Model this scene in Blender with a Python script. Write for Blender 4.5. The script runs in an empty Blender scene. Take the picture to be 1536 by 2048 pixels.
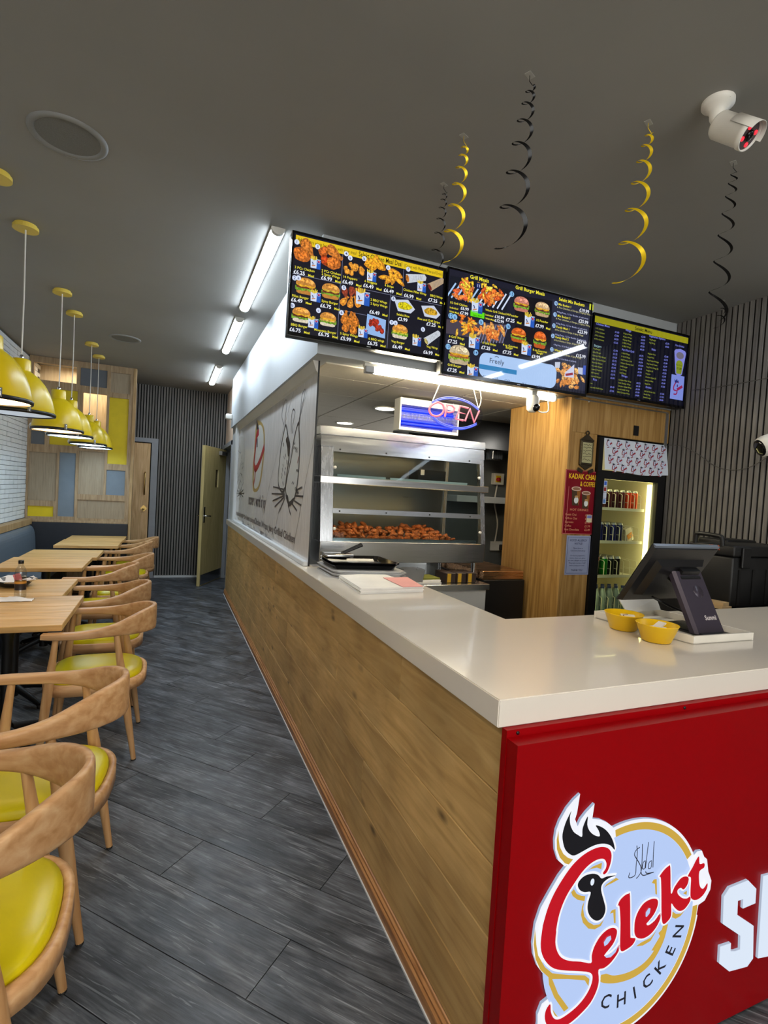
import bpy, bmesh, math, random
import numpy as np
from mathutils import Vector, Matrix
from mathutils.geometry import tessellate_polygon
PI = math.pi
SC = bpy.context.scene
COL = SC.collection

# ---------------------------------------------------------------- camera
EYE = np.array([0.0, 0.0, 1.5])
FPX = 1037.109
ROT = np.array([[0.92251333, 0.03961032, 0.3839273],
                [-0.38167547, -0.05427087, 0.92270174],
                [0.05738458, -0.99774029, -0.03494731]])      # rows: world axes in (right, down, forward)
cam_d = bpy.data.cameras.new('camera')
cam = bpy.data.objects.new('camera', cam_d)
COL.objects.link(cam)
cam_d.sensor_fit = 'VERTICAL'
cam_d.sensor_height = 36.0
cam_d.lens = FPX / 2048.0 * 36.0
cam_d.clip_start = 0.02
M = Matrix.Identity(4)
for i in range(3):
    M[i][0] = ROT[i][0]; M[i][1] = -ROT[i][1]; M[i][2] = -ROT[i][2]; M[i][3] = EYE[i]
cam.matrix_world = M
SC.camera = cam

# ---------------------------------------------------------------- world, exposure
w = bpy.data.worlds.new('world'); SC.world = w
w.use_nodes = True
w.node_tree.nodes['Background'].inputs[0].default_value = (1.0, 0.97, 0.93, 1)
w.node_tree.nodes['Background'].inputs[1].default_value = 3.6
SC.view_settings.view_transform = 'Standard'
SC.view_settings.look = 'None'
SC.view_settings.gamma = 1.0
SC.view_settings.use_curve_mapping = False
SC.view_settings.exposure = 0.25
SC.cycles.use_denoising = True
SC.cycles.max_bounces = 6
SC.cycles.diffuse_bounces = 3
SC.cycles.use_adaptive_sampling = True
SC.cycles.adaptive_threshold = 0.025
SC.cycles.glossy_bounces = 3
SC.cycles.transparent_max_bounces = 8
SC.cycles.sample_clamp_indirect = 6.0
SC.cycles.caustics_reflective = False
SC.cycles.caustics_refractive = False

# lamp powers (radiance of the luminous faces)
K_BATTEN = 48.0      # ceiling battens over the aisle
K_FRONT = 64.0        # unseen ceiling battens added over the shop front for brightness
K_KITCHEN = 80.0     # tube under the bulkhead
K_DOWN = 40.0        # kitchen downlights

# ---------------------------------------------------------------- main planes of the place (metres)
ZC = 2.95                        # ceiling
XL, XR = -1.65, 3.60             # side walls
YB, YF = 8.75, -3.2              # far wall, shop front
XA = 0.75                        # aisle face of the counter wall
YK = 2.93                        # bulkhead front over the kitchen opening
ZB = 2.28                        # bulkhead underside
ZT = 1.03                        # worktop

def P(px, py, x=None, y=None, z=None):
    """point of the photograph's pixel (px, py) on a plane of the place"""
    d = ROT @ np.array([px - 768.0, py - 1024.0, FPX])
    if z is not None: t = (z - EYE[2]) / d[2]
    elif x is not None: t = (x - EYE[0]) / d[0]
    else: t = (y - EYE[1]) / d[1]
    return EYE + t * d

def lin(c):
    r = []
    for v in c[:3]:
        v = v / 255.0
        r.append(v / 12.92 if v <= 0.04045 else ((v + 0.055) / 1.055) ** 2.4)
    return tuple(r)

# ---------------------------------------------------------------- mesh builder
class MB:
    def __init__(self):
        self.v = []; self.f = []; self.s = []
    def add(self, verts, faces, smooth=False):
        o = len(self.v)
        self.v += [tuple(map(float, p)) for p in verts]
        self.f += [tuple(i + o for i in f) for f in faces]
        self.s += [smooth] * len(faces)
        return self
    def box(self, x0, x1, y0, y1, z0, z1):
        v = [(x, y, z) for z in (z0, z1) for y in (y0, y1) for x in (x0, x1)]
        return self.add(v, [(0, 2, 3, 1), (4, 5, 7, 6), (0, 1, 5, 4), (2, 6, 7, 3), (0, 4, 6, 2), (1, 3, 7, 5)])
    def cbox(self, x0, x1, y0, y1, z0, z1, c=0.003, seg=1):
        bm = bmesh.new()
        bmesh.ops.create_cube(bm, size=1)
        for q in bm.verts:
            q.co = (x0 + (q.co.x + .5) * (x1 - x0), y0 + (q.co.y + .5) * (y1 - y0), z0 + (q.co.z + .5) * (z1 - z0))
        bmesh.ops.bevel(bm, geom=list(bm.edges), offset=c, segments=seg, affect='EDGES', profile=0.5)
        return self.bm(bm, smooth=seg > 1)
    def bm(self, bm, smooth=False, mat=None):
        bm.verts.index_update()
        vs = [q.co if mat is None else mat @ q.co for q in bm.verts]
        fs = [[q.index for q in f.verts] for f in bm.faces]
        self.add(vs, fs, smooth); bm.free()
        return self
    def obox(self, c, ux, uy, uz, hx, hy, hz):
        c, ux, uy, uz = map(np.array, (c, ux, uy, uz))
        v = [c + a * hx * ux + b * hy * uy + d * hz * uz for d in (-1, 1) for b in (-1, 1) for a in (-1, 1)]
        return self.add(v, [(0, 2, 3, 1), (4, 5, 7, 6), (0, 1, 5, 4), (2, 6, 7, 3), (0, 4, 6, 2), (1, 3, 7, 5)])
    def tube(self, pts, r, n=8, caps=True, smooth=True):
        pts = [np.array(p, float) for p in pts]
        rs = r if hasattr(r, '__len__') else [r] * len(pts)
        prev = None; rings = []
        for i, p in enumerate(pts):
            t = pts[min(i + 1, len(pts) - 1)] - pts[max(i - 1, 0)]
            L = np.linalg.norm(t); t = t / L if L > 1e-9 else np.array([0, 0, 1.0])
            if prev is None:
                a = np.array([0, 0, 1.0]) if abs(t[2]) < 0.9 else np.array([1.0, 0, 0])
                u = np.cross(t, a); u /= np.linalg.norm(u)
            else:
                u = prev - t * (prev @ t); u /= np.linalg.norm(u)
            prev = u; wv = np.cross(t, u)
            rings.append([p + rs[i] * (math.cos(2 * PI * k / n) * u + math.sin(2 * PI * k / n) * wv) for k in range(n)])
        vs = [q for ring in rings for q in ring]; fs = []
        for i in range(len(pts) - 1):
            for k in range(n):
                fs.append((i * n + k, i * n + (k + 1) % n, (i + 1) * n + (k + 1) % n, (i + 1) * n + k))
        self.add(vs, fs, smooth)
        if caps:
            m = len(pts) - 1
            self.add(rings[0], [tuple(range(n))[::-1]]); self.add(rings[m], [tuple(range(n))])
        return self
    def lathe(self, prof, c=(0, 0, 0), n=24, axis=None, smooth=True):
        """prof: (radius, height) pairs from bottom to top; axis: direction of height"""
        c = np.array(c, float)
        if axis is None: u, v, a = np.array([1., 0, 0]), np.array([0, 1., 0]), np.array([0, 0, 1.])
        else:
            a = np.array(axis, float); a /= np.linalg.norm(a)
            u = np.cross(a, [0, 0, 1.] if abs(a[2]) < .9 else [1., 0, 0]); u /= np.linalg.norm(u); v = np.cross(a, u)
        vs = []; fs = []
        for r, h in prof:
            for k in range(n):
                t = 2 * PI * k / n
                vs.append(c + a * h + r * (math.cos(t) * u + math.sin(t) * v))
        for i in range(len(prof) - 1):
            for k in range(n):
                fs.append((i * n + k, i * n + (k + 1) % n, (i + 1) * n + (k + 1) % n, (i + 1) * n + k))
        return self.add(vs, fs, smooth)
    def prism(self, poly, fn, d0, d1):
        """poly of (a, b) extruded; fn(a, b, d) gives the point"""
        n = len(poly)
        vs = [fn(a, b, d0) for a, b in poly] + [fn(a, b, d1) for a, b in poly]
        tri = tessellate_polygon([[Vector((a, b, 0)) for a, b in poly]])
        fs = [t[::-1] for t in tri] + [tuple(i + n for i in t) for t in tri]
        fs += [(i, (i + 1) % n, n + (i + 1) % n, n + i) for i in range(n)]
        return self.add(vs, fs)
    def sweep(self, pts, ws, hs, m=16, ups=None):
        """flat horizontal rail: rounded rectangle section, width ws across, height hs"""
        pts = [np.array(p, float) for p in pts]; vs = []; fs = []; e = 0.36
        for i, p in enumerate(pts):
            t = pts[min(i + 1, len(pts) - 1)] - pts[max(i - 1, 0)]; t /= np.linalg.norm(t)
            nrm = np.array([t[1], -t[0], 0]); nrm /= np.linalg.norm(nrm); up = np.cross(nrm, t); up *= np.sign(up[2]) or 1
            if ups is not None: nrm = nrm * math.cos(ups[i]) + up * math.sin(ups[i]); up = np.cross(nrm, t); up *= np.sign(up[2]) or 1
            for k in range(m):
                a = 2 * PI * (k + .5) / m; cc, ss = math.cos(a), math.sin(a)
                vs.append(p + nrm * ws[i] / 2 * math.copysign(abs(cc) ** e, cc) + up * hs[i] / 2 * math.copysign(abs(ss) ** e, ss))
        for i in range(len(pts) - 1):
            for k in range(m): fs.append((i * m + k, i * m + (k + 1) % m, (i + 1) * m + (k + 1) % m, (i + 1) * m + k))
        self.add(vs, fs, True)
        self.add(vs[:m], [tuple(range(m))[::-1]]); self.add(vs[-m:], [tuple(range(m))])
        return self
    def mesh(self, name, origin=(0, 0, 0)):
        me = bpy.data.meshes.new(name)
        o = origin
        me.from_pydata([(p[0] - o[0], p[1] - o[1], p[2] - o[2]) for p in self.v], [], self.f)
        me.polygons.foreach_set('use_smooth', self.s)
        bm = bmesh.new(); bm.from_mesh(me)
        bmesh.ops.recalc_face_normals(bm, faces=bm.faces)
        bm.to_mesh(me); bm.free()
        me.update()
        return me

BASE = {}
def obj(name, mb, mat, parent=None, kind=None, label=None):
    """link a builder (world coordinates) as one mesh object; a child is kept relative to its parent's base"""
    o0 = BASE.get(parent.name, (0, 0, 0)) if parent is not None else (0, 0, 0)
    me = mb.mesh(name, o0)
    me.materials.append(mat)
    o = bpy.data.objects.new(name, me)
    COL.objects.link(o)
    if parent is not None: o.parent = parent; BASE[o.name] = o0
    if kind: o['kind'] = kind
    if label: o['label'] = label
    return o
def inst(name, me, parent, loc=(0, 0, 0), rot=None):
    o = bpy.data.objects.new(name, me); COL.objects.link(o)
    b = BASE.get(parent.name, (0, 0, 0)) if parent is not None else (0, 0, 0)
    if parent is not None: o.parent = parent; BASE[o.name] = b
    o.location = (loc[0] - b[0], loc[1] - b[1], loc[2] - b[2])
    if rot: o.rotation_euler = rot
    return o
def thing(name, label, cat, base=(0, 0, 0), group=None, kind=None):
    o = bpy.data.objects.new(name, None); COL.objects.link(o)
    o.location = base; BASE[o.name] = tuple(base)
    o.empty_display_size = 0.05
    o['label'] = label; o['category'] = cat
    if group: o['group'] = group
    if kind: o['kind'] = kind
    return o
def tag(o, label, cat, group=None):
    o['label'] = label; o['category'] = cat
    if group: o['group'] = group
    return o
def children(o): return [c for c in COL.objects if c.parent == o]
def copy_tree(o, kids, parent=None):
    c = o.copy(); COL.objects.link(c)
    if parent is not None: c.parent = parent
    for ch in kids.get(o.name, []): copy_tree(ch, kids, c)
    return c
def kid_map():
    k = {}
    for o in COL.objects:
        if o.parent: k.setdefault(o.parent.name, []).append(o)
    return k

# ---------------------------------------------------------------- materials
MATS = {}
def nodes(name):
    m = bpy.data.materials.new(name); m.use_nodes = True
    nt = m.node_tree; b = nt.nodes['Principled BSDF']
    MATS[name] = m
    return m, nt, b
def setp(b, color=None, rough=0.5, metal=0.0, spec=0.5, trans=0.0, ior=1.45, alpha=1.0, emit=None, es=0.0, coat=0.0):
    if color is not None: b.inputs['Base Color'].default_value = (*lin(color), 1)
    b.inputs['Roughness'].default_value = rough; b.inputs['Metallic'].default_value = metal
    b.inputs['Specular IOR Level'].default_value = spec; b.inputs['Transmission Weight'].default_value = trans
    b.inputs['IOR'].default_value = ior; b.inputs['Alpha'].default_value = alpha; b.inputs['Coat Weight'].default_value = coat
    if emit is not None:
        b.inputs['Emission Color'].default_value = (*lin(emit), 1); b.inputs['Emission Strength'].default_value = es
def plain(name, color, rough=0.5, metal=0.0, var=0.06, scale=8.0, bump=0.0, bscale=60.0, **k):
    """paint, plastic, metal: a colour with slight procedural variation"""
    m, nt, b = nodes(name); setp(b, color, rough, metal, **k)
    tc = nt.nodes.new('ShaderNodeTexCoord'); nz = nt.nodes.new('ShaderNodeTexNoise')
    nz.inputs['Scale'].default_value = scale; nz.inputs['Detail'].default_value = 4
    nt.links.new(tc.outputs['Object'], nz.inputs['Vector'])
    rp = nt.nodes.new('ShaderNodeValToRGB'); c = lin(color)
    rp.color_ramp.elements[0].position = .3; rp.color_ramp.elements[1].position = .7
    rp.color_ramp.elements[0].color = (*[v * (1 - var) for v in c], 1); rp.color_ramp.elements[1].color = (*[min(1, v * (1 + var)) for v in c], 1)
    nt.links.new(nz.outputs['Fac'], rp.inputs['Fac']); nt.links.new(rp.outputs['Color'], b.inputs['Base Color'])
    if bump:
        n2 = nt.nodes.new('ShaderNodeTexNoise'); n2.inputs['Scale'].default_value = bscale
        bp = nt.nodes.new('ShaderNodeBump'); bp.inputs['Strength'].default_value = bump; bp.inputs['Distance'].default_value = .01
        nt.links.new(tc.outputs['Object'], n2.inputs['Vector']); nt.links.new(n2.outputs['Fac'], bp.inputs['Height'])
        nt.links.new(bp.outputs['Normal'], b.inputs['Normal'])
    return m
def wood(name, c1, c2, c3, axis=0, scale=1.0, rough=0.45, stretch=14.0, knots=False, bump=0.08, rand=True, coat=0.0, dist=1.1):
    """grain runs along the axis (0 x, 1 y, 2 z)"""
    m, nt, b = nodes(name); setp(b, c2, rough, coat=coat)
    tc = nt.nodes.new('ShaderNodeTexCoord'); mp = nt.nodes.new('ShaderNodeMapping')
    s = [stretch * scale] * 3; s[axis] = 1.1 * scale
    mp.inputs['Scale'].default_value = s
    oi = nt.nodes.new('ShaderNodeObjectInfo'); sc = nt.nodes.new('ShaderNodeVectorMath'); sc.operation = 'ADD'
    cmb = nt.nodes.new('ShaderNodeCombineXYZ'); mu = nt.nodes.new('ShaderNodeMath'); mu.operation = 'MULTIPLY'; mu.inputs[1].default_value = 37.0 if rand else 0
    nt.links.new(oi.outputs['Random'], mu.inputs[0])
    for k in range(3): nt.links.new(mu.outputs[0], cmb.inputs[k])
    nt.links.new(tc.outputs['Object'], sc.inputs[0]); nt.links.new(cmb.outputs[0], sc.inputs[1]); nt.links.new(sc.outputs[0], mp.inputs['Vector'])
    nz = nt.nodes.new('ShaderNodeTexNoise'); nz.inputs['Scale'].default_value = 1.6; nz.inputs['Detail'].default_value = 7; nz.inputs['Distortion'].default_value = dist
    nt.links.new(mp.outputs[0], nz.inputs['Vector'])
    rp = nt.nodes.new('ShaderNodeValToRGB'); e = rp.color_ramp.elements
    e[0].position = .3; e[0].color = (*lin(c1), 1); e[1].position = .72; e[1].color = (*lin(c3), 1)
    q = e.new(.5); q.color = (*lin(c2), 1)
    nt.links.new(nz.outputs['Fac'], rp.inputs['Fac']); out = rp.outputs['Color']
    # board to board tone
    hv = nt.nodes.new('ShaderNodeHueSaturation'); mr = nt.nodes.new('ShaderNodeMapRange')
    mr.inputs['To Min'].default_value = .86 if rand else 1; mr.inputs['To Max'].default_value = 1.1 if rand else 1
    nt.links.new(oi.outputs['Random'], mr.inputs['Value']); nt.links.new(mr.outputs[0], hv.inputs['Value']); nt.links.new(out, hv.inputs['Color']); out = hv.outputs['Color']
    if knots:
        m2 = nt.nodes.new('ShaderNodeMapping'); s2 = [9.0] * 3; s2[axis] = 4.0; m2.inputs['Scale'].default_value = s2
        nt.links.new(sc.outputs[0], m2.inputs['Vector'])
        vo = nt.nodes.new('ShaderNodeTexVoronoi'); vo.inputs['Scale'].default_value = 1.0; nt.links.new(m2.outputs[0], vo.inputs['Vector'])
        r2 = nt.nodes.new('ShaderNodeValToRGB'); r2.color_ramp.elements[0].position = .05; r2.color_ramp.elements[0].color = (1, 1, 1, 1)
        r2.color_ramp.elements[1].position = .17; r2.color_ramp.elements[1].color = (0, 0, 0, 1)
        nt.links.new(vo.outputs['Distance'], r2.inputs['Fac'])
        n3 = nt.nodes.new('ShaderNodeTexNoise'); n3.inputs['Scale'].default_value = 2.2; nt.links.new(sc.outputs[0], n3.inputs['Vector'])
        r3 = nt.nodes.new('ShaderNodeValToRGB'); r3.color_ramp.elements[0].position = .42; r3.color_ramp.elements[1].position = .52
        nt.links.new(n3.outputs['Fac'], r3.inputs['Fac'])
        mm = nt.nodes.new('ShaderNodeMath'); mm.operation = 'MULTIPLY'; nt.links.new(r2.outputs['Color'], mm.inputs[0]); nt.links.new(r3.outputs['Color'], mm.inputs[1])
        mx = nt.nodes.new('ShaderNodeMix'); mx.data_type = 'RGBA'; mx.inputs['B'].default_value = (*[v * .35 for v in lin(c1)], 1)
        nt.links.new(mm.outputs[0], mx.inputs['Factor']); nt.links.new(out, mx.inputs['A']); out = mx.outputs['Result']
        n4 = nt.nodes.new('ShaderNodeTexNoise'); n4.inputs['Scale'].default_value = 3.0; n4.inputs['Detail'].default_value = 3; nt.links.new(sc.outputs[0], n4.inputs['Vector'])
        h4 = nt.nodes.new('ShaderNodeHueSaturation'); q4 = nt.nodes.new('ShaderNodeMapRange'); q4.inputs['From Min'].default_value = .3; q4.inputs['From Max'].default_value = .7
        q4.inputs['To Min'].default_value = .78; q4.inputs['To Max'].default_value = 1.18
        nt.links.new(n4.outputs['Fac'], q4.inputs['Value']); nt.links.new(q4.outputs[0], h4.inputs['Value']); nt.links.new(out, h4.inputs['Color']); out = h4.outputs['Color']
    nt.links.new(out, b.inputs['Base Color'])
    bp = nt.nodes.new('ShaderNodeBump'); bp.inputs['Strength'].default_value = bump; bp.inputs['Distance'].default_value = .004
    nt.links.new(nz.outputs['Fac'], bp.inputs['Height']); nt.links.new(bp.outputs['Normal'], b.inputs['Normal'])
    return m
def steel(name, color=(190, 192, 195), rough=0.22, axis=0):
    m, nt, b = nodes(name); setp(b, color, rough, 1.0)
    tc = nt.nodes.new('ShaderNodeTexCoord'); mp = nt.nodes.new('ShaderNodeMapping')
    s = [30.0] * 3; s[axis] = 1.0; mp.inputs['Scale'].default_value = s
    nz = nt.nodes.new('ShaderNodeTexNoise'); nz.inputs['Scale'].default_value = 3
    nt.links.new(tc.outputs['Object'], mp.inputs[0]); nt.links.new(mp.outputs[0], nz.inputs['Vector'])
    mr = nt.nodes.new('ShaderNodeMapRange'); mr.inputs['To Min'].default_value = rough * .7; mr.inputs['To Max'].default_value = rough * 1.5
    nt.links.new(nz.outputs['Fac'], mr.inputs['Value']); nt.links.new(mr.outputs[0], b.inputs['Roughness'])
    return m
def floor_mat(name):
    m, nt, b = nodes(name); setp(b, (80, 84, 90), .42)
    tc = nt.nodes.new('ShaderNodeTexCoord'); oi = nt.nodes.new('ShaderNodeObjectInfo')
    mu = nt.nodes.new('ShaderNodeMath'); mu.operation = 'MULTIPLY'; mu.inputs[1].default_value = 53.0; nt.links.new(oi.outputs['Random'], mu.inputs[0])
    cb = nt.nodes.new('ShaderNodeCombineXYZ')
    for k in range(3): nt.links.new(mu.outputs[0], cb.inputs[k])
    ad = nt.nodes.new('ShaderNodeVectorMath'); ad.operation = 'ADD'; nt.links.new(tc.outputs['Object'], ad.inputs[0]); nt.links.new(cb.outputs[0], ad.inputs[1])
    def noise(sx, sy, sc, det, dist=0.0):
        mp = nt.nodes.new('ShaderNodeMapping'); mp.inputs['Scale'].default_value = (sx, sy, sy); nt.links.new(ad.outputs[0], mp.inputs[0])
        n_ = nt.nodes.new('ShaderNodeTexNoise'); n_.inputs['Scale'].default_value = sc; n_.inputs['Detail'].default_value = det; n_.inputs['Distortion'].default_value = dist
        nt.links.new(mp.outputs[0], n_.inputs['Vector']); return n_.outputs['Fac']
    def ramp(v, p0, p1, c0, c1):
        r = nt.nodes.new('ShaderNodeValToRGB'); r.color_ramp.elements[0].position = p0; r.color_ramp.elements[1].position = p1
        r.color_ramp.elements[0].color = (*lin(c0), 1); r.color_ramp.elements[1].color = (*lin(c1), 1); nt.links.new(v, r.inputs[0]); return r.outputs[0]
    def mixn(kind, f, a_, b_):
        x = nt.nodes.new('ShaderNodeMix'); x.data_type = 'RGBA'; x.blend_type = kind; x.inputs['Factor'].default_value = f; nt.links.new(a_, x.inputs['A']); nt.links.new(b_, x.inputs['B']); return x.outputs['Result']
    base = ramp(noise(1.4, 13, 2.0, 8, .9), .32, .70, (62, 66, 72), (126, 131, 138))
    fine = ramp(noise(9, 95, 1.6, 4, .3), .35, .68, (168, 168, 170), (255, 255, 255))
    c = mixn('MULTIPLY', .8, base, fine)
    blot = ramp(noise(5, 7, 1.0, 9, .6), .40, .66, (170, 168, 166), (255, 255, 255)); c = mixn('MULTIPLY', .9, c, blot)
    pale = ramp(noise(1.2, 22, 2.6, 3, 2.2), .60, .66, (0, 0, 0), (104, 107, 110)); c = mixn('ADD', .7, c, pale)
    hv = nt.nodes.new('ShaderNodeHueSaturation'); mr = nt.nodes.new('ShaderNodeMapRange'); mr.inputs['To Min'].default_value = .98; mr.inputs['To Max'].default_value = 1.28
    nt.links.new(oi.outputs['Random'], mr.inputs['Value']); nt.links.new(mr.outputs[0], hv.inputs['Value']); nt.links.new(c, hv.inputs['Color']); nt.links.new(hv.outputs['Color'], b.inputs['Base Color'])
    rr_ = nt.nodes.new('ShaderNodeMapRange'); rr_.inputs['From Min'].default_value = .3; rr_.inputs['From Max'].default_value = .7; rr_.inputs['To Min'].default_value = .32; rr_.inputs['To Max'].default_value = .55
    nt.links.new(noise(5, 7, 1.0, 6), rr_.inputs['Value']); nt.links.new(rr_.outputs[0], b.inputs['Roughness'])
    bp = nt.nodes.new('ShaderNodeBump'); bp.inputs['Strength'].default_value = .25; bp.inputs['Distance'].default_value = .003; nt.links.new(noise(2, 40, 2.0, 6, .6), bp.inputs['Height']); nt.links.new(bp.outputs['Normal'], b.inputs['Normal'])
    return m
def glow(name, color, strength, sample=True):
    m, nt, b = nodes(name); setp(b, tuple(.25 * q_ for q_ in color), .4, emit=color, es=strength)
    if not sample: m.cycles.emission_sampling = 'NONE'
    return m
def glass(name, color=(255, 255, 255), rough=0.02, alpha=0.18):
    """thin clear sheet: mostly see-through with a gloss"""
    m = bpy.data.materials.new(name); m.use_nodes = True; nt = m.node_tree; nt.nodes.clear()
    o = nt.nodes.new('ShaderNodeOutputMaterial'); tr = nt.nodes.new('ShaderNodeBsdfTransparent'); gl = nt.nodes.new('ShaderNodeBsdfGlossy')
    tr.inputs[0].default_value = (*lin(color), 1); gl.inputs['Roughness'].default_value = rough
    lw = nt.nodes.new('ShaderNodeLayerWeight'); lw.inputs['Blend'].default_value = .5
    fr = nt.nodes.new('ShaderNodeMath'); fr.operation = 'POWER'; fr.inputs[1].default_value = 5.0; nt.links.new(lw.outputs['Facing'], fr.inputs[0])
    mx = nt.nodes.new('ShaderNodeMixShader')
    ad = nt.nodes.new('ShaderNodeMath'); ad.operation = 'ADD'; ad.inputs[1].default_value = alpha; nt.links.new(fr.outputs[0], ad.inputs[0])
    nt.links.new(ad.outputs[0], mx.inputs[0]); nt.links.new(tr.outputs[0], mx.inputs[1]); nt.links.new(gl.outputs[0], mx.inputs[2]); nt.links.new(mx.outputs[0], o.inputs[0])
    return m
def print_mat(name, lit=0.0, rough=0.35, grain=0.9, gscale=120.0, spec=0.5, dim=1.0):
    """flat print: face colours from the mesh; alpha of the colour is how mottled the ink is; lit > 0 for screens and backlit faces"""
    m, nt, b = nodes(name); setp(b, (10, 10, 10), rough, spec=spec)
    at = nt.nodes.new('ShaderNodeAttribute'); at.attribute_name = 'Col'
    tc = nt.nodes.new('ShaderNodeTexCoord'); nz = nt.nodes.new('ShaderNodeTexNoise'); nz.inputs['Scale'].default_value = gscale; nz.inputs['Detail'].default_value = 3
    nt.links.new(tc.outputs['Object'], nz.inputs['Vector'])
    mr = nt.nodes.new('ShaderNodeMapRange'); mr.inputs['From Min'].default_value = .35; mr.inputs['From Max'].default_value = .65
    mr.inputs['To Min'].default_value = -grain; mr.inputs['To Max'].default_value = grain * .7
    nt.links.new(nz.outputs['Fac'], mr.inputs['Value'])
    mu = nt.nodes.new('ShaderNodeMath'); mu.operation = 'MULTIPLY'; nt.links.new(mr.outputs[0], mu.inputs[0]); nt.links.new(at.outputs['Alpha'], mu.inputs[1])
    ad = nt.nodes.new('ShaderNodeMath'); ad.operation = 'ADD'; ad.inputs[1].default_value = 1.0; nt.links.new(mu.outputs[0], ad.inputs[0])
    vm = nt.nodes.new('ShaderNodeVectorMath'); vm.operation = 'SCALE'; nt.links.new(at.outputs['Color'], vm.inputs[0]); nt.links.new(ad.outputs[0], vm.inputs['Scale'])
    if lit:
        b.inputs['Base Color'].default_value = (.004, .004, .005, 1)
        nt.links.new(vm.outputs[0], b.inputs['Emission Color']); b.inputs['Emission Strength'].default_value = lit
        m.cycles.emission_sampling = 'NONE'
    else:
        nt.links.new(vm.outputs[0], b.inputs['Base Color'])
    return m

# ---------------------------------------------------------------- flat print builder
_TXT = {}
def txt_mesh(s, bold=0.0, shear=0.0):
    k = (s, bold, shear)
    if k not in _TXT:
        cu = bpy.data.curves.new('lettering', 'FONT'); cu.body = s; cu.size = 1; cu.resolution_u = 2; cu.offset = bold; cu.shear = shear
        ob = bpy.data.objects.new('lettering', cu); me = ob.to_mesh()
        vs = [(q.co.x, q.co.y) for q in me.vertices]; fs = [tuple(p.vertices) for p in me.polygons]
        ob.to_mesh_clear(); bpy.data.objects.remove(ob); bpy.data.curves.remove(cu)
        _TXT[k] = (vs, fs)
    return _TXT[k]
class Pr:
    """collects coloured flat shapes in plane coordinates (u, v); put(u, v, d) maps them into the place, d = height above the sheet"""
    def __init__(self, put, unpx=None, step=0.0004):
        self.put = put; self.unpx = unpx; self.step = step
        self.v = []; self.f = []; self.c = []
    def px(self, *pts): return [self.unpx(a, b) for a, b in pts]
    def poly(self, pts, col, layer=1, tex=0.0):
        o = len(self.v); d = layer * self.step
        self.v += [tuple(self.put(u, v, d)) for u, v in pts]
        for t in tessellate_polygon([[Vector((u, v, 0)) for u, v in pts]]):
            self.f.append(tuple(i + o for i in t)); self.c.append((*lin(col), tex))
    def rect(self, u0, v0, u1, v1, col, layer=1, tex=0.0): self.poly([(u0, v0), (u1, v0), (u1, v1), (u0, v1)], col, layer, tex)
    def ell(self, u, v, a, b, col, layer=1, tex=0.0, n=20, rot=0.0, wob=0.0, seed=0, t0=0.0, t1=2 * PI):
        rnd = random.Random(seed); pts = []; full = abs(t1 - t0 - 2 * PI) < 1e-6
        ph = [rnd.uniform(0, 6.28) for _ in range(3)]
        for k in range(n if full else n + 1):
            t = t0 + (t1 - t0) * k / n; q = 1 + wob * (math.sin(3 * t + ph[0]) + .7 * math.sin(5 * t + ph[1]) + .5 * math.sin(8 * t + ph[2])) / 2
            x, y = a * q * math.cos(t), b * q * math.sin(t)
            pts.append((u + x * math.cos(rot) - y * math.sin(rot), v + x * math.sin(rot) + y * math.cos(rot)))
        self.poly(pts, col, layer, tex)
    def line(self, pts, wd, col, layer=1, tex=0.0, taper=None):
        pts = [np.array(p, float) for p in pts]; L = []; R = []
        for i, p in enumerate(pts):
            t = pts[min(i + 1, len(pts) - 1)] - pts[max(i - 1, 0)]; t = t / (np.linalg.norm(t) + 1e-12); n = np.array([-t[1], t[0]])
            h = (wd[i] if hasattr(wd, '__len__') else wd) / 2
            L.append(p + n * h); R.append(p - n * h)
        o = len(self.v); d = layer * self.step; m = len(pts)
        self.v += [tuple(self.put(q[0], q[1], d)) for q in L + R]
        for i in range(m - 1): self.f.append((o + i, o + m + i, o + m + i + 1, o + i + 1)); self.c.append((*lin(col), tex))
    def text(self, s, u, v, size, col, layer=2, align='L', bold=0.0, shear=0.0, width=None, rot=0.0, tex=0.0):
        vs, fs = txt_mesh(s, bold, shear)
        if not vs: return
        x0 = min(q[0] for q in vs); x1 = max(q[0] for q in vs); sx = size
        if width: sx = width / max(1e-6, x1 - x0)
        off = {'L': x0, 'C': (x0 + x1) / 2, 'R': x1}[align]
        o = len(self.v); d = layer * self.step; c, sn = math.cos(rot), math.sin(rot)
        for a, b in vs:
            x, y = (a - off) * sx, b * size
            self.v.append(tuple(self.put(u + x * c - y * sn, v + x * sn + y * c, d)))
        for f in fs: self.f.append(tuple(i + o for i in f)); self.c.append((*lin(col), tex))
    def build(self, name, mat, parent, label=None):
        b = BASE.get(parent.name, (0, 0, 0))
        me = bpy.data.meshes.new(name)
        me.from_pydata([(p[0] - b[0], p[1] - b[1], p[2] - b[2]) for p in self.v], [], self.f)
        at = me.color_attributes.new('Col', 'FLOAT_COLOR', 'CORNER')
        buf = []
        for poly, c in zip(me.polygons, self.c): buf += list(c) * poly.loop_total
        at.data.foreach_set('color', buf)
        me.materials.append(mat)
        o = bpy.data.objects.new(name, me); COL.objects.link(o); o.parent = parent; BASE[o.name] = b
        if label: o['label'] = label
        return o
def on_y(y):      # sheet facing the camera side (-Y), u = x, v = z
    return (lambda u, v, d: (u, y - d, v)), (lambda a, b: tuple(P(a, b, y=y)[[0, 2]]))
def on_x(x):      # sheet facing -X, u = -y, v = z
    return (lambda u, v, d: (x - d, -u, v)), (lambda a, b: (-P(a, b, x=x)[1], P(a, b, x=x)[2]))
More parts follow.
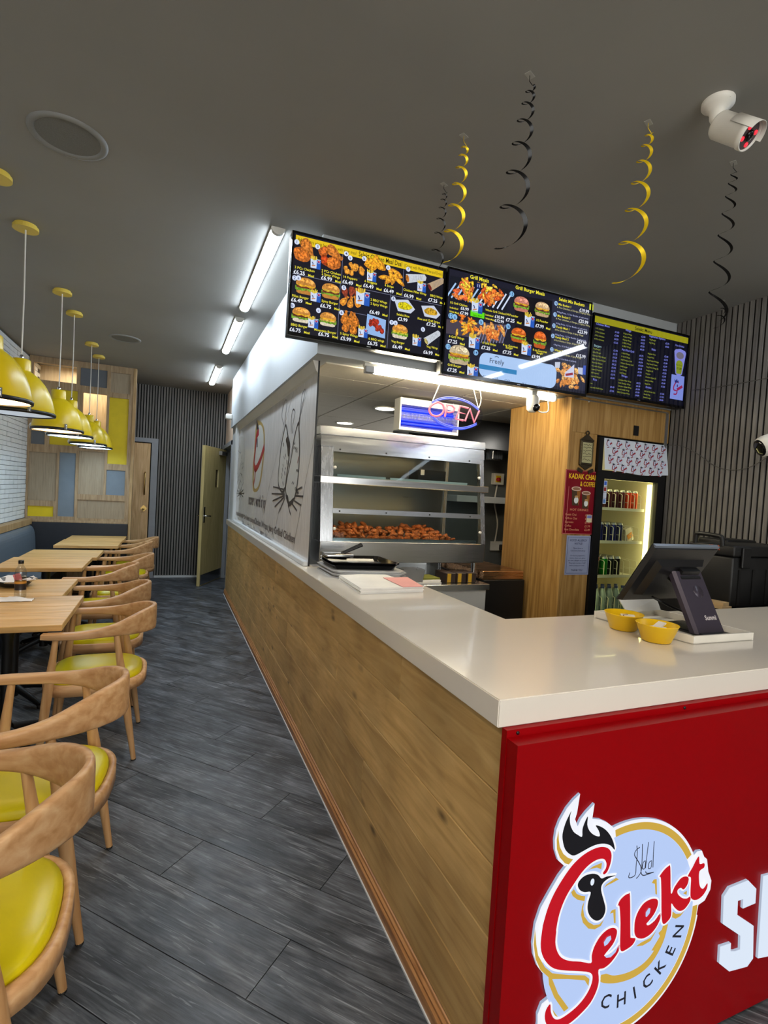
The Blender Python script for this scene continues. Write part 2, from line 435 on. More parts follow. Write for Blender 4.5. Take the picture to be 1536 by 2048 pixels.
def smooth_closed(pts, n=4):
    """Catmull-Rom through the points (closed)"""
    m = len(pts); out = []
    for i in range(m):
        p0, p1, p2, p3 = [np.array(pts[(i + k - 1) % m], float) for k in range(4)]
        for k in range(n):
            t = k / n
            out.append(tuple(.5 * (2 * p1 + (p2 - p0) * t + (2 * p0 - 5 * p1 + 4 * p2 - p3) * t * t + (3 * p1 - p0 - 3 * p2 + p3) * t ** 3)))
    return out
def smooth_open(pts, n=6):
    P_ = [np.array(p, float) for p in pts]; P_ = [2 * P_[0] - P_[1]] + P_ + [2 * P_[-1] - P_[-2]]; out = []
    for i in range(1, len(P_) - 2):
        p0, p1, p2, p3 = P_[i - 1:i + 3]
        for k in range(n):
            t = k / n
            out.append(.5 * (2 * p1 + (p2 - p0) * t + (2 * p0 - 5 * p1 + 4 * p2 - p3) * t * t + (3 * p1 - p0 - 3 * p2 + p3) * t ** 3))
    out.append(P_[-2])
    return out
# ================================================================= materials of the setting
m_ceil = plain('ceiling_paint', (146, 144, 139), .75, var=.05, scale=1.5)
m_white = plain('white_paint', (212, 216, 218), .55, var=.03, scale=3)
m_offwhite = plain('off_white_paint', (205, 203, 196), .6, var=.03, scale=3)
m_peach = plain('peach_paint', (226, 200, 176), .6)
m_floor = floor_mat('floor_plank')
m_floorbase = plain('floor_joint', (20, 21, 23), .8)
m_slat = wood('grey_slat_veneer', (102, 99, 96), (118, 115, 111), (132, 129, 124), 2, 2.0, rough=.6, stretch=20)
m_felt = plain('black_felt', (14, 14, 15), .95)
m_brick = plain('white_brick_paint', (222, 226, 228), .6, var=.06, scale=9, bump=.5, bscale=35)
m_mortar = plain('dark_mortar', (92, 95, 98), .9)
m_clad = wood('oak_cladding', (176, 140, 84), (194, 158, 100), (208, 174, 116), 1, 1.8, rough=.5, stretch=10, knots=True, bump=.1)
m_skirt = wood('oak_skirting', (140, 94, 52), (168, 118, 70), (186, 138, 88), 1, 2.0, rough=.4, stretch=16)
m_oakx = wood('oak_panel', (146, 116, 76), (168, 138, 96), (186, 158, 116), 2, 1.4, rough=.5, stretch=12)
m_oakside = wood('oak_side_panel', (150, 108, 50), (176, 132, 68), (196, 154, 88), 2, 1.6, rough=.5, stretch=12)
m_frameoak = wood('grey_oak_frame', (142, 118, 88), (166, 140, 108), (184, 160, 126), 2, 2.0, rough=.55, stretch=10)
m_navy = plain('navy_vinyl', (27, 32, 41), .5)
m_yellow_panel = plain('yellow_panel', (212, 188, 14), .5)
m_blue_panel = plain('slate_blue_panel', (114, 126, 138), .55)
m_slate_panel = plain('slate_grey_panel', (96, 101, 108), .55)
m_taupe = wood('taupe_veneer', (142, 126, 104), (154, 138, 115), (166, 150, 126), 2, 2.0, rough=.55, stretch=30)
m_grey_frame = plain('grey_door_frame', (146, 150, 156), .5)
m_black = plain('black_plastic', (16, 16, 17), .4)
m_blackgloss = plain('black_gloss', (9, 9, 11), .12)
m_chrome = plain('chrome', (210, 212, 215), .12, 1.0)
m_brass = plain('worn_brass', (190, 160, 100), .3, 1.0)
m_steelx = steel('brushed_steel', (200, 202, 205), .2, 0)
m_steelz = steel('brushed_steel_upright', (196, 198, 202), .24, 2)
m_steeldark = plain('dull_steel_wall', (118, 122, 122), .38, .35)
m_quartz = plain('white_worktop', (222, 216, 206), .16, var=.02, scale=2, coat=.3)
m_red = plain('red_sign_metal', (140, 0, 6), .34, var=.02, spec=.2)
m_alu = plain('aluminium', (178, 180, 184), .35, .9)
m_whiteplastic = plain('white_plastic', (224, 222, 214), .4)

# ================================================================= floor
def struct(name, mb, m, label, cat=None):
    o = obj(name, mb, m, kind='structure'); o['label'] = label; o['category'] = cat or name.split('_')[0]
    return o
floor = struct('floor', MB().box(XL - .1, XR + .1, YF, YB + .1, -.12, -.004), m_floorbase, 'dark grey wood-look plank floor laid diagonally', 'floor')
def clip(poly, x0, x1, y0, y1):
    for ax, lim, sg in ((0, x0, 1), (0, x1, -1), (1, y0, 1), (1, y1, -1)):
        out = []
        for i in range(len(poly)):
            a, b = poly[i - 1], poly[i]; ia = sg * (a[ax] - lim) >= 0; ib = sg * (b[ax] - lim) >= 0
            if ia != ib:
                t = (lim - a[ax]) / (b[ax] - a[ax]); out.append((a[0] + t * (b[0] - a[0]), a[1] + t * (b[1] - a[1])))
            if ib: out.append(b)
        poly = out
        if not poly: break
    return poly
ANG = math.radians(-47.0); UX, UY = math.cos(ANG), math.sin(ANG)
PW, PL, GP = .2303, 1.22, .0016
rnd = random.Random(4)
n_pl = 0
for k in range(-30, 60):
    v0 = 1.202 + PW * k; v1 = v0 + PW
    off = {1: -1.50, 0: -2.12, 2: -.93, -1: -1.62, -2: -2.35}.get(k, rnd.uniform(0, PL))
    for j in range(-14, 14):
        u0 = off + PL * j; u1 = u0 + PL
        q = [(u0 + GP, v0 + GP), (u1 - GP, v0 + GP), (u1 - GP, v1 - GP), (u0 + GP, v1 - GP)]
        wq = [(u * UX - v * UY, u * UY + v * UX) for u, v in q]
        # aisle, dining side and the strip in front of the counter; planks under the fixed counter are not laid
        wq = clip(wq, XL, XR, -.6, YB)
        if len(wq) < 3: continue
        cx = sum(p[0] for p in wq) / len(wq); cy = sum(p[1] for p in wq) / len(wq)
        if cx > 1.6 and cy > 1.1: continue
        loc = [((p[0] - cx) * UX + (p[1] - cy) * UY, -(p[0] - cx) * UY + (p[1] - cy) * UX) for p in wq]
        mb = MB().prism(loc, lambda a, b, d: (a, b, d), -.004, 0)
        me = mb.mesh('plank'); me.materials.append(m_floor)
        o = bpy.data.objects.new('plank', me); COL.objects.link(o); o.parent = floor; o.location = (cx, cy, 0); o.rotation_euler = (0, 0, ANG); n_pl += 1
# ================================================================= ceiling and shell
struct('ceiling', MB().box(XL - .1, XR + .1, YF, YB + .1, ZC, ZC + .1), m_ceil, 'matt dark grey painted plasterboard ceiling')
WX0, WX1, WZ0, WZ1 = -1.35, 3.35, .25, 2.65
struct('wall_front', MB().box(XL - .1, WX0, YF - .1, YF, 0, ZC).box(WX1, XR + .1, YF - .1, YF, 0, ZC).box(WX0, WX1, YF - .1, YF, 0, WZ0).box(WX0, WX1, YF - .1, YF, WZ1, ZC), m_offwhite, 'pale shop front wall around the added glazing behind the viewer')
wn = struct('window_1', MB().box(WX0, WX1, YF - .07, YF - .03, WZ0, WZ0 + .05).box(WX0, WX1, YF - .07, YF - .03, WZ1 - .05, WZ1).box(WX0, WX0 + .05, YF - .07, YF - .03, WZ0, WZ1).box(WX1 - .05, WX1, YF - .07, YF - .03, WZ0, WZ1)
            .box(.2, .25, YF - .07, YF - .03, WZ0, WZ1).box(1.75, 1.8, YF - .07, YF - .03, WZ0, WZ1), m_black, 'wide window added behind the viewer for fill light', 'window')  # unseen window, added so bright sky fills the room from behind
for a_, b_ in ((WX0 + .05, .2), (.25, 1.75), (1.8, WX1 - .05)): obj('pane', MB().box(a_, b_, YF - .052, YF - .046, WZ0 + .05, WZ1 - .05), glass('fill_glass', (250, 252, 252), .02, .0), wn)
wl = struct('wall_left', MB().box(XL - .1, XL, YF, YB + .1, 0, ZC), m_mortar, 'wall of thin white painted bricks above the banquette')
CO, BL_ = .0520, .322
full = MB().box(0, .014, -BL_ / 2 + .0008, BL_ / 2 - .0008, .0025, CO - .0025).mesh('brick'); full.materials.append(m_brick)
stuff = MB(); r2 = random.Random(9)
for c in range(39):
    z0 = .952 + c * CO
    if z0 + CO > ZC + .01: break
    zh = min(CO, ZC - z0)
    y = -.5 + (BL_ / 2 if c % 2 else 0)
    while y < 8.15:
        d = r2.uniform(-.004, .004)
        if 5.18 <= y - BL_ / 2 and y + BL_ / 2 <= 7.60 and zh > CO - .001:
            inst('brick', full, wl, (XL + d, y, z0))
        else:
            a, b = y - BL_ / 2 + .0008, min(y + BL_ / 2 - .0008, 8.19)
            stuff.box(XL + d, XL + .014 + d, a, b, z0 + .003, z0 + zh - .003)
        y += BL_
obj('brickwork', stuff, m_brick, wl, kind='stuff')
# far wall with slats, the alcove behind the screen, the store door
wb = struct('wall_back', MB().box(XL, XR, YB, YB + .1, 0, ZC), m_felt, 'far wall of narrow vertical grey slats on black felt')
PITCH = .0388
def slat_mesh(h, ax):
    mb = MB().box(-.0118, .0118, -.011, 0, 0, h) if ax == 'x' else MB().box(-.011, 0, -.0125, .0125, 0, h)
    me = mb.mesh('slat'); me.materials.append(m_slat); return me
s_full, s_top = slat_mesh(ZC - .03, 'x'), slat_mesh(ZC - 2.14, 'x')
x = -.70
while x < .94:
    if x > -.17: inst('slat', s_full, wb, (x, YB, .03))
    else: inst('slat', s_top, wb, (x, YB, 2.14))
    x += PITCH
obj('skirting', MB().box(-.17, .95, YB - .03, YB, 0, .03), m_white, wb)
wr = struct('wall_right', MB().box(XR, XR + .1, YF, 5.2, 0, ZC), m_felt, 'side wall of vertical grey slats on black felt behind the till')
s_r = slat_mesh(ZC - .002, 'y'); y = 2.905; rest = MB()
while y > YF + .03:
    if y > .9: inst('slat', s_r, wr, (XR, y, .001))
    else: rest.box(XR - .011, XR, y - .0125, y + .0125, .001, ZC - .001)
    y -= PITCH
obj('slat_run', rest, m_slat, wr, kind='stuff')
# alcove behind the panelled screen
m_alc = wood('alcove_oak', (186, 148, 100), (206, 170, 122), (220, 188, 142), 2, 1.4, rough=.5, stretch=12)
struct('wall_alcove', MB().box(XL, -.72, 8.2, 8.26, 0, ZC).box(-.78, -.72, 7.72, 8.2, 0, ZC), wood('alcove_pale_oak', (206, 182, 146), (220, 198, 164), (230, 212, 180), 2, 1.4, rough=.5, stretch=12), 'warm lit wooden wall of the alcove behind the screen', 'wall')
# door in the far wall
d1 = thing('door_1', 'pale oak door with a pull handle and grey frame beside the panelled screen', 'door', (-.5, YB, 0), kind='structure')
obj('leaf', MB().cbox(-.70, -.285, YB - .045, YB - .008, .005, 2.06, .002), m_alc, d1)
obj('door_frame', MB().box(-.27, -.18, YB - .05, YB, 0, 2.14).box(-.70, -.27, YB - .05, YB, 2.075, 2.14), m_grey_frame, d1)
h = P(288, 1000, y=YB - .05)
hd = obj('pull_handle', MB().tube([(h[0], YB - .046, 1.62), (h[0], YB - .085, 1.60), (h[0], YB - .085, 1.30), (h[0], YB - .046, 1.28)], .011, 8), m_brass, d1)
obj('key_plate', MB().prism([(h[0] + .05 * math.cos(t), 1.07 + .05 * math.sin(t)) for t in (0, PI / 2, PI, 1.5 * PI)], lambda a, b, d: (a, d, b), YB - .054, YB - .045)
    .lathe([(.018, 0), (.018, .02), (.0, .02)], (h[0] - .005, YB - .054, 1.055), 12, (0, -1, 0)), m_brass, d1)
# ================================================================= aisle side of the kitchen: bulkhead, mural wall, passage
m_bulk = plain('pale_grey_paint', (182, 187, 190), .55, var=.03, scale=3)
struct('wall_kitchen_front', MB().box(XA, XR, YK, YK + .16, ZB, ZC), m_bulk, 'white bulkhead above the kitchen opening carrying the menu screens', 'wall')
struct('wall_kitchen_side', MB().box(XA, XA + .2, YK + .16, 7.45, ZB, ZC).box(XA + .03, XA + .2, 7.02, 7.45, .05, ZB)
       .box(XA + .078, XA + .098, 3.40, 7.02, .05, ZB), m_bulk, 'white bulkhead and partition wall along the aisle', 'wall')
struct('wall_passage', MB().box(XA + .06, XA + .2, 7.45, YB, 2.12, ZC), m_peach, 'peach wall above the open passage door', 'wall')
struct('wall_passage_inside', MB().box(1.75, 1.85, 7.2, YB, 0, ZC).box(XA + .2, 1.75, 7.2, 7.3, 0, ZC), m_offwhite, 'dim wall inside the passage beyond the open door', 'wall')
tr = struct('trim_1', MB().box(XA + .02, XA + .13, 7.45, 7.52, 0, 2.12).box(XA + .02, XA + .13, 7.45, YB - .02, 2.06, 2.12)
       .box(XA + .02, XA + .13, YB - .09, YB - .02, 0, 2.06), m_grey_frame, 'grey painted frame around the passage doorway', 'trim')
# open passage door
a = np.array([.437, 7.905]); b = np.array([.800, 8.640]); dv = (b - a) / np.linalg.norm(b - a); nv = np.array([dv[1], -dv[0]]); LW = np.linalg.norm(b - a)
d2 = thing('door_2', 'open flush oak door with narrow vision panel and metal kick plate', 'door', (a[0], a[1], 0), kind='structure')
def ob2(u0, u1, w0, w1, z0, z1, mb=None):
    mb = mb or MB(); c = a + dv * (u0 + u1) / 2 + nv * (w0 + w1) / 2
    return mb.obox((c[0], c[1], (z0 + z1) / 2), (dv[0], dv[1], 0), (nv[0], nv[1], 0), (0, 0, 1), (u1 - u0) / 2, abs(w1 - w0) / 2, (z1 - z0) / 2)
m_olive = wood('olive_oak_door', (168, 152, 100), (184, 168, 114), (198, 182, 130), 2, 1.6, rough=.5, stretch=12)
lf = MB()
U0, U1, V0, V1 = .52 * LW, .66 * LW, 1.45, 1.72
for r in ((0, LW, .008, V0), (0, LW, V1, 2.05), (0, U0, V0, V1), (U1, LW, V0, V1)): ob2(r[0], r[1], -.022, .022, r[2], r[3], lf)
obj('leaf', lf, m_olive, d2)
obj('vision_pane', ob2(U0, U1, -.004, .004, V0, V1), plain('dark_glass', (48, 30, 22), .1), d2)
obj('kick_plate', ob2(.02, LW - .02, .022, .025, .02, .17), m_steelx, d2)
hp = ob2(.03, .075, .022, .03, .93, 1.16)
c0 = a + dv * .05; f = lambda u, w_, z: (a[0] + dv[0] * u + nv[0] * w_, a[1] + dv[1] * u + nv[1] * w_, z)
hp.tube([f(.052, .03, 1.03), f(.052, .07, 1.03), f(.10, .075, 1.03), f(.18, .07, 1.025)], .01, 8)
hp.tube([f(.052, -.022, 1.03), f(.052, -.07, 1.03), f(.17, -.07, 1.025)], .01, 8)
obj('lever_handle', hp, m_chrome, d2)
dc = ob2(LW - .30, LW - .08, .022, .07, 1.95, 2.01); dc.tube([f(LW - .12, .06, 2.015), f(LW - .02, .22, 2.03), f(LW + .05, .11, 2.05)], .01, 6)
obj('door_closer', dc, m_alu, d2)
# ================================================================= panelled screen
YS = 7.60
scr = thing('panelled_screen', 'oak lattice screen with yellow, slate blue and taupe infill panels', 'screen', (-1.06, YS, 0))
SX = lambda q: q / 5.12 + 40
SY = lambda q: q / 5.12 + 700
PN = [('open', 145, 120, 578, 345), ('slate', 622, 178, 890, 392), ('taupe', 935, 226, 1128, 455), ('open', 150, 372, 277, 490), ('yellow', 318, 392, 572, 985),
      ('open', 646, 432, 872, 975), ('yellow', 918, 482, 1090, 1176), ('blue', 886, 1226, 1068, 1492), ('slate', 112, 822, 250, 968), ('taupe', 92, 1036, 362, 1545),
      ('blue', 405, 1046, 550, 1708), ('yellow', 76, 1592, 338, 1708), ('taupe', 588, 1530, 1066, 1735), ('taupe', 606, 1030, 850, 1486)]
rects = []
for kd, l, t, r, bt in PN:
    p0 = P(SX(l), SY(t), y=YS); p1 = P(SX(r), SY(bt), y=YS)
    rects.append((kd, p0[0], p1[0], p1[2], p0[2]))
X0, X1, Z0, Z1 = XL + .016, -.485, .93, ZC - .002
xs = sorted({X0, X1, *[r[1] for r in rects], *[r[2] for r in rects]}); zs = sorted({Z0, Z1, *[r[3] for r in rects], *[r[4] for r in rects]})
fr = MB()
for i in range(len(xs) - 1):
    run = None
    for j in range(len(zs)):
        inside = True
        if j < len(zs) - 1:
            xm, zm = (xs[i] + xs[i + 1]) / 2, (zs[j] + zs[j + 1]) / 2
            inside = any(r[1] < xm < r[2] and r[3] < zm < r[4] for r in rects)
        if not inside and run is None: run = zs[j]
        if inside and run is not None: fr.box(xs[i], xs[i + 1], YS, YS + .055, run, zs[j]); run = None
obj('lattice', fr, m_frameoak, scr)
for kd, a0, a1, b0, b1 in rects:
    if kd != 'open':
        obj('infill_panel', MB().box(a0 - .004, a1 + .004, YS + .018, YS + .03, b0 - .004, b1 + .004), {'yellow': m_yellow_panel, 'blue': m_blue_panel, 'slate': m_slate_panel, 'taupe': m_taupe}[kd], scr, label=kd + ' infill panel')
obj('bottom_rail', MB().cbox(X0, X1, YS - .012, YS + .055, .905, .935, .003), m_frameoak, scr)
obj('end_post', MB().cbox(X1, X1 + .035, YS - .008, YS + .11, 0, ZC - .002, .003), m_oakx, scr)
obj('padded_back', MB().cbox(X0, X1, YS - .03, YS + .05, .36, .905, .006), m_navy, scr)
obj('plinth', MB().box(X0, X1, YS, YS + .05, 0, .36), m_frameoak, scr)
# downlights over the alcove
for k, (xx, yy) in enumerate(((-1.22, 7.92), (-.98, 7.9))):
    dl = thing('alcove_downlight', ('round warm downlight nearest the brick wall behind the screen', 'second round warm downlight behind the screen')[k], 'light', (xx, yy, ZC), 'alcove downlights')
    obj('ring', MB().lathe([(.045, 0), (.055, 0), (.055, -.012), (.045, -.012), (.045, 0)], (xx, yy, ZC), 20), m_whiteplastic, dl)
    obj('lens', MB().lathe([(.0, -.006), (.045, -.006)], (xx, yy, ZC), 20), glow('warm_lens_%d' % k, (255, 238, 208), 190), dl)
# ================================================================= banquette along the left wall
bench = thing('banquette', 'slate blue upholstered banquette bench running below the brick wall', 'bench', (-1.4, 4.5, 0))
mv = plain('slate_blue_vinyl', (94, 104, 114), .42, var=.04)
Y0, Y1 = 1.0, 7.545
prof = [(XL + .002, .42), (XL + .14, .42), (XL + .16, .5), (XL + .15, .74), (XL + .13, .83), (XL + .095, .868), (XL + .05, .874), (XL + .002, .87)]
prof = [tuple(p) for p in smooth_closed(prof, 3)]
obj('back_cushion', MB().prism(prof, lambda a_, b_, d: (a_, d, b_), Y0, Y1 - .03), mv, bench)
obj('seat_cushion', MB().cbox(XL + .002, -1.17, Y0, Y1, .36, .46, .02, 3), mv, bench)
obj('bench_base', MB().box(XL + .002, -1.22, Y0, Y1, 0, .36), m_navy, bench)
struct('trim_2', MB().cbox(XL + .0145, XL + .10, -.4, YS - .004, .875, .950, .004), m_oakx, 'oak ledge on top of the banquette under the bricks', 'trim')
# ================================================================= serving counter
ctr = thing('serving_counter', 'long oak clad serving counter with red sign front', 'counter', (1.0, 3.0, 0))
obj('carcass', MB().box(XA + .03, 1.20, 1.02, 3.06, .0, .962).box(XA + .03, XA + .10, 3.06, 7.30, 0, .962).box(1.2, 3.58, 1.02, 1.62, 0, .962), m_white, ctr)
rows = [(.076, .25), (.25, .43), (.43, .61), (.61, .79), (.79, .9615)]
cuts = [(2.9, 5.1), (1.9, 4.2, 6.0), (3.4, 5.6), (2.3, 4.7), (1.6, 3.9, 6.3)]
for (z0, z1), cu in zip(rows, cuts):
    ys = [1.004, *cu, 7.36]
    for y0, y1 in zip(ys[:-1], ys[1:]):
        obj('cladding_board', MB().cbox(XA + .012, XA + .03, y0 + .0008, y1 - .0008, z0 + .0010, z1 - .0010, .0022), m_clad, ctr)
sk = [(0, .002), (-.018, .002), (-.018, .044), (-.012, .050), (-.013, .060), (-.006, .066), (-.005, .074), (0, .076)]
obj('skirting_board', MB().prism(sk, lambda a_, b_, d: (XA + .013 + a_, d, b_), 1.0, 7.36), m_skirt, ctr)
obj('sealant_line', MB().box(XA - .009, XA - .002, 1.0, 7.36, .0, .007), m_white, ctr)
# red fascia: shallow pan with returns, flange and screws
YR = .945
obj('fascia', MB().box(XA + .006, 3.58, YR, .985, .012, .944).box(XA + .004, 3.58, .985, 1.004, .012, .9618), m_red, ctr)
for xx in (XA + .035, 1.35, 1.95, 2.6):
    obj('fascia_screw', MB().lathe([(.0045, 0), (.0045, .002), (0, .003)], (xx, .985, .953), 10, (0, -1, 0)), m_black, ctr)
# worktop: L shaped slab running on as a sill under the mural
L = [(XA - .012, 1.000), (3.585, 1.000), (3.585, 1.70), (1.258, 1.70), (1.258, 3.085), (XA + .085, 3.085), (XA + .085, 7.38), (XA - .012, 7.38)]
bm = bmesh.new()
vb = [bm.verts.new((a_, b_, .9625)) for a_, b_ in L]; bm.faces.new(vb[::-1])
r = bmesh.ops.extrude_face_region(bm, geom=bm.faces[:]); [setattr(q, 'co', q.co + Vector((0, 0, ZT - .9625))) for q in r['geom'] if isinstance(q, bmesh.types.BMVert)]
bmesh.ops.bevel(bm, geom=list(bm.edges), offset=.0025, segments=2, affect='EDGES')
wt = obj('worktop', MB().bm(bm), m_quartz)
tag(wt, 'glossy white L-shaped worktop on the serving counter', 'worktop')

# ----------------------------------------------------------------- illuminated emblem
put, un = on_y(YR - .006)
s_ = 1536 / 556.0
K = lambda *pts: [un(980 + a_ / s_, 1540 + b_ / s_) for a_, b_ in pts]                # traced on the sign's own plane
s6 = 1536 / 240.0
K6 = lambda *pts: [un(1060 + a_ / s6, 1560 + b_ / s6) for a_, b_ in pts]
s8 = 1536 / 240.0
K8 = lambda *pts: [un(1200 + a_ / s8, 1640 + b_ / s8) for a_, b_ in pts]
s7 = 1536 / 380.0
K7 = lambda *pts: [un(1060 + a_ / s7, 1800 + b_ / s7) for a_, b_ in pts]
em = thing('rooster_emblem_sign', 'backlit round rooster emblem reading Selekt Chicken on the red counter front', 'sign', (1.15, YR, .3))
# circle of the badge from three points of its rim
def circ(p, q, r_):
    ax, ay = p; bx, by = q; cx, cy = r_
    d = 2 * (ax * (by - cy) + bx * (cy - ay) + cx * (ay - by))
    ux = ((ax * ax + ay * ay) * (by - cy) + (bx * bx + by * by) * (cy - ay) + (cx * cx + cy * cy) * (ay - by)) / d
    uy = ((ax * ax + ay * ay) * (cx - bx) + (bx * bx + by * by) * (ax - cx) + (cx * cx + cy * cy) * (bx - ax)) / d
    return ux, uy, math.hypot(ax - ux, ay - uy)
CX, CZ, CR = circ(*K((860, 268), (1130, 480), (985, 1195)))
CX2, CZ2, CR2 = CX, CZ, CR
rooster = K6((640, 175), (600, 420), (575, 500), (608, 590), (650, 500), (720, 410), (825, 300), (795, 495), (900, 505), (990, 545), (1060, 600)) 
left_side = K6((445, 1105), (360, 1030), (320, 900), (315, 770), (335, 640), (380, 520), (470, 360), (560, 250))
body_l = K((235, 960), (250, 850), (280, 760), (330, 670), (380, 585), (425, 525))
low = K((300, 1135), (262, 1085), (240, 1020))
tail = K((262, 1400), (262, 1350), (285, 1290), (325, 1258), (345, 1262), (330, 1215), (312, 1165))
tailp = K((262, 1400), (250, 1480), (300, 1560), (420, 1560), (520, 1470))
arc = []
def ang_of(p): return math.atan2(p[1] - CZ, p[0] - CX)
a_s = ang_of(K((520, 1440))[0]); a_e = ang_of(K((1150, 470))[0])
if a_e < a_s: a_e += 2 * PI
arc1 = [(CX + CR * math.cos(a_s + (a_e - a_s) * k / 40), CZ + CR * math.sin(a_s + (a_e - a_s) * k / 40)) for k in range(41)]
tt = K((1125, 470), (1145, 448), (1170, 445), (1182, 478), (1198, 492), (1205, 560), (1222, 610), (1216, 660), (1185, 720), (1150, 745), (1140, 800))
a2 = ang_of(K6((1060, 600))[0]); a3 = ang_of(K((1115, 470))[0])
while a3 > a2: a3 -= 2 * PI
arc_top = [(CX + CR * math.cos(a2 + (a3 - a2) * k / 24), CZ + CR * math.sin(a2 + (a3 - a2) * k / 24)) for k in range(25)]
a4 = ang_of(K((1150, 800))[0]); a5 = ang_of(K((520, 1440))[0])
while a5 > a4: a5 -= 2 * PI
arc_low = [(CX + CR * math.cos(a4 + (a5 - a4) * k / 40), CZ + CR * math.sin(a4 + (a5 - a4) * k / 40)) for k in range(41)]
outline = left_side + rooster + arc_top + tt + arc_low + tailp[::-1] + tail + low + body_l
obj('light_box', MB().prism(outline, lambda a_, b_, d: (a_, d, b_), YR - .006, YR), glow('lit_edge', (196, 214, 246), .5, False), em)
WH, GO, RE, BK, PA = (214, 230, 252), (206, 168, 66), (196, 0, 24), (16, 15, 20), (184, 206, 248)
e = Pr(put, un, .0006)
e.poly(outline, (244, 246, 255), 1)
# gold ring and gold shadows
def ringpart(r0, r1, t0, t1, col, layer, n=40):
    for k in range(n):
        x0, x1 = t0 + (t1 - t0) * k / n, t0 + (t1 - t0) * (k + 1) / n
        e.poly([(CX + r0 * math.cos(x0), CZ + r0 * math.sin(x0)), (CX + r1 * math.cos(x0), CZ + r1 * math.sin(x0)), (CX + r1 * math.cos(x1), CZ + r1 * math.sin(x1)), (CX + r0 * math.cos(x1), CZ + r0 * math.sin(x1))], col, layer)
inner = .925 * CR
def ccw(a_, b_):
    while b_ < a_: b_ += 2 * PI
    return a_, b_
ringpart(CR * .905, CR * .972, *ccw(ang_of(K((1110, 465))[0]), ang_of(K6((1085, 640))[0])), GO, 3, 30)
ringpart(CR * .905, CR * .972, *ccw(ang_of(K((330, 1300))[0]), ang_of(K((1130, 745))[0])), GO, 3, 60)
ringpart(0.0, CR * .905, 0, 2 * PI, PA, 2, 60)
e.poly([tuple(z_) for z_ in smooth_open(K7((570, 600), (570, 660), (700, 665), (850, 612), (980, 500), (1070, 340), (1112, 190)), 4)] + [tuple(z_) for z_ in smooth_open(K7((1070, 205), (1010, 380), (920, 500), (800, 575), (680, 605), (612, 590)), 4)], GO, 3)
e.poly(K6((358, 640), (335, 760), (338, 880), (375, 985), (440, 1060), (490, 1075), (545, 1010), (480, 990), (420, 940), (375, 850), (362, 760)), GO, 3)
e.poly(K((245, 870), (252, 960), (262, 1020), (300, 1085), (340, 1118), (430, 1128), (520, 1130), (545, 1150), (540, 1190), (520, 1158), (430, 1150), (330, 1150), (275, 1100), (248, 1040), (238, 960)), GO, 4)
e.poly(K((318, 1130), (340, 1150), (372, 1230), (430, 1310), (405, 1330), (350, 1250), (322, 1180)), GO, 4)
e.poly(K6((555, 1390), (590, 1450), (650, 1475), (700, 1480), (690, 1545), (600, 1525), (540, 1480), (520, 1430)), GO, 3)
e.poly(K6((690, 1545), (672, 1640), (690, 1740), (740, 1810), (810, 1850), (880, 1840), (940, 1780), (955, 1750), (900, 1860), (820, 1905), (740, 1895), (670, 1820), (645, 1720), (660, 1610)), GO, 3)
e.poly(K6((735, 1150), (800, 1100), (915, 1052), (905, 1135), (850, 1115), (780, 1130)), GO, 3)
e.poly(K6((940, 1375), (970, 1330), (1050, 1275), (1095, 1245), (1130, 1265), (1050, 1310), (985, 1340)), GO, 3)
e.poly(K6((1015, 1705), (1040, 1660), (1088, 1645), (1088, 1825), (1068, 1825), (1058, 1690)), GO, 3)
e.poly(K8((655, 800), (680, 755), (718, 750), (722, 950), (702, 940), (695, 810)), GO, 3)
e.poly(K8((450, 1610), (520, 1560), (640, 1500), (720, 1400), (640, 1540), (540, 1600)), GO, 3)
e.poly(K8((720, 1400), (740, 1440), (840, 1340), (860, 1320), (815, 1480), (720, 1664), (650, 1664), (760, 1480)), GO, 3)
e.poly(K8((920, 1165), (965, 1195), (1030, 1190), (1080, 1150), (1020, 1225), (960, 1258), (915, 1240)), GO, 3)
# white halos
def halo(pts, col, w_, layer):
    pts = [tuple(z_) for z_ in smooth_closed(pts, 3)]
    e.line(list(pts) + [pts[0], pts[1]], w_, (246, 248, 255), layer); e.poly(pts, col, layer + 1)
comb = K6((520, 385), (500, 460), (505, 560), (545, 650), (605, 695), (655, 715), (660, 620), (690, 530), (730, 455), (722, 560), (750, 640), (810, 695), (880, 710), (868, 640), (830, 572),
          (900, 590), (970, 640), (1025, 715), (1060, 800), (1072, 885), (1020, 830), (940, 805), (850, 815), (760, 850), (660, 905), (560, 955), (500, 940), (440, 880), (410, 780), (405, 680), (440, 550), (480, 460))
halo(comb, BK, .012, 4)
bigS = K6((935, 1195), (920, 1175), (955, 1120), (965, 1060), (945, 1010), (905, 995), (830, 1015), (740, 1075), (650, 1170), (560, 1300), (470, 1440), (400, 1590), (350, 1750), (320, 1920)) + \
    K7((205, 240), (197, 330), (210, 400), (245, 455), (310, 482), (400, 488), (485, 500), (490, 440), (510, 370), (555, 290), (610, 235), (660, 215), (692, 232), (690, 280), (660, 350), (590, 440), (630, 430), (690, 380), (715, 340),
       (710, 400), (650, 490), (590, 540), (545, 555), (548, 640), (530, 720), (480, 820), (400, 910), (320, 980), (250, 1020), (190, 1040), (140, 1020), (112, 950), (120, 880), (155, 830), (160, 890), (180, 940), (215, 955),
       (270, 930), (360, 860), (430, 780), (480, 690), (497, 610), (470, 575), (380, 565), (280, 560), (190, 545), (130, 500), (90, 430), (78, 340), (95, 200)) + \
    K6((150, 1850), (210, 1640), (290, 1450), (400, 1260), (520, 1090), (640, 970), (760, 890), (870, 848), (950, 848), (1005, 880), (1030, 950), (1015, 1060), (975, 1160))
halo(bigS, RE, .012, 5)
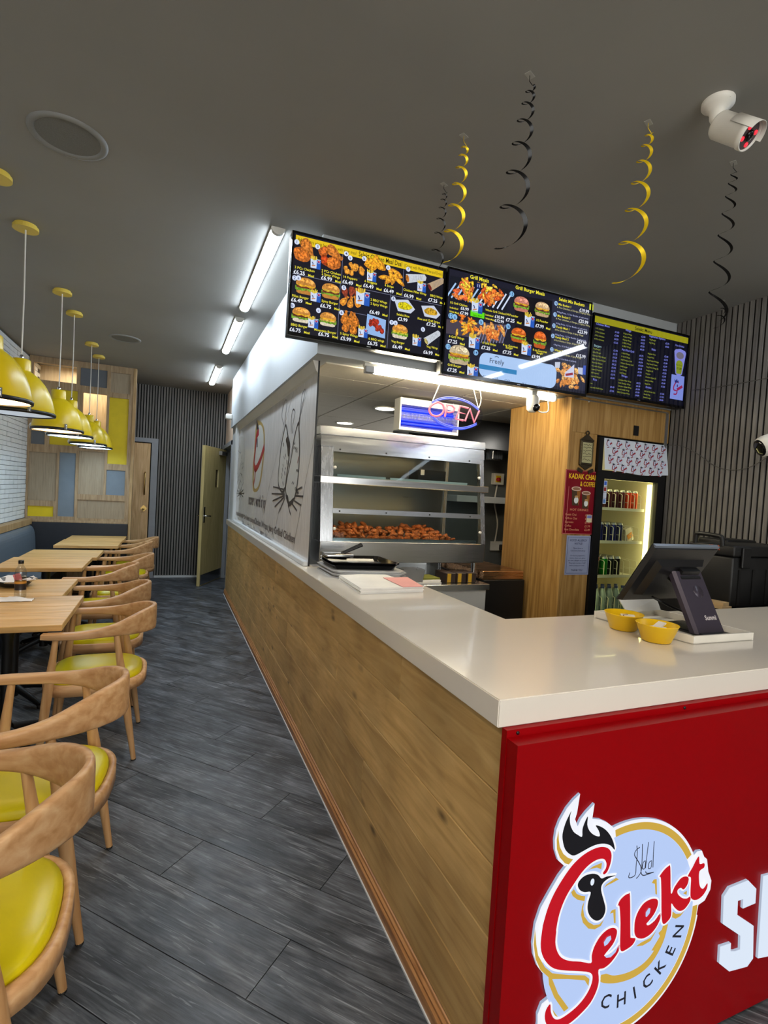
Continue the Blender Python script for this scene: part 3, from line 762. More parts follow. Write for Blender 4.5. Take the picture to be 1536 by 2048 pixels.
e.poly(K7((585, 330), (610, 290), (640, 275), (645, 305), (615, 345), (590, 362)), PA, 8)
e.poly(K7((592, 440), (640, 420), (690, 370), (705, 350), (680, 410), (640, 450), (605, 455)), PA, 8)
lett_l = K8((210, 1085), (240, 1010), (300, 950), (345, 930), (368, 960), (372, 1440), (385, 1490), (440, 1500), (400, 1580), (320, 1640), (262, 1662), (240, 1600), (245, 1300), (232, 1090))
halo(lett_l, RE, .010, 6)
lett_e = K8((420, 1360), (430, 1260), (470, 1150), (540, 1050), (620, 1000), (690, 990), (722, 1020), (715, 1090), (670, 1190), (600, 1280), (575, 1310), (600, 1330), (680, 1270), (745, 1180), (765, 1200), (720, 1320), (640, 1430), (540, 1495), (460, 1490), (425, 1440))
halo(lett_e, RE, .010, 7)
e.poly(K8((560, 1215), (562, 1160), (600, 1105), (622, 1110), (612, 1170), (575, 1218)), PA, 10)
lett_k = K8((735, 710), (790, 630), (850, 575), (878, 590), (885, 920), (930, 840), (1000, 740), (1060, 705), (1110, 720), (1100, 800), (1050, 870), (1010, 850), (970, 880), (975, 930), (1030, 980), (1090, 985), (1130, 960), (1130, 1020), (1060, 1120),
            (990, 1145), (930, 1100), (890, 1050), (888, 1200), (840, 1280), (785, 1310), (765, 1200), (762, 900), (755, 720))
halo(lett_k, RE, .010, 8)
lett_t = K8((1100, 700), (1160, 590), (1210, 490), (1245, 450), (1252, 545), (1310, 535), (1310, 590), (1250, 640), (1245, 760), (1260, 840), (1300, 860), (1350, 790), (1345, 860), (1290, 950), (1210, 1005), (1140, 980), (1135, 860), (1140, 720))
halo(lett_t, RE, .010, 8)
e.poly(K8((1040, 920), (1090, 885), (1085, 940)), GO, 9)
head = K6((600, 1340), (620, 1280), (690, 1215), (790, 1188), (860, 1205), (905, 1250), (970, 1225), (1090, 1210), (1000, 1245), (930, 1300), (900, 1360), (905, 1430), (935, 1540), (955, 1640), (930, 1730), (880, 1780), (820, 1785), (755, 1730), (725, 1640), (735, 1540), (765, 1425), (690, 1425), (630, 1400))
halo(head, BK, .012, 4)
u, v = K6((785, 1293))[0]
e.ell(u, v, .0062, .0088, (230, 240, 255), 6)
# Halal mark
for pts in (((450, 310), (455, 420), (440, 560), (430, 680), (370, 720), (345, 710), (360, 655)), ((520, 290), (518, 420), (508, 620), (470, 700), (440, 730)), ((600, 265), (580, 420), (560, 600)), ((672, 255), (660, 420), (655, 590)),
            ((490, 330), (440, 370), (420, 430), (460, 500), (500, 580), (505, 660), (540, 690), (660, 650)), ((560, 500), (530, 530), (520, 600), (550, 600), (562, 510)), ((640, 500), (605, 530), (598, 600), (630, 590), (640, 510)), ((560, 640), (580, 665), (665, 650))):
    e.line(smooth_open(K8(*pts), 4), .0025, (40, 42, 50), 9)
# CHICKEN around the rim
for ch, px_, py_ in zip('CHICKEN', (600, 725, 832, 935, 1040, 1122, 1185), (805, 790, 735, 645, 525, 395, 240)):
    u, v = un(1060 + px_ / s7, 1800 + py_ / s7); aa = math.atan2(v - CZ, u - CX) + PI / 2
    e.text(ch, u - .034 * math.cos(aa + PI / 2) * .5, v - .034 * math.sin(aa + PI / 2) * .5, .051, (30, 30, 38), 9, 'C', bold=.012, rot=aa)
e.build('emblem_face', print_mat('backlit_print', .82, .3), em)
# white block letters further along the fascia
def blk(pts, name, label):
    poly = [on_y(YR - .006)[1](980 + a_ / s_, 1540 + b_ / s_) for a_, b_ in pts]
    t = thing(name, label, 'letter', (poly[0][0], YR, .3), 'white letters on the red counter front')
    obj('letter_body', MB().prism(poly, lambda a_, b_, d: (a_, d, b_), YR - .006, YR), glow('letter_edge', (205, 218, 240), .55, False), t)
    fc = Pr(*on_y(YR - .0065)); fc.poly(poly, (222, 234, 250), 1); fc.build('letter_face', MATS['backlit_print'], t)
blk([(1322, 650), (1425, 608), (1470, 655), (1465, 735), (1395, 765), (1397, 712), (1368, 722), (1365, 800), (1455, 860), (1452, 1040), (1420, 1085), (1320, 1112), (1265, 1068), (1270, 975), (1330, 955), (1328, 1000), (1352, 1000), (1380, 990), (1382, 915), (1285, 850), (1290, 700)],
    'fascia_letter', 'white backlit block letter S on the red counter front')
ex = [(1508, 585), (1760, 520), (1760, 600), (1590, 650), (1588, 715), (1710, 690), (1708, 765), (1585, 795), (1580, 940), (1750, 905), (1750, 985), (1478, 1040)]
blk(ex, 'fascia_letter', 'white backlit block letter E cut by the picture edge')
# ================================================================= mural on the aisle wall
XM = XA + .052
mu = thing('mural_panel', 'grey wood-effect mural board with hanging chicken drawings and rooster emblem', 'mural', (XM, 5.0, ZT))
m_mural = wood('mural_board', (206, 204, 202), (220, 218, 216), (232, 230, 228), 2, 2.0, rough=.25, stretch=22, bump=.02, coat=.4)
obj('board', MB().box(XM, XM + .008, 3.09, 6.90, ZT + .001, ZB - .001), m_mural, mu)
obj('edge_strip', MB().box(XM - .001, XM + .009, 3.086, 3.09, ZT + .001, ZB - .001), m_black, mu)
obj('bottom_channel', MB().cbox(XM - .03, XM, 3.09, 6.90, ZT + .0005, ZT + .03, .004), m_white, mu)
obj('far_stile', MB().cbox(XM - .035, XM + .04, 6.90, 7.02, ZT + .0005, ZB - .001, .006), m_white, mu)
obj('top_reveal', MB().prism([(XM - .035, ZB - .001), (XM, ZB - .001), (XM, ZB - .075), (XM - .012, ZB - .06)], lambda a_, b_, d: (a_, d, b_), 3.09, 6.90), m_offwhite, mu)
put, un = on_x(XM)
q = Pr(put, un, .0004)
s = 1024 / 170.0
Q = lambda *pts: [un(470 + a_ / s, 780 + b_ / s) for a_, b_ in pts]
INK = (44, 40, 46)
for pts in (((870, 10), (700, 640), (560, 1320), (450, 1830)), ((1015, 280), (860, 1050), (690, 1980)), ((705, 30), (560, 560), (430, 1080), (330, 1540))):
    q.line(Q(*pts), .006, (70, 68, 68), 1)
def bird(dx, sc, ox, oy):
    f_ = lambda *pts: Q(*[(ox + (a_ - 640) * sc * dx, oy + (b_ - 800) * sc) for a_, b_ in pts])
    W = (208, 208, 204)
    b1 = f_((610, 430), (580, 560), (552, 720), (535, 900), (522, 1050), (530, 1160), (575, 1235), (605, 1180), (620, 1050), (640, 900), (660, 720), (640, 560), (625, 460))
    b2 = f_((765, 400), (720, 560), (690, 760), (650, 960), (618, 1130), (615, 1230), (650, 1380), (700, 1340), (735, 1230), (760, 1060), (775, 860), (778, 640), (772, 480))
    for b_, ly in ((b1, 2), (b2, 2)):
        b_ = [tuple(z_) for z_ in smooth_closed(b_, 4)]
        q.poly(b_, W, ly); q.line(b_ + b_[:2], .02 * sc, INK, ly + 2)
    q.line(smooth_open(f_((590, 420), (565, 300), (600, 140), (625, 150), (600, 400))), .009 * sc, INK, 3)
    q.line(smooth_open(f_((770, 400), (790, 250), (810, 60), (850, 0), (800, 240), (775, 430))), .009 * sc, INK, 3)
    q.line(smooth_open(f_((680, 500), (680, 350), (700, 235), (725, 270), (700, 400), (690, 520))), .008 * sc, INK, 3)
    q.poly([tuple(z_) for z_ in smooth_closed(f_((640, 560), (665, 640), (660, 760), (640, 800), (630, 680), (615, 600)), 3)], INK, 5)
    q.poly([tuple(z_) for z_ in smooth_closed(f_((548, 1200), (575, 1245), (605, 1205), (600, 1170), (575, 1215)), 3)], INK, 6)
    q.poly([tuple(z_) for z_ in smooth_closed(f_((612, 1270), (652, 1392), (725, 1310), (705, 1300), (655, 1345), (640, 1270)), 3)], INK, 6)
    for a_, b_, c_, d_ in ((600, 1200, 460, 1165), (600, 1255, 445, 1250), (600, 1270, 455, 1335), (600, 1285, 480, 1405), (605, 1300, 530, 1470), (640, 1380, 672, 1500), (690, 1370, 748, 1455), (715, 1335, 800, 1390), (725, 1275, 825, 1282), (735, 1210, 812, 1170)):
        q.line(f_((a_, b_), (c_, d_)), .013 * sc, INK, 5)
    rr = random.Random(3)
    for k in range(16):
        a_, b_ = rr.uniform(560, 640), rr.uniform(620, 1120); q.line(f_((a_, b_), (a_ + 6, b_ + rr.uniform(20, 50))), .012 * sc, (60, 56, 62), 5)
    for k in range(12):
        a_, b_ = rr.uniform(690, 760), rr.uniform(600, 1250); q.line(smooth_open(f_((a_ - 10, b_ + 12), (a_, b_ - 15), (a_ + 10, b_ + 14), (a_ + 18, b_ - 10)), 3), .007 * sc, (60, 56, 62), 5)
    q.line(f_((775, 800), (755, 880)), .012 * sc, (140, 40, 40), 6)
bird(1, 1, 640, 800)
# smaller drawing at the far end
f2 = lambda *pts: Q(*pts)
q.poly(f2((30, 560), (110, 560), (120, 800), (105, 1100), (60, 1240), (25, 1100), (20, 800)), (196, 195, 190), 2)
rr = random.Random(8)
for k in range(26):
    a_, b_ = rr.uniform(30, 108), rr.uniform(570, 1180); q.line(f2((a_, b_), (a_ + rr.uniform(-20, 20), b_ + rr.uniform(20, 90))), .012, (70, 66, 64), 4)
for t in range(10):
    aa = t * PI / 5; q.line(f2((62, 1245), (62 + 48 * math.cos(aa), 1245 + 75 * math.sin(aa))), .012, (70, 66, 60), 4)
# emblem on the mural
q.poly([tuple(z_) for z_ in smooth_closed(f2((262, 380), (290, 370), (335, 410), (358, 520), (356, 700), (335, 950), (300, 1150), (255, 1228), (215, 1190), (215, 960), (235, 700), (245, 520)), 4)], (172, 146, 84), 2)
q.poly([tuple(z_) for z_ in smooth_closed(f2((285, 430), (325, 440), (345, 540), (342, 720), (320, 950), (290, 1130), (250, 1190), (230, 1150), (232, 960), (250, 720), (262, 540)), 4)], (206, 208, 204), 3)
q.line(smooth_open(f2((290, 500), (262, 560), (245, 740), (232, 880), (250, 950), (300, 860), (356, 680))), .07, (168, 30, 40), 5)
q.line(smooth_open(f2((250, 950), (240, 1060), (222, 1150))), .04, (168, 30, 40), 5)
q.poly(f2((262, 350), (262, 480), (290, 470), (282, 420)), (32, 34, 48), 6)
q.poly(f2((262, 590), (275, 580), (275, 690), (264, 690)), (32, 34, 48), 6)
# wording
def run(s_txt, p0, p1, hgt, col, layer=4):
    u0, v0 = un(*p0); u1, v1 = un(*p1); q.text(s_txt, u0, v0, hgt, col, layer, 'L', bold=.012, width=abs(u1 - u0), rot=0)
run('uncover a world of joy', (497, 1008), (531, 1019), .17, (74, 62, 62))
run('seasoned with the finest spices', (472, 1029), (509, 1052), .085, (92, 72, 66))
run('Chicken Wraps, Juicy Grilled Chicken', (509, 1047), (590, 1077), .085, (64, 54, 56))
run('Burger, Chicken Burger, BBQ Wraps', (485, 1052), (543, 1082), .085, (64, 54, 56))
q.build('mural_print', print_mat('mural_ink', 0, .3), mu)
# ================================================================= menu screens
YT = 2.80
YEL, WHT = (244, 232, 60), (240, 244, 255)
m_screen = print_mat('screen_picture', .80, .035, grain=.75, gscale=95.0, spec=.9)
class Menu(Pr):
    def __init__(self, cx0, cy0, sc):
        put, un = on_y(YT - .001); super().__init__(put, un, .00035); self.k = (cx0, cy0, sc)
    def at(self, x, y, k=None):
        c = k or self.k; return self.unpx(c[0] + x / c[2], c[1] + y / c[2])
    def t(self, s, x, y, size, col=YEL, align='L', bold=.012, k=None, width=None, layer=6):
        u, v = self.at(x, y, k); self.text(s, u, v, size * .68, col, layer, align, bold, width=width)
    def price(self, s, x, y, k=None, size=.040, meal=True):
        u, v = self.at(x, y, k); size *= .70; self.text(s, u, v, size, WHT, 6, 'L', .022)
        if meal: self.text('Meal', u + size * 2.85, v, size * .62, YEL, 6, 'L', .02)
    def dot(self, x, y, s='', r=.0135, k=None, col=(222, 232, 255)):
        u, v = self.at(x, y, k); self.ell(u, v, r, r, col, 6); self.text(s, u, v - r * .55, r * 1.7, (30, 44, 110), 7, 'C', .01)
    def piece(self, u, v, a, b, rot, seed, c=(196, 108, 40), layer=3):
        self.ell(u, v, a, b, c, layer, .8, 22, rot, .10, seed)
        self.ell(u - .15 * a * math.cos(rot), v + .12 * b, a * .72, b * .62, tuple(min(255, int(q_ * 1.22)) for q_ in c), layer + .3, .9, 18, rot, .14, seed + 1)
    def drum(self, u, v, L_, rot, seed, c=(206, 122, 48), layer=3):
        ca, sa = math.cos(rot), math.sin(rot); pts = []
        for a_, b_ in ((-.5, .0), (-.45, .22), (-.2, .3), (.1, .22), (.35, .1), (.5, .12), (.55, 0), (.5, -.1), (.35, -.08), (.1, -.2), (-.2, -.28), (-.45, -.2)):
            pts.append((u + L_ * (a_ * ca - b_ * sa), v + L_ * (a_ * sa + b_ * ca)))
        self.poly([tuple(p_) for p_ in smooth_closed(pts, 3)], c, layer, .8)
        self.ell(u - .2 * L_ * ca, v - .2 * L_ * sa + .04 * L_, .2 * L_, .13 * L_, tuple(min(255, int(q_ * 1.18)) for q_ in c), layer + .3, .9, 16, rot, .1, seed)
    def burger(self, x, y, w_, k=None, bun=(206, 140, 62), fill=(110, 52, 34), mayo=False, cheese=(236, 176, 40), tall=1.0, green=(120, 168, 50)):
        u, v = self.at(x, y, k); h = w_ * .78 * tall
        self.poly([(u - w_ * .46, v - h * .22), (u - w_ * .42, v - h * .44), (u - w_ * .3, v - h * .5), (u + w_ * .3, v - h * .5), (u + w_ * .42, v - h * .44), (u + w_ * .46, v - h * .22)], (226, 214, 190) if mayo else tuple(int(q_ * .95) for q_ in bun), 3, .25)
        rr = random.Random(int(x))
        n = 12
        self.poly([(u - w_ * .5 + w_ * i_ / n, v - h * .06 + rr.uniform(0, .04) * h) for i_ in range(n + 1)] + [(u + w_ * .5 - w_ * i_ / n, v - h * (.22 + rr.uniform(0, .12))) for i_ in range(n + 1)], green, 3.3, .9)
        self.rect(u - w_ * .44, v - h * .16, u + w_ * .44, v - h * .02, fill, 3.6, .7)
        self.poly([(u - w_ * .47, v + h * .05), (u + w_ * .47, v + h * .05), (u + w_ * .42, v - h * .02), (u + w_ * .2, v - h * .1), (u + w_ * .02, v - h * .02), (u - w_ * .2, v - h * .09), (u - w_ * .42, v)], cheese, 3.9, .5)
        pts = [(u + w_ * .47 * math.cos(t_) * (1 if math.sin(t_) < .2 else .98), v + h * .04 + h * .44 * max(0, math.sin(t_)) ** .75) for t_ in [PI * i_ / 16 for i_ in range(17)]]
        self.poly(pts, bun, 4.2, .35)
        self.ell(u - w_ * .05, v + h * .3, w_ * .27, h * .11, tuple(min(255, int(q_ * 1.25)) for q_ in bun), 4.5, .9, 16, 0, .1, int(x))
        self.ell(u + w_ * .25, v + h * .27, w_ * .12, h * .12, tuple(min(255, int(q_ * 1.15 + 30)) for q_ in bun), 4.4, .3, 14)
    def combo(self, x, y, s=.048, k=None):
        u, v = self.at(x, y, k); rr = random.Random(int(x * 7 + y))
        for i_ in range(7): self.line([(u - s * .55 + i_ * s * .11, v + s * .2), (u - s * .6 + i_ * s * .12 + rr.uniform(-.05, .05) * s, v + s * (.62 + rr.uniform(0, .2)))], s * .09, (238, 206, 70), 4.6)
        self.poly([(u - s * .58, v - s * .55), (u + s * .08, v - s * .55), (u + s * .14, v + s * .45), (u - s * .22, v + s * .3), (u - s * .62, v + s * .45)], (214, 226, 250), 5, .1)
        self.line([(u - s * .42, v + s * .1), (u - s * .3, v - s * .12), (u - s * .36, v - s * .2)], s * .1, (46, 56, 110), 5.4)
        self.line([(u - s * .45, v - s * .32), (u - s * .05, v - s * .22)], s * .1, (206, 120, 40), 5.4)
        self.rect(u + s * .1, v - s * .58, u + s * .56, v + s * .5, (38, 92, 190), 5.1); self.rect(u + s * .1, v + s * .42, u + s * .56, v + s * .5, (200, 206, 216), 5.4)
        self.ell(u + s * .33, v + s * .22, s * .17, s * .17, (226, 230, 240), 5.5, n=14); self.ell(u + s * .33, v + s * .26, s * .15, s * .09, (206, 40, 50), 5.7, n=12); self.ell(u + s * .33, v + s * .15, s * .13, s * .07, (40, 70, 170), 5.7, n=12)
    def wrap(self, x, y, L_, rot, k=None, inside=(200, 120, 40), paper=(206, 212, 222)):
        u, v = self.at(x, y, k); ca, sa = math.cos(rot), math.sin(rot)
        f_ = lambda a_, b_: (u + L_ * (a_ * ca - b_ * sa), v + L_ * (a_ * sa + b_ * ca))
        self.poly([f_(-.5, -.2), (f_(.45, -.14)), f_(.52, 0), f_(.45, .14), f_(-.5, .2)], paper, 3, .12)
        for i_ in range(6): self.line([f_(-.2 + i_ * .09, -.1), f_(-.14 + i_ * .09, .1)], .0015, (120, 124, 134), 3.4)
        self.ell(*f_(-.46, 0), L_ * .08, L_ * .17, inside, 4, .8, 16, rot)
    def tray(self, x, y, w_, food, k=None):
        u, v = self.at(x, y, k)
        self.poly([(u - w_ * .5, v + w_ * .18), (u + w_ * .14, v + w_ * .3), (u + w_ * .5, v - w_ * .05), (u + w_ * .3, v - w_ * .26), (u - w_ * .3, v - w_ * .26)], (206, 214, 232), 3, .05)
        self.ell(u, v, w_ * .34, w_ * .16, food, 4, .9, 22, 0, .12, int(x))
def screen(name, label, x0, x1, z0, z1, menu, chin=.018, bz=.011):
    t = thing(name, label, 'screen', ((x0 + x1) / 2, YT, z0), 'menu screens on the bulkhead')
    obj('housing', MB().cbox(x0, x1, YT + .012, YT + .07, z0, z1, .006, 2), m_black, t)
    bzm = MB(); bzm.box(x0, x1, YT - .004, YT + .012, z1 - bz, z1).box(x0, x1, YT - .004, YT + .012, z0, z0 + chin).box(x0, x0 + bz, YT - .004, YT + .012, z0 + chin, z1 - bz).box(x1 - bz, x1, YT - .004, YT + .012, z0 + chin, z1 - bz)
    obj('bezel', bzm, m_blackgloss, t)
    menu.rect(x0 + bz, z0 + chin, x1 - bz, z1 - bz, menu.bg, 0)
    menu.build('picture', m_screen, t)
    obj('badge', MB().box((x0 + x1) / 2 - .012, (x0 + x1) / 2 + .012, YT - .0055, YT - .004, z0 + .006, z0 + .011), m_alu, t)
    obj('wall_bracket', MB().box((x0 + x1) / 2 - .1, (x0 + x1) / 2 + .1, YT + .07, YK, (z0 + z1) / 2 - .08, (z0 + z1) / 2 + .12), m_black, t)
    return t
# ---- first screen
A, B = (570, 460, 8.906), (725, 490, 8.906)
mn = Menu(*A); mn.bg = (20, 20, 34)
x0, x1, z0, z1 = .548, 1.474, 2.318, 2.866
mn.rect(x0 + .02, z1 - .062, x1 - .018, z1 - .020, (232, 198, 30), 2)
for s, u0, u1 in (('Add 2 Extra wings for £0.99p with your meal', x0 + .03, x0 + .36),): mn.text(s, u0, z1 - .049, .026, (40, 30, 10), 3, width=u1 - u0)
mn.text('Selekt Chicken Meal Deal', x0 + .375, z1 - .052, .038, (30, 24, 8), 3, width=.265, bold=.012)
mn.text('(Comes with Medium Fries and Drink)', x0 + .655, z1 - .049, .026, (60, 48, 10), 3, width=.25)
GR = (120, 124, 150)
for p, q_ in (((120, 770), (1000, 960)), ((1035, 350), (1000, 960)), ((985, 960), (930, 1960)), ((960, 1420), (1500, 1530))): mn.line([mn.at(*p), mn.at(*q_)], .0025, GR, 2)
for p, q_ in (((740, 340), (705, 915)), ((500, 880), (435, 1840)), ((0, 785), (1450, 1090))): mn.line([mn.at(*p, B), mn.at(*q_, B)], .0025, GR, 2)
for x, y, s in ((210, 215, '1'), (580, 300, '3'), (1090, 425, '4'), (1160, 500, 'a'), (170, 855, '2'), (240, 855, 'a'), (1045, 1030, '5'), (130, 1345, 'b'), (595, 1435, 'c'), (1005, 1475, '6')): mn.dot(x, y, s)
for x, y, s in ((30, 245, 'b'), (455, 405, 'c'), (812, 435, '7'), (548, 960, '8'), (517, 1380, '9'), (585, 1390, 'a'), (1075, 1505, 'b')): mn.dot(x, y, s, k=B)
u, v = mn.at(300, 440); mn.piece(u, v, .048, .036, -.3, 1); u, v = mn.at(410, 330); mn.drum(u, v, .105, -.95, 2)
u, v = mn.at(690, 380); mn.piece(u, v, .032, .024, .8, 3, (190, 96, 38)); u, v = mn.at(880, 410); mn.drum(u, v, .1, -.5, 4); u, v = mn.at(710, 540); mn.piece(u, v, .022, .03, .5, 5, (178, 66, 26)); u, v = mn.at(860, 590); mn.piece(u, v, .046, .034, .3, 6)
rr = random.Random(2)
for i in range(20):
    u, v = mn.at(rr.uniform(1070, 1380), rr.uniform(590, 780)); mn.piece(u, v, .0135, .0115, rr.uniform(0, 3), i, (208, 138, 48), 3 + i * .02)
for i, (x, y, a_) in enumerate(((130, 290, .3), (230, 270, 1.2), (310, 330, -.4), (120, 370, -.2), (210, 390, .9), (330, 400, -.1))):
    u, v = mn.at(x, y, B); mn.piece(u, v, .03, .0165, a_, i + 30, (224, 146, 34), 3 + i * .05)
for i, (x, y, a_) in enumerate(((400, 580, .1), (500, 500, -1.2), (620, 510, -.5), (480, 610, .9), (560, 600, 1.2), (650, 640, -.6))):
    u, v = mn.at(x, y, B); mn.piece(u, v, .04, .0135, a_, i + 40, (222, 146, 40), 3 + i * .05)
mn.wrap(960, 590, .128, .25, B); mn.wrap(1320, 690, .115, .6, B, (120, 40, 30), (186, 160, 130))
mn.burger(370, 1000, .115); mn.burger(815, 1090, .108, cheese=(226, 190, 60)); mn.burger(290, 1510, .105, mayo=True, fill=(92, 34, 24)); mn.burger(765, 1590, .098, mayo=True, fill=(226, 180, 90))
for i, (x, y, a_) in enumerate(((1070, 1130, 1.9), (1180, 1110, 1.5), (1280, 1130, 1.2))): u, v = mn.at(x, y); mn.drum(u, v, .062, a_ + PI, i, (150, 62, 40))
for i, (x, y, a_) in enumerate(((1060, 1260, .9), (1170, 1290, 1.4), (1280, 1280, 2.1))): u, v = mn.at(x, y); mn.drum(u, v, .062, a_, i, (222, 142, 48), 3.6)
for i, (x, y, a_) in enumerate(((1070, 1560, 1.4), (1170, 1580, 1.5), (1250, 1600, 1.8), (1100, 1700, 1.2), (1220, 1740, 1.6))): u, v = mn.at(x, y); mn.drum(u, v, .074, a_, i, (206, 122, 40), 3 + i * .1)
u, v = mn.at(250, 1450, B); mn.poly([(u - .06, v + .06), (u + .055, v + .045), (u + .055, v - .06), (u - .065, v - .05)], (150, 186, 236), 3)
for i in range(11): mn.piece(u + rr.uniform(-.04, .04), v + rr.uniform(-.035, .03), .016, .013, rr.uniform(0, 3), i, (150, 44, 30), 3.5 + i * .03)
mn.tray(750, 1090, .135, (214, 200, 20), B); mn.tray(1215, 1190, .13, (206, 160, 40), B); mn.burger(665, 1540, .105, B, fill=(206, 190, 60), mayo=True); mn.wrap(1250, 1640, .115, .65, B, (214, 200, 120))
for x, y in ((548, 600), (548, 1190), (505, 1660), (1390, 1830)): mn.combo(x, y)
for x, y in ((165, 560), (1055, 750), (968, 1715)): mn.combo(x, y, k=B)
u, v = mn.at(1390, 1130); mn.combo(1390, 1210, .07)
for n_, x, y, pr, a_, b_ in (('2 PCs Chicken', 170, 680, '£6.25', 150, 770), ('2 PCs Chicken', 650, 740, None, 0, 0), ('2 Spicy Wings', 650, 800, '£6.99', 640, 875), ('14 Poppers', 1040, 850, '£6.49', 1020, 945), ('Fillet Burger', 125, 1185, '£6.49', 105, 1265), ('Spicy Burger', 650, 1280, '£6.75', 625, 1370),
                          ('BBQ Burger', 105, 1700, '£6.75', 75, 1795), ('Mountain Burger', 520, 1790, '£6.75', 590, 1875), ('5 Spicy Wings', 980, 1860, '£5.99', 985, 1955)):
    mn.t(n_, x, y, .027)
    if pr: mn.price(pr, a_, b_)
for n_, x, y, pr, a_, b_ in (('6 Nuggets', 35, 660, '£6.49', 10, 745), ('4 Strips', 390, 735, '£6.49', 375, 830), ('Chicken Fillet Wrap', 725, 810, '£6.99', 735, 920), ('BBQ Wrap', 1205, 915, '£7.25', 1165, 1000), ('2 BBQ Wings', 140, 990, None, 0, 0), ('2 Spicy Wings', 140, 1060, '£6.49', 120, 1215),
                          ('Selekt Rice', 605, 1250, '£3.99', 625, 1340), ('Rice and Grill Strips', 980, 1325, '£7.25', 1135, 1430), ('6 BBQ wings', 105, 1685, '£6.75', 85, 1770), ('Veg Burger', 510, 1730, '£6.49', 530, 1830), ('Veg Wrap', 1135, 1825, '£6.99', 1080, 1930)):
    mn.t(n_, x, y, .027, k=B)
    if pr: mn.price(pr, a_, b_, k=B, meal=pr != '£3.99')
screen('menu_screen', 'menu screen of fried chicken meal deals with yellow banner nearest the aisle', x0, x1, z0, z1, mn)
# ---- second screen
C_, D_ = (880, 520, 8.193), (1030, 560, 8.531)
mn = Menu(*C_); mn.bg = (26, 27, 44)
x0, x1, z0, z1 = 1.487, 2.613, 2.243, 2.882
def band(pts, col, ly, k=None): mn.poly([mn.at(a_, b_, k) for a_, b_ in pts], col, ly)
band(((170, 250), (1120, 480), (1090, 860), (150, 650)), (18, 22, 34), 1)
for i in range(13):
    a_ = 170 + i * 75; mn.line([mn.at(a_ - 60, 600 + i * 18), mn.at(a_ + 90, 380 + i * 16)], .010, ((170, 206, 246) if i < 7 else (216, 228, 250)), 1.5)
band(((105, 970), (1060, 1060), (1040, 1370), (100, 1200)), (74, 66, 78), 1.2)
for i in range(9): mn.line([mn.at(620 + i * 50, 1360), mn.at(720 + i * 50, 1060)], .006, (126, 128, 160), 1.5)
rr = random.Random(5)
def pile(x, y, sx, sy, n_, cols, a0=.02, b0=.009, k=None):
    for i in range(n_):
        u, v = mn.at(x + rr.gauss(0, sx), y + rr.gauss(0, sy), k); mn.piece(u, v, a0 * rr.uniform(.7, 1.3), b0 * rr.uniform(.8, 1.3), rr.uniform(0, 3.1), i, cols[i % len(cols)], 2.4 + i * .03)
pile(440, 400, 45, 45, 16, ((234, 176, 40), (240, 196, 66)), .02, .007); pile(330, 520, 70, 70, 12, ((206, 92, 50), (224, 120, 56)), .03, .014); pile(450, 560, 50, 50, 14, ((230, 160, 40), (214, 134, 44)), .022, .009)
pile(770, 460, 50, 40, 14, ((236, 180, 50), (240, 200, 80)), .02, .008); pile(850, 600, 85, 60, 26, ((206, 100, 40), (226, 136, 56), (190, 84, 36)), .028, .013)
pile(440, 1070, 75, 75, 30, ((226, 150, 40), (204, 106, 36), (236, 170, 60)), .026, .009); pile(850, 1170, 95, 60, 26, ((222, 130, 60), (206, 110, 50), (232, 156, 84)), .032, .011)
mn.t('Grill Meals', 490, 300, .046, bold=.02); mn.t('Grill Burger Meals', 5, 150, .046, k=D_, bold=.02); mn.t('Selekt Mix Buckets', 745, 350, .042, k=D_, bold=.02)
band(((640, 330), (1330, 470), (1200, 1900), (590, 1790)), (40, 42, 62), .6, D_)
band(((0, 250), (640, 360), (600, 830), (0, 730)), (14, 12, 20), .8, D_); band(((0, 760), (620, 870), (580, 1360), (0, 1270)), (20, 14, 22), .8, D_)
u, v = mn.at(1300, 470, D_); mn.rect(u - .018, v - .018, u + .018, v + .022, (198, 206, 60), 5)
for x, y, s in ((630, 425, '11'), (1175, 560, '15'), (175, 915, '12'), (240, 935, 'a'), (672, 1020, 'b'), (1115, 1090, '16'), (130, 1420, '13'), (585, 1520, '14')): mn.dot(x, y, s, .017, col=(140, 196, 240))
u, v = mn.at(630, 425); mn.ell(u, v, .02, .02, (18, 34, 96), 6.5); mn.text('11', u, v - .009, .026, (230, 236, 255), 8, 'C')
for i, y in enumerate((400, 590, 780, 955, 1185)): mn.dot(697 - i * 18, y, '18 19 20 21 22'.split()[i], .0145, k=D_, col=(170, 206, 246))
mn.burger(110, 410, .122, D_, bun=(206, 130, 110), fill=(120, 60, 44), mayo=False); mn.burger(465, 500, .122, D_, bun=(206, 172, 130), fill=(110, 60, 50)); mn.burger(60, 940, .12, D_, bun=(206, 96, 34), fill=(112, 56, 36)); mn.burger(425, 1020, .105, D_, bun=(204, 92, 34), fill=(60, 56, 44), tall=1.35)
mn.burger(315, 1550, .15, bun=(206, 186, 150), fill=(168, 100, 50), green=(150, 180, 60))
for x, y in ((610, 770), (562, 1350)): mn.combo(x, y, .066)
mn.combo(535, 1830, .066)
for x, y in ((250, 700), (195, 1180)): mn.combo(x, y, .066, k=D_)
u, v = mn.at(612, 895); mn.poly([mn.at(500, 825), mn.at(728, 870), mn.at(722, 965), mn.at(495, 915)], (96, 226, 20), 5); mn.text('Served with', u, v + .012, .016, (20, 50, 8), 6, 'C'); mn.text('Spicy Rice', u, v - .012, .016, (20, 50, 8), 6, 'C')
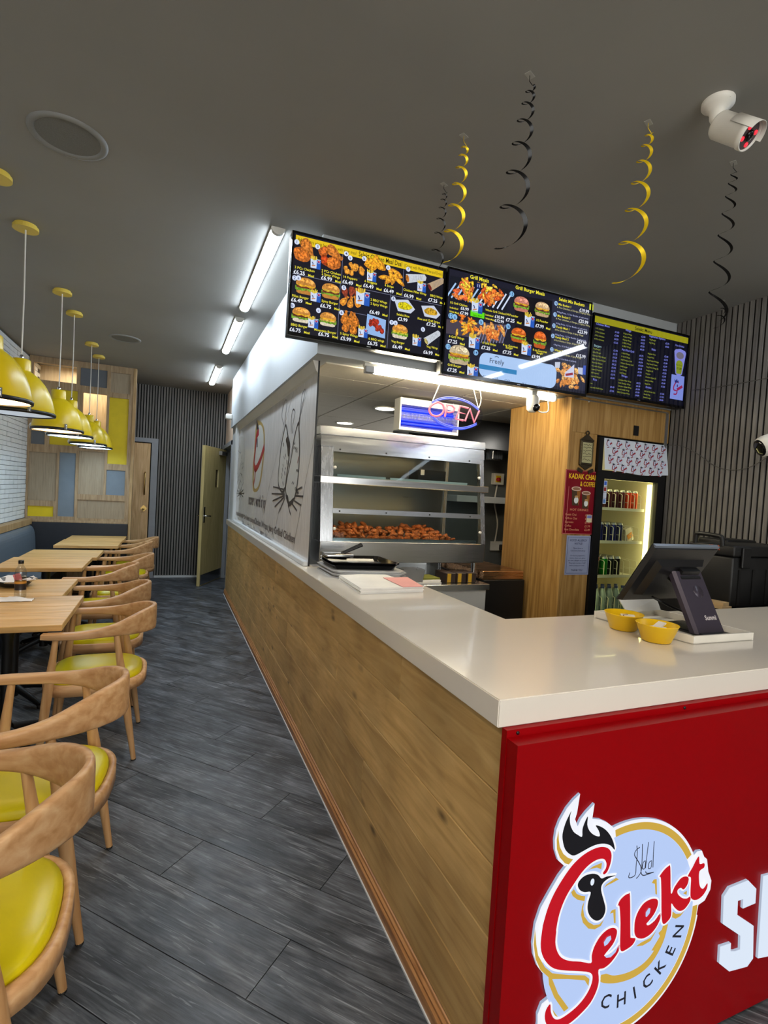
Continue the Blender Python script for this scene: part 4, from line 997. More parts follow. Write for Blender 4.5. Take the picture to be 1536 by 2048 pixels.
for n_, x, y, pr, a_, b_ in (('1/2 Grill Chicken', 165, 710, None, 0, 0), ('Individual', 158, 790, '£6.99', 335, 810), ('With Meal', 148, 855, '£7.99', 325, 885), ('Whole Grill Chicken', 740, 830, None, 0, 0), ('Individual', 742, 910, '£10.99', 893, 945), ('With Meal', 740, 970, '£12.99', 890, 1010)):
    mn.t(n_, x, y, .026 if 'Chicken' in n_ else .023)
    if pr: mn.price(pr, a_, b_, size=.037, meal=False)
for n_, x, y, pr, a_, b_ in (('6 Grill Wings', 145, 1265, '£7.25', 122, 1350), ('6 Grill Strips', 693, 1370, '£7.25', 673, 1455), ('Grill Burger', 122, 1730, '£7.25', 115, 1820)):
    mn.t(n_, x, y, .029); mn.price(pr, a_, b_, size=.043)
for n_, x, y, pr, a_, b_ in (('1/4 Pounder', -160, 600, '£7.25', -160, 700), ('1/2 Pounder', 360, 700, '£7.99', 345, 800), ('4 oz Gourmet', -210, 1120, None, 0, 0), ('Burger', -160, 1165, '£7.75', -215, 1250), ('8 oz Gourmet', 300, 1205, None, 0, 0), ('Burger', 365, 1255, '£9.99', 280, 1325)):
    mn.t(n_, x, y, .029, k=D_)
    if pr: mn.price(pr, a_, b_, k=D_, size=.043)
for i, (n_, y, pr, py) in enumerate((('Mix Bucket 1', 430, '£19.99', 535), ('Mix Bucket 2', 625, '£25.99', 720), ('Family Meal 1', 815, '£23.99', 900), ('Family Meal 2', 990, '£27.99', 1075), ('Wings Bucket', 1210, '£15.99', 1310))):
    mn.t(n_, 740 - i * 18, y, .030, k=D_); u, v = mn.at(1095 - i * 15, py, D_); mn.text(pr, u, v, .031, WHT, 6, 'L', .02)
    u, v = mn.at(715 - i * 18, y + 45, D_)
    mn.text('6 Pcs Chicken, 6 Strips, 6 Spicy Wings', u, v, .0165, (220, 214, 150), 6, width=.30 if i < 2 else .24); mn.text('4 Reg Fries, 1.5 Ltr Bottle of soft drink', u, v - .030, .015, (190, 196, 236), 6, width=.27 if i < 3 else .2)
pile(860, 1600, 90, 80, 26, ((206, 146, 80), (186, 116, 56), (222, 170, 104)), .022, .013, D_); pile(1000, 1700, 90, 50, 22, ((196, 126, 60), (214, 156, 90)), .022, .012, D_)
band(((850, 1580), (1010, 1440), (1000, 1670), (840, 1650)), (206, 210, 236), 4.4, D_); mn.line([mn.at(860, 1620, D_), mn.at(985, 1600, D_)], .016, (150, 40, 60), 5)
band(((680, 1400), (770, 1400), (760, 1500), (680, 1500)), (200, 206, 224), 4, D_); band(((1070, 1490), (1155, 1500), (1150, 1620), (1080, 1600)), (190, 198, 224), 4, D_); band(((1165, 1460), (1210, 1460), (1200, 1620), (1150, 1610)), (60, 90, 190), 3.8, D_)
# notification card
f_ = lambda a_, b_: mn.unpx(955 + a_, 700 + b_)
c = [mn.at(700, 1520), mn.at(635, 1700), mn.at(640, 1860), mn.at(720, 1930)] + [mn.at(620, 1880, D_), mn.at(685, 1760, D_), mn.at(695, 1560, D_), mn.at(610, 1450, D_)]
ul, vt = mn.at(640, 1600); ur, vb_ = mn.at(692, 1750, D_); ul += .002; vt = mn.at(760, 1520)[1]; vb_ = mn.at(700, 1930)[1] + .004; rad = .05
pts = []
for cx_, cy_, a0 in ((ur - rad, vt - rad, 0), (ul + rad, vt - rad, PI / 2), (ul + rad, vb_ + rad, PI), (ur - rad, vb_ + rad, 1.5 * PI)):
    pts += [(cx_ + rad * math.cos(a0 + PI / 2 * i / 6), cy_ + rad * math.sin(a0 + PI / 2 * i / 6)) for i in range(7)]
mn.poly(pts, (176, 206, 248), 9)
mn.rect(ul, vt - .105, ul + (ur - ul) * .47, vt - .076, (52, 132, 190), 10)
mn.text('Freely', ul + .075, vt - .058, .045, (40, 48, 70), 10); mn.line([(ul + .11, vt - .018), (ul + .125, vt - .01), (ul + .14, vt - .018)], .004, (40, 48, 70), 10)
for s, fx, dy in (('BBC iPLAYER', .15, .155), ('ITVX', .36, .158), ('My5', .58, .16), ('NETFLIX', .8, .163)): mn.text(s, ul + (ur - ul) * fx, vt - dy, .02, (70, 84, 120), 10, 'C')
screen('menu_screen', 'largest menu screen of grill meals and mix buckets with pale blue pop-up card', x0, x1, z0, z1, mn)
# ---- third screen
E_, F_ = (1165, 620, 10.24), (1265, 640, 10.776)
mn = Menu(*E_); mn.bg = (9, 10, 24)
x0, x1, z0, z1 = 2.632, 3.572, 2.272, 2.822
mn.rect(x0 + .012, z1 - .064, x1 - .012, z1 - .020, (150, 146, 22), 2); mn.text('Selekt Menu', (x0 + x1) / 2 + .0, z1 - .052, .034, (26, 26, 8), 3, 'C', .015)
LY, LP = (150, 160, 56), (128, 134, 226)
def colm(k, head, hx, hy, items, nx, ny, px_, py_, step_n, slope):
    mn.t(head, hx, hy, .031, LP, k=k)
    for i, (n_, p_) in enumerate(items):
        mn.t(n_, nx - i * slope, ny + i * step_n, .0215, LY, k=k, bold=.006); mn.t(p_, px_ - i * slope, py_ + i * step_n, .026, LP, k=k)
colm(E_, 'Chicken Menu', 275, 300, (('1 PC Chicken', '£1.80'), ('2 PCs Chicken', '£3.00'), ('3 PCs Chicken', '£4.50'), ('4 PCs Chicken', '£5.25')), 262, 385, 660, 465, 72, 8)
mn.t('Burgers', 235, 745, .031, (150, 186, 190))
colm(E_, '', 0, 0, (('Veg Burger', '£3.75'), ('Spicy Burger', '£3.75'), ('Chicken Fillet Burger', '£4.20'), ('BBQ Chicken Burger', '£3.75'), ('Mountain Burger', '£4.25'), ('Mountain Burger', '£4.75'), ('Quarter Pounder', '£4.75'), ('Half Pounder', '£6.75'), ('Gourmet Burger', '£6.50')), 212, 800, 630, 845, 70, 8)
colm(E_, 'Rice', 210, 1440, (('Rice', '£3.49'), ('Rice with Grill Strips', '£7.50')), 145, 1510, 560, 1590, 80, 8)
colm(E_, 'Wings', 875, 430, (('3 Spicy Wings', '£3.00'), ('6 Spicy Wings', '£3.99'), ('8 Spicy Wings', '£6.25'), ('3 BBQ Wings', '£3.50'), ('6 BBQ Wings', '£6.00')), 832, 490, 1200, 560, 65, 6)
colm(E_, 'Peri Peri Grill', 805, 830, (('3 Grill Wings', '£4.75'), ('10 Grill Wings', '£9.50'), ('Half Chicken Grill', '£6.99'), ('Whole Chicken Grill', '£10.99'), ('Grill Burger', '£4.99'), ('Grill Wrap', '£4.99'), ('Grill Strips', '£4.99')), 795, 895, 1160, 950, 67, 7)
colm(E_, 'Wraps', 790, 1365, (('Chicken Fillet Wrap', '£4.75'), ('Grill Chicken Wrap', '£4.99'), ('Chicken Kebab Wrap', '£4.99'), ('Lamb Kebab Wrap', '£4.99'), ('BBQ Chicken Wrap', '£4.89')), 735, 1440, 1100, 1510, 63, 7)
colm(F_, 'Vegetarian Options', 350, 360, (('Veg Burger', '£3.75'), ('Veg Wrap', '£4.00')), 358, 430, 705, 520, 70, 6)
colm(F_, 'Sides', 405, 650, (('Regular Fries', '£2.00'), ('Large Fries', '£2.75'), ('Reg Potato Wedges', '£2.49'), ('Reg Sweet Potato', '£2.99'), ('Reg Onion Rings (8)', '£2.75'), ('Nuggets (6)', '£2.50'), ('Poppers', '£2.99'), ('Chicken Strips (3)', '£2.99'), ('Jalapeno Bites', '£2.49'), ('Apple Pie', '£1.50')), 328, 735, 682, 800, 72, 8)
colm(F_, 'Drinks', 280, 1465, (('All Soft Drink Can', '£1.00'), ('Bottle Reg', '£1.50'), ('Bottle Large', '£3.00')), 248, 1545, 592, 1605, 66, 9)
mn.t('Hot Drinks', 920, 560, .030, (120, 124, 206), k=F_)
u, v = mn.at(1012, 900, F_)
mn.poly([(u - .062, v + .07), (u - .05, v + .085), (u, v + .095), (u + .05, v + .085), (u + .062, v + .07), (u + .035, v - .09), (u + .015, v - .105), (u - .015, v - .105), (u - .035, v - .09)], (128, 132, 214), 3); mn.ell(u, v + .045, .04, .026, (110, 104, 120), 4); mn.ell(u, v - .02, .036, .03, (126, 140, 34), 4); mn.poly([(u - .036, v - .02), (u + .036, v - .02), (u + .026, v - .09), (u - .026, v - .09)], (126, 140, 34), 4)
mn.text('Hot Drink', u, v - .032, .016, (40, 44, 8), 5, 'C'); mn.text('£1.00', u, v - .058, .022, (40, 44, 8), 5, 'C', .02)
u, v = mn.at(960, 1455, F_); mn.rect(u - .068, v - .09, u + .068, v + .09, (122, 138, 214), 3)
def mini(pr, u, v, s, ly, red=(168, 30, 52), dark=(34, 30, 70), ring=(190, 170, 120)):
    """small rooster badge"""
    pr.ell(u + .12 * s, v, .36 * s, .46 * s, ring, ly, n=16); pr.ell(u + .12 * s, v, .32 * s, .42 * s, (206, 212, 232) if ring != (122, 138, 214) else ring, ly + .4, n=16)
    pr.line(smooth_open([(u + .1 * s, v + .3 * s), (u - .1 * s, v + .34 * s), (u - .3 * s, v + .05 * s), (u - .28 * s, v - .18 * s), (u, v - .22 * s), (u - .06 * s, v - .42 * s), (u - .28 * s, v - .44 * s)], 3), .085 * s, red, ly + .8)
    pr.line([(u - .02 * s, v - .14 * s), (u + .44 * s, v + .12 * s)], .17 * s, red, ly + .9)
    pr.poly([(u - .3 * s, v + .5 * s), (u - .24 * s, v + .28 * s), (u + .04 * s, v + .3 * s), (u + .1 * s, v + .46 * s), (u - .02 * s, v + .4 * s), (u - .08 * s, v + .54 * s), (u - .18 * s, v + .4 * s)], dark, ly + 1)
    pr.ell(u, v + .1 * s, .05 * s, .1 * s, dark, ly + 1, n=8)
mini(mn, u, v, .12, 4, (140, 30, 80), (40, 40, 110), (122, 138, 214))
screen('menu_screen', 'dim menu screen of price lists beside the slatted side wall', x0, x1, z0, z1, mn)
# ================================================================= ceiling battens
def batten(name, label, x, y0, y1, power, color, group, z=ZC, w_=.078, mat=None):
    t = thing(name, label, 'light', (x, (y0 + y1) / 2, z), group)
    obj('back_tray', MB().box(x - w_ / 2, x + w_ / 2, y0, y1, z - .012, z), m_whiteplastic, t)
    prof = [(x - w_ / 2 + .004, z - .012)] + [(x + (w_ / 2 - .004) * math.cos(PI + PI * k / 8), z - .012 - .026 * math.sin(PI * k / 8)) for k in range(1, 8)] + [(x + w_ / 2 - .004, z - .012)]
    obj('diffuser', MB().prism(prof, lambda a_, b_, d: (a_, d, b_), y0 + .03, y1 - .03), mat, t)
    for e0, e1 in ((y0, y0 + .03), (y1 - .03, y1)): obj('end_cap', MB().prism(prof, lambda a_, b_, d: (a_, d, b_), e0, e1), m_whiteplastic, t)
    return t
m_cool = glow('cool_led_diffuser', (228, 242, 255), K_BATTEN)
m_till = glow('till_led_diffuser', (230, 242, 255), 22.0)
m_fill = glow('fill_led_diffuser', (255, 240, 222), K_FRONT)
for k, (y0, y1) in enumerate(((2.98, 4.44), (4.70, 5.95), (6.70, 7.93))):
    batten('led_batten', ('nearest ceiling batten light over the aisle beside the menu screens', 'middle ceiling batten light over the aisle', 'farthest ceiling batten light near the slatted end wall')[k], .505, y0, y1, K_BATTEN, None, 'ceiling battens over the aisle', mat=m_cool)
for x, y0, y1, lb in ((.505, -1.15, .30, 'batten light on the ceiling above the camera side of the aisle'), (.505, -2.9, -1.45, 'batten light on the ceiling next to the shop front'),
                  (-.9, -.6, .85, 'batten light on the ceiling over the front dining tables'), (3.40, .95, 1.95, 'batten light on the ceiling close to the slatted side wall by the till'), (3.40, -.75, .70, 'batten light on the ceiling by the slatted wall further from the till')):
    batten('led_batten', lb, x, y0, y1, K_FRONT, None, 'ceiling battens over the shop front', mat=m_till if x > 3 else m_fill)  # aisle, shop front and dining battens here are unseen extras for brightness
# ================================================================= pendants
m_py = plain('yellow_enamel', (222, 192, 16), .32, var=.03)
m_pin = plain('white_enamel', (236, 234, 226), .4)
m_rim = plain('black_rim', (24, 22, 20), .4)
m_cordm = plain('white_cord', (214, 210, 200), .5)
m_rose = plain('cream_yellow_rose', (226, 198, 84), .4)
g_warm = glow('pendant_lens_warm', (255, 206, 140), 10.0)
g_cool = glow('pendant_lens_cool', (206, 236, 255), 12.0)
g_dim = glow('pendant_lens_dim', (190, 200, 210), .7)
prof = [(.176, 0), (.178, .012), (.173, .045), (.163, .09), (.147, .135), (.123, .18), (.094, .215), (.063, .240), (.052, .247), (.050, .252), (.048, .312), (.043, .318), (0, .319)]
RZ = 1.852
def pendant(y, lens, label, x=-.835):
    t = thing('pendant_lamp', label, 'lamp', (x, y, RZ), 'yellow dome pendants over the tables')
    obj('shade', MB().lathe(prof, (x, y, RZ), 40), m_py, t)
    obj('shade_lining', MB().lathe([(.172, .004), (.158, .09), (.118, .178), (.06, .235), (0, .24)], (x, y, RZ), 32), m_pin, t)
    obj('rim_band', MB().lathe([(.170, -.007), (.182, -.007), (.184, .009), (.178, .015), (.172, .012), (.170, -.007)], (x, y, RZ), 40), m_rim, t)
    obj('lens', MB().lathe([(0, -.012), (.08, -.009), (.15, -.003), (.172, .001)], (x, y, RZ), 32), lens, t)
    for k in range(3):
        a_ = 2 * PI * k / 3 - 1.1; cx, cy = x + .178 * math.cos(a_), y + .178 * math.sin(a_)
        cl = obj('rim_clip', MB().obox((cx, cy, RZ + .022), (-math.sin(a_), math.cos(a_), 0), (math.cos(a_), math.sin(a_), 0), (0, 0, 1), .009, .006, .022), m_chrome, t)
        obj('clip_loop', MB().tube([(cx + .008 * math.cos(a_), cy + .008 * math.sin(a_), RZ + .038), (cx + .016 * math.cos(a_), cy + .016 * math.sin(a_), RZ + .022), (cx + .01 * math.cos(a_), cy + .01 * math.sin(a_), RZ + .0)], .003, 6), m_chrome, cl)
    obj('cord_grip', MB().lathe([(.012, .318), (.012, .335), (.005, .345)], (x, y, RZ), 12), m_chrome, t)
    obj('cord', MB().tube([(x, y, RZ + .33), (x + .003, y, 2.55), (x, y, ZC - .03)], .0042, 6), m_cordm, t)
    obj('ceiling_rose', MB().lathe([(0, -.03), (.066, -.03), (.066, -.012), (.057, -.011), (.057, 0), (0, 0)], (x, y, ZC), 28, smooth=False), m_rose, t)
for y, l_, lb in ((3.13, g_warm, 'yellow dome pendant cut off by the picture edge, nearest the camera'), (3.69, g_dim, 'yellow dome pendant second from the camera, with dark lens'), (4.815, g_warm, 'warm lit yellow dome pendant third from the camera'),
                (5.38, g_cool, 'cool lit yellow dome pendant fourth from the camera'), (6.49, g_cool, 'cool lit yellow dome pendant second from the panelled screen'), (7.10, g_cool, 'yellow dome pendant closest to the panelled screen')): pendant(y, l_, lb)
# ================================================================= round ceiling speakers
m_grille = plain('grey_speaker_grille', (118, 118, 115), .7, var=.2, scale=400)
m_spring = plain('grey_speaker_ring', (134, 134, 132), .5)
for x, y, lb in ((-.458, 2.655, 'large round grey speaker grille in the ceiling near the camera'), (-.483, 6.07, 'round grey speaker grille in the ceiling by the far pendants')):
    t = thing('ceiling_speaker', lb, 'speaker', (x, y, ZC), 'round ceiling speakers')
    obj('ring', MB().lathe([(.152, 0), (.150, -.008), (.135, -.012), (.122, -.004), (.122, 0)], (x, y, ZC), 48), m_spring, t)
    obj('grille', MB().lathe([(0, -.006), (.08, -.0055), (.122, -.004)], (x, y, ZC), 40), m_grille, t)
# ================================================================= hanging foil swirls
m_gold = plain('gold_foil', (236, 200, 20), .25, .45)
m_blk = plain('black_foil', (14, 13, 14), .16, .3)
m_tape = plain('clear_tape', (168, 166, 160), .35)
def swirl(label, x, y, drop, turns, r0, r1, wd, m, ph, hand=1):
    t = thing('foil_swirl', label, 'decoration', (x, y, ZC), 'foil swirls hanging from the ceiling')
    n = int(turns * 30); vs = []; fs = []; c0 = .035; D = np.array([.92, -.38, 0]); F = np.array([.38, .92, 0]); z = 0.0; zs = []
    th_end = 2 * PI * math.floor(turns) + ph
    th0 = th_end - 2 * PI * turns
    for i in range(n + 1):
        s_ = i / n; th = th0 + (th_end - th0) * s_
        zs.append(z); z += (.25 + 1.5 * s_ ** 1.1) * (1 + .93 * math.cos(th))
    for i in range(n + 1):
        s_ = i / n; th = th0 + (th_end - th0) * s_; rr_ = r0 + (r1 - r0) * s_ ** 1.2
        cpt = np.array([x, y, ZC - c0 - drop * zs[i] / zs[-1]]) + D * (r0 * 1.6 - rr_ + rr_ * math.cos(th)) + hand * F * rr_ * .5 * math.sin(th)
        wv = wd * (.55 + .45 * s_) * (.75 + .25 * math.cos(th))
        for o_ in (-1, 1): vs.append(tuple(cpt + D * o_ * wv * .36 + np.array([0, 0, o_ * wv * .22])))
    for i in range(n): fs.append((2 * i, 2 * i + 1, 2 * i + 3, 2 * i + 2))
    obj('ribbon', MB().add(vs, fs, True), m, t)
    p0 = vs[0]
    obj('thread', MB().tube([(x, y, ZC - .001), (x, y, ZC - .02), (p0[0], p0[1], p0[2])], .0012, 5), m, t)
    obj('tape', MB().obox((x, y, ZC - .001), (.9, .4, 0), (-.4, .9, 0), (0, 0, 1), .017, .011, .0008), m_tape, t)
swirl('black foil swirl with the widest curl hanging in front of the menu screens', 1.076, 1.519, .545, 6.6, .012, .052, .020, m_blk, 2.7)
swirl('gold foil swirl above the joint of the first two menu screens', 1.034, 1.878, .46, 6.3, .012, .042, .020, m_gold, 2.3)
swirl('small black foil swirl above the first menu screen', 1.122, 2.199, .34, 6.2, .010, .030, .012, m_blk, 1.2)
swirl('gold foil swirl hanging nearest the ceiling security camera', 1.608, 1.499, .56, 6.4, .012, .056, .024, m_gold, 2.7)
swirl('black foil swirl hanging below the ceiling security camera', 2.102, 1.507, .62, 7.2, .012, .042, .018, m_blk, 1.5, -1)
p = P(1456, 604, z=ZC)
swirl('short dark foil swirl close to the slatted wall in the corner', min(p[0], 3.44), p[1], .15, 2.6, .012, .036, .016, m_blk, 2.5)
# ================================================================= security cameras
m_cam = plain('camera_white', (222, 220, 212), .35)
bx, by = 1.735, 1.318
t = thing('security_camera', 'white bullet security camera with red lights fixed to the ceiling', 'camera', (bx, by, ZC))
obj('mount', MB().lathe([(.052, 0), (.052, -.014), (.040, -.018), (.034, -.030), (.026, -.034), (.024, -.060), (.018, -.072)], (bx, by, ZC), 28).lathe([(.0, -.072), (.018, -.072)], (bx, by, ZC), 28), m_cam, t)
for a_ in (0.4, 2.5, 4.6): obj('mount_screw', MB().lathe([(0, -.0155), (.005, -.0155), (.005, -.013)], (bx + .043 * math.cos(a_), by + .043 * math.sin(a_), ZC), 8), m_black, t)
c = np.array([bx + .030, by - .040, ZC - .112]); ax = np.array([.207, -.606, -.548]); ax /= np.linalg.norm(ax)
obj('barrel', MB().lathe([(0, -.066), (.040, -.064), (.0445, -.056), (.0445, .050), (.047, .052), (.047, .072), (.043, .072), (.043, .064), (0, .064)], c, 32, ax), m_cam, t)
obj('elbow', MB().tube([(bx, by, ZC - .062), (bx + .008, by - .002, ZC - .085), c - ax * .04 + np.array([0, 0, .02])], [.019, .019, .016], 12), m_cam, t)
obj('front_disc', MB().lathe([(0, .0655), (.0425, .0655)], c, 28, ax), plain('camera_face', (70, 62, 64), .3), t)
u = np.cross(ax, [0, 0, 1.]); u /= np.linalg.norm(u); v = np.cross(u, ax)
obj('lens', MB().lathe([(.017, .066), (.017, .072), (.010, .074), (0, .070)], c, 20, ax), m_blackgloss, t)
gl_r = glow('infrared_led', (236, 40, 56), 1.4, False)
for a_ in (.5, 2.4, 3.9, 5.5):
    obj('infrared_lamp', MB().lathe([(.0075, .066), (.0075, .069), (0, .071)], c + .029 * (math.cos(a_) * u + math.sin(a_) * v), 12, ax), gl_r, t)
vis = MB(); n = 14
for k in range(n + 1): pass
ring = [(PI * .05 + PI * .9 * k / n) for k in range(n + 1)]
vs = [c + ax * h_ + r_ * (math.cos(a_) * u + math.sin(a_) * v) for h_, r_ in ((.0, .0475), (.088, .0475), (.088, .0495), (.0, .0495)) for a_ in ring]
m_ = n + 1; fs = [(i * m_ + k, i * m_ + k + 1, ((i + 1) % 4) * m_ + k + 1, ((i + 1) % 4) * m_ + k) for i in range(4) for k in range(n)]
obj('sun_shield', MB().add(vs, fs, True), m_cam, t)
# camera cropped by the picture edge, on the slatted wall
p = P(1524, 888, x=3.30)
t = thing('security_camera', 'white rounded security camera on the slatted side wall at the picture edge', 'camera', (XR - .03, p[1] - .05, p[2]))
q0 = np.array([XR - .028, p[1] - .12, p[2] + .03])
ax = np.array([-.80, .42, -.40]); ax /= np.linalg.norm(ax); c = np.array([3.31, p[1] - .035, p[2] - .005])
obj('housing', MB().lathe([(0, -.15), (.05, -.145), (.062, -.12), (.064, .02), (.058, .05), (.050, .056)], c, 28, ax), m_cam, t)
obj('front_glass', MB().lathe([(.052, .050), (.050, .060), (.03, .066), (0, .067)], c, 24, ax), m_blackgloss, t)
obj('bracket', MB().tube([(XR - .021, c[1] - .03, c[2] - .10), (3.47, c[1] - .02, c[2] - .09), c - ax * .08], .016, 10).lathe([(.045, 0), (.045, .012), (0, .012)], (XR - .0215, c[1] - .03, c[2] - .10), 20, (-1, 0, 0)), m_cam, t)
# cables clipped to the slats
for pts, lb in (([(1336, 890), (1365, 893), (1395, 908), (1430, 932), (1465, 940), (1500, 934), (1534, 915)], 'thin grey cable looping along the slatted wall to the wall camera'), ([(1385, 780), (1420, 776), (1470, 768), (1536, 756)], 'thin dark cable running level across the slatted wall beside the dim menu screen')):
    w3 = [P(a_, b_, x=XR - .025) for a_, b_ in pts]
    o = obj('wall_cable', MB().tube(smooth_open(w3, 5), .0026, 6), plain('cable_grey', (92, 88, 82), .6), None); tag(o, lb, 'cable')
# small tube alarm on the aisle wall by the far door
p = P(452, 840, x=XA)
o = obj('wall_sensor', MB().cbox(XA - .085, XA, 7.30, 7.38, 2.385, 2.455, .012, 2), m_cam); tag(o, 'small white sensor box on the white bulkhead over the open door', 'sensor')
# ================================================================= dining chairs
m_ch = wood('ash_chair', (178, 132, 86), (198, 154, 108), (214, 176, 132), 0, 1.4, rough=.38, stretch=16, dist=.35, rand=True, bump=.03)
m_chl = wood('ash_chair_leg', (172, 126, 80), (194, 150, 102), (210, 172, 126), 2, 1.4, rough=.4, stretch=16, dist=.35, rand=True, bump=.03)
m_seat = plain('chartreuse_vinyl', (206, 190, 8), .33, var=.05, scale=5)
m_foot = plain('chair_glide', (20, 18, 16), .6)
def make_chair():
    """front looks to -X (the tables), rounded back to the aisle (+X); origin on the floor"""
    t = thing('dining_chair', '', 'chair', (0, 0, 0), 'round-back chairs along the aisle')
    half = [(-.245, .268, .700, .048, .028), (-.20, .274, .699, .052, .032), (-.10, .276, .698, .050, .036), (.00, .258, .702, .042, .046), (.08, .224, .708, .035, .066), (.145, .178, .716, .030, .098), (.200, .120, .722, .027, .124), (.240, .060, .725, .025, .136), (.255, .0, .726, .025, .140)]
    full_ = [(a_, -b_, c_, d_, e_) for a_, b_, c_, d_, e_ in half] + [(a_, b_, c_, d_, e_) for a_, b_, c_, d_, e_ in half[-2::-1]]
    sm = smooth_open(full_, 4)
    pts = [s_[:3] for s_ in sm]
    tilt = [(.10 * max(0, (s_[0] - .05) / .2)) for s_ in sm]
    obj('arm_rail', MB().sweep(pts, [s_[3] for s_ in sm], [s_[4] for s_ in sm], 12), m_ch, t)
    prof_ = lambda f_, tp: [(f_ + (tp - f_) * k / 8.0) for k in range(9)]
    for sy in (-1, 1):
        for (fx, fy, tx, ty, zt) in ((-.255, .262, -.185, .270, .695), (.185, .232, .078, .222, .690)):
            a_ = np.array([fx, sy * fy, .006]); b_ = np.array([tx, sy * ty, zt])
            rad = [.0125, .0145, .0175, .0205, .0225, .0225, .019, .0155, .0135]
            lg = obj('leg', MB().tube([a_ + (b_ - a_) * k / 8 for k in range(9)], rad, 12), m_chl, t)
            obj('glide', MB().lathe([(.0125, 0), (.0125, .007), (0, .007)], (fx, sy * fy, 0), 10), m_foot, lg)
    def outline(g):
        o_ = []
        for k in range(40):
            a_ = 2 * PI * k / 40; cx_, sy_ = math.cos(a_), math.sin(a_)
            o_.append(((-.02 + (.235 + g) * math.copysign(abs(cx_) ** (.72 if cx_ > 0 else .5), cx_)), (.238 + g) * math.copysign(abs(sy_) ** (.72 if cx_ > 0 else .5), sy_)))
        return o_
    # seat frame: wooden band
    vs = []; fs = []; O, I = outline(.012), outline(-.012); N = 40
    lay = [(O, .375), (O, .428), ([(a_ * .5 + c_ * .5, b_ * .5 + d_ * .5) for (a_, b_), (c_, d_) in zip(O, I)], .434), (I, .428), (I, .375)]
    for pts_, z_ in lay: vs += [(a_, b_, z_) for a_, b_ in pts_]
    for i in range(len(lay)):
        j = (i + 1) % len(lay)
        for k in range(N): fs.append((i * N + k, i * N + (k + 1) % N, j * N + (k + 1) % N, j * N + k))
    obj('seat_frame', MB().add(vs, fs, True), m_ch, t)
    vs = []; fs = []; lay = [(outline(-.013), .40), (outline(-.013), .432), (outline(-.018), .446), (outline(-.035), .456), (outline(-.08), .464), (outline(-.15), .467)]
    for pts_, z_ in lay: vs += [(a_, b_, z_) for a_, b_ in pts_]
    for i in range(len(lay) - 1):
        for k in range(N): fs.append((i * N + k, i * N + (k + 1) % N, (i + 1) * N + (k + 1) % N, (i + 1) * N + k))
    fs.append(tuple(range(N))[::-1]); fs.append(tuple(range(5 * N, 6 * N)))
    obj('seat_pad', MB().add(vs, fs, True), m_seat, t)
    return t
proto = make_chair(); KM = kid_map()
CH = [(-.410, 1.44, 1, 'nearest round-back chair with yellow seat, cut by the picture edge'), (-.372, 2.085, -5, 'second nearest round-back chair with yellow seat, beside the open aisle'), (-.305, 3.24, 0, 'round-back chair at the table edge nearest the camera'),
      (-.355, 3.97, 1, 'round-back chair drawn up to the table with the bottle'), (-.475, 4.87, -2, 'round-back chair pushed furthest in under a middle table'), (-.375, 5.50, 1, 'round-back chair at the farther of the two middle tables'),
      (-.415, 6.58, 0, 'round-back chair at the second last table'), (-.36, 7.13, 0, 'last round-back chair next to the panelled screen')]
for i, (x, y, a_, lb) in enumerate(CH):
    o = proto if i == 0 else copy_tree(proto, KM)
    o.location = (x, y, 0); o.rotation_euler = (0, 0, math.radians(a_)); o['label'] = lb
# ================================================================= tables
m_tab = wood('oak_table_board', (184, 142, 82), (206, 164, 102), (222, 186, 130), 0, 1.3, rough=.4, stretch=11, bump=.05)
m_iron = plain('black_cast_iron', (14, 14, 15), .5)
TW, TD, TZ = .62, .635, .75
def make_table():
    t = thing('dining_table', '', 'table', (0, 0, 0), 'small oak tables along the banquette')
    n = 5
    for k in range(n):
        y0 = -TD / 2 + TD * k / n
        obj('board', MB().cbox(-TW / 2, TW / 2, y0 + .0005, y0 + TD / n - .0005, TZ - .032, TZ, .0025), m_tab, t)
    obj('column', MB().lathe([(.032, .03), (.032, .12), (.026, .16), (.026, .58), (.034, .62), (.034, TZ - .05)], (0, 0, 0), 16), m_iron, t)
    obj('top_spider', MB().box(-.2, .2, -.02, .02, TZ - .052, TZ - .032).box(-.02, .02, -.2, .2, TZ - .052, TZ - .032), m_iron, t)
    for a_ in (PI / 4, 3 * PI / 4, 5 * PI / 4, 7 * PI / 4):
        ca, sa = math.cos(a_), math.sin(a_)
        obj('foot', MB().tube([(.03 * ca, .03 * sa, .09), (.14 * ca, .14 * sa, .06), (.27 * ca, .27 * sa, .018)], [.024, .02, .016], 8).lathe([(.02, 0), (.02, .02), (0, .02)], (.27 * ca, .27 * sa, 0), 10), m_iron, t)
    return t
pt = make_table(); KM = kid_map()
for i, (x, y, sy, lb) in enumerate(((-.78, 3.357, 1.155, 'small oak table nearest the camera, in front of the napkin'), (-.90, 4.032, .937, 'small oak table with the drink bottle and basket'), (-.945, 5.175, 1.02, 'nearer small oak table of the middle pair'), (-.91, 5.780, .87, 'farther small oak table of the middle pair'), (-.81, 6.76, 1.0, 'nearer small oak table of the far pair'), (-.80, 7.32, .72, 'small oak table against the panelled screen'))):
    o = pt if i == 0 else copy_tree(pt, KM)
    o.location = (x, y, 0); o['label'] = lb; o.scale = (1, sy, 1)
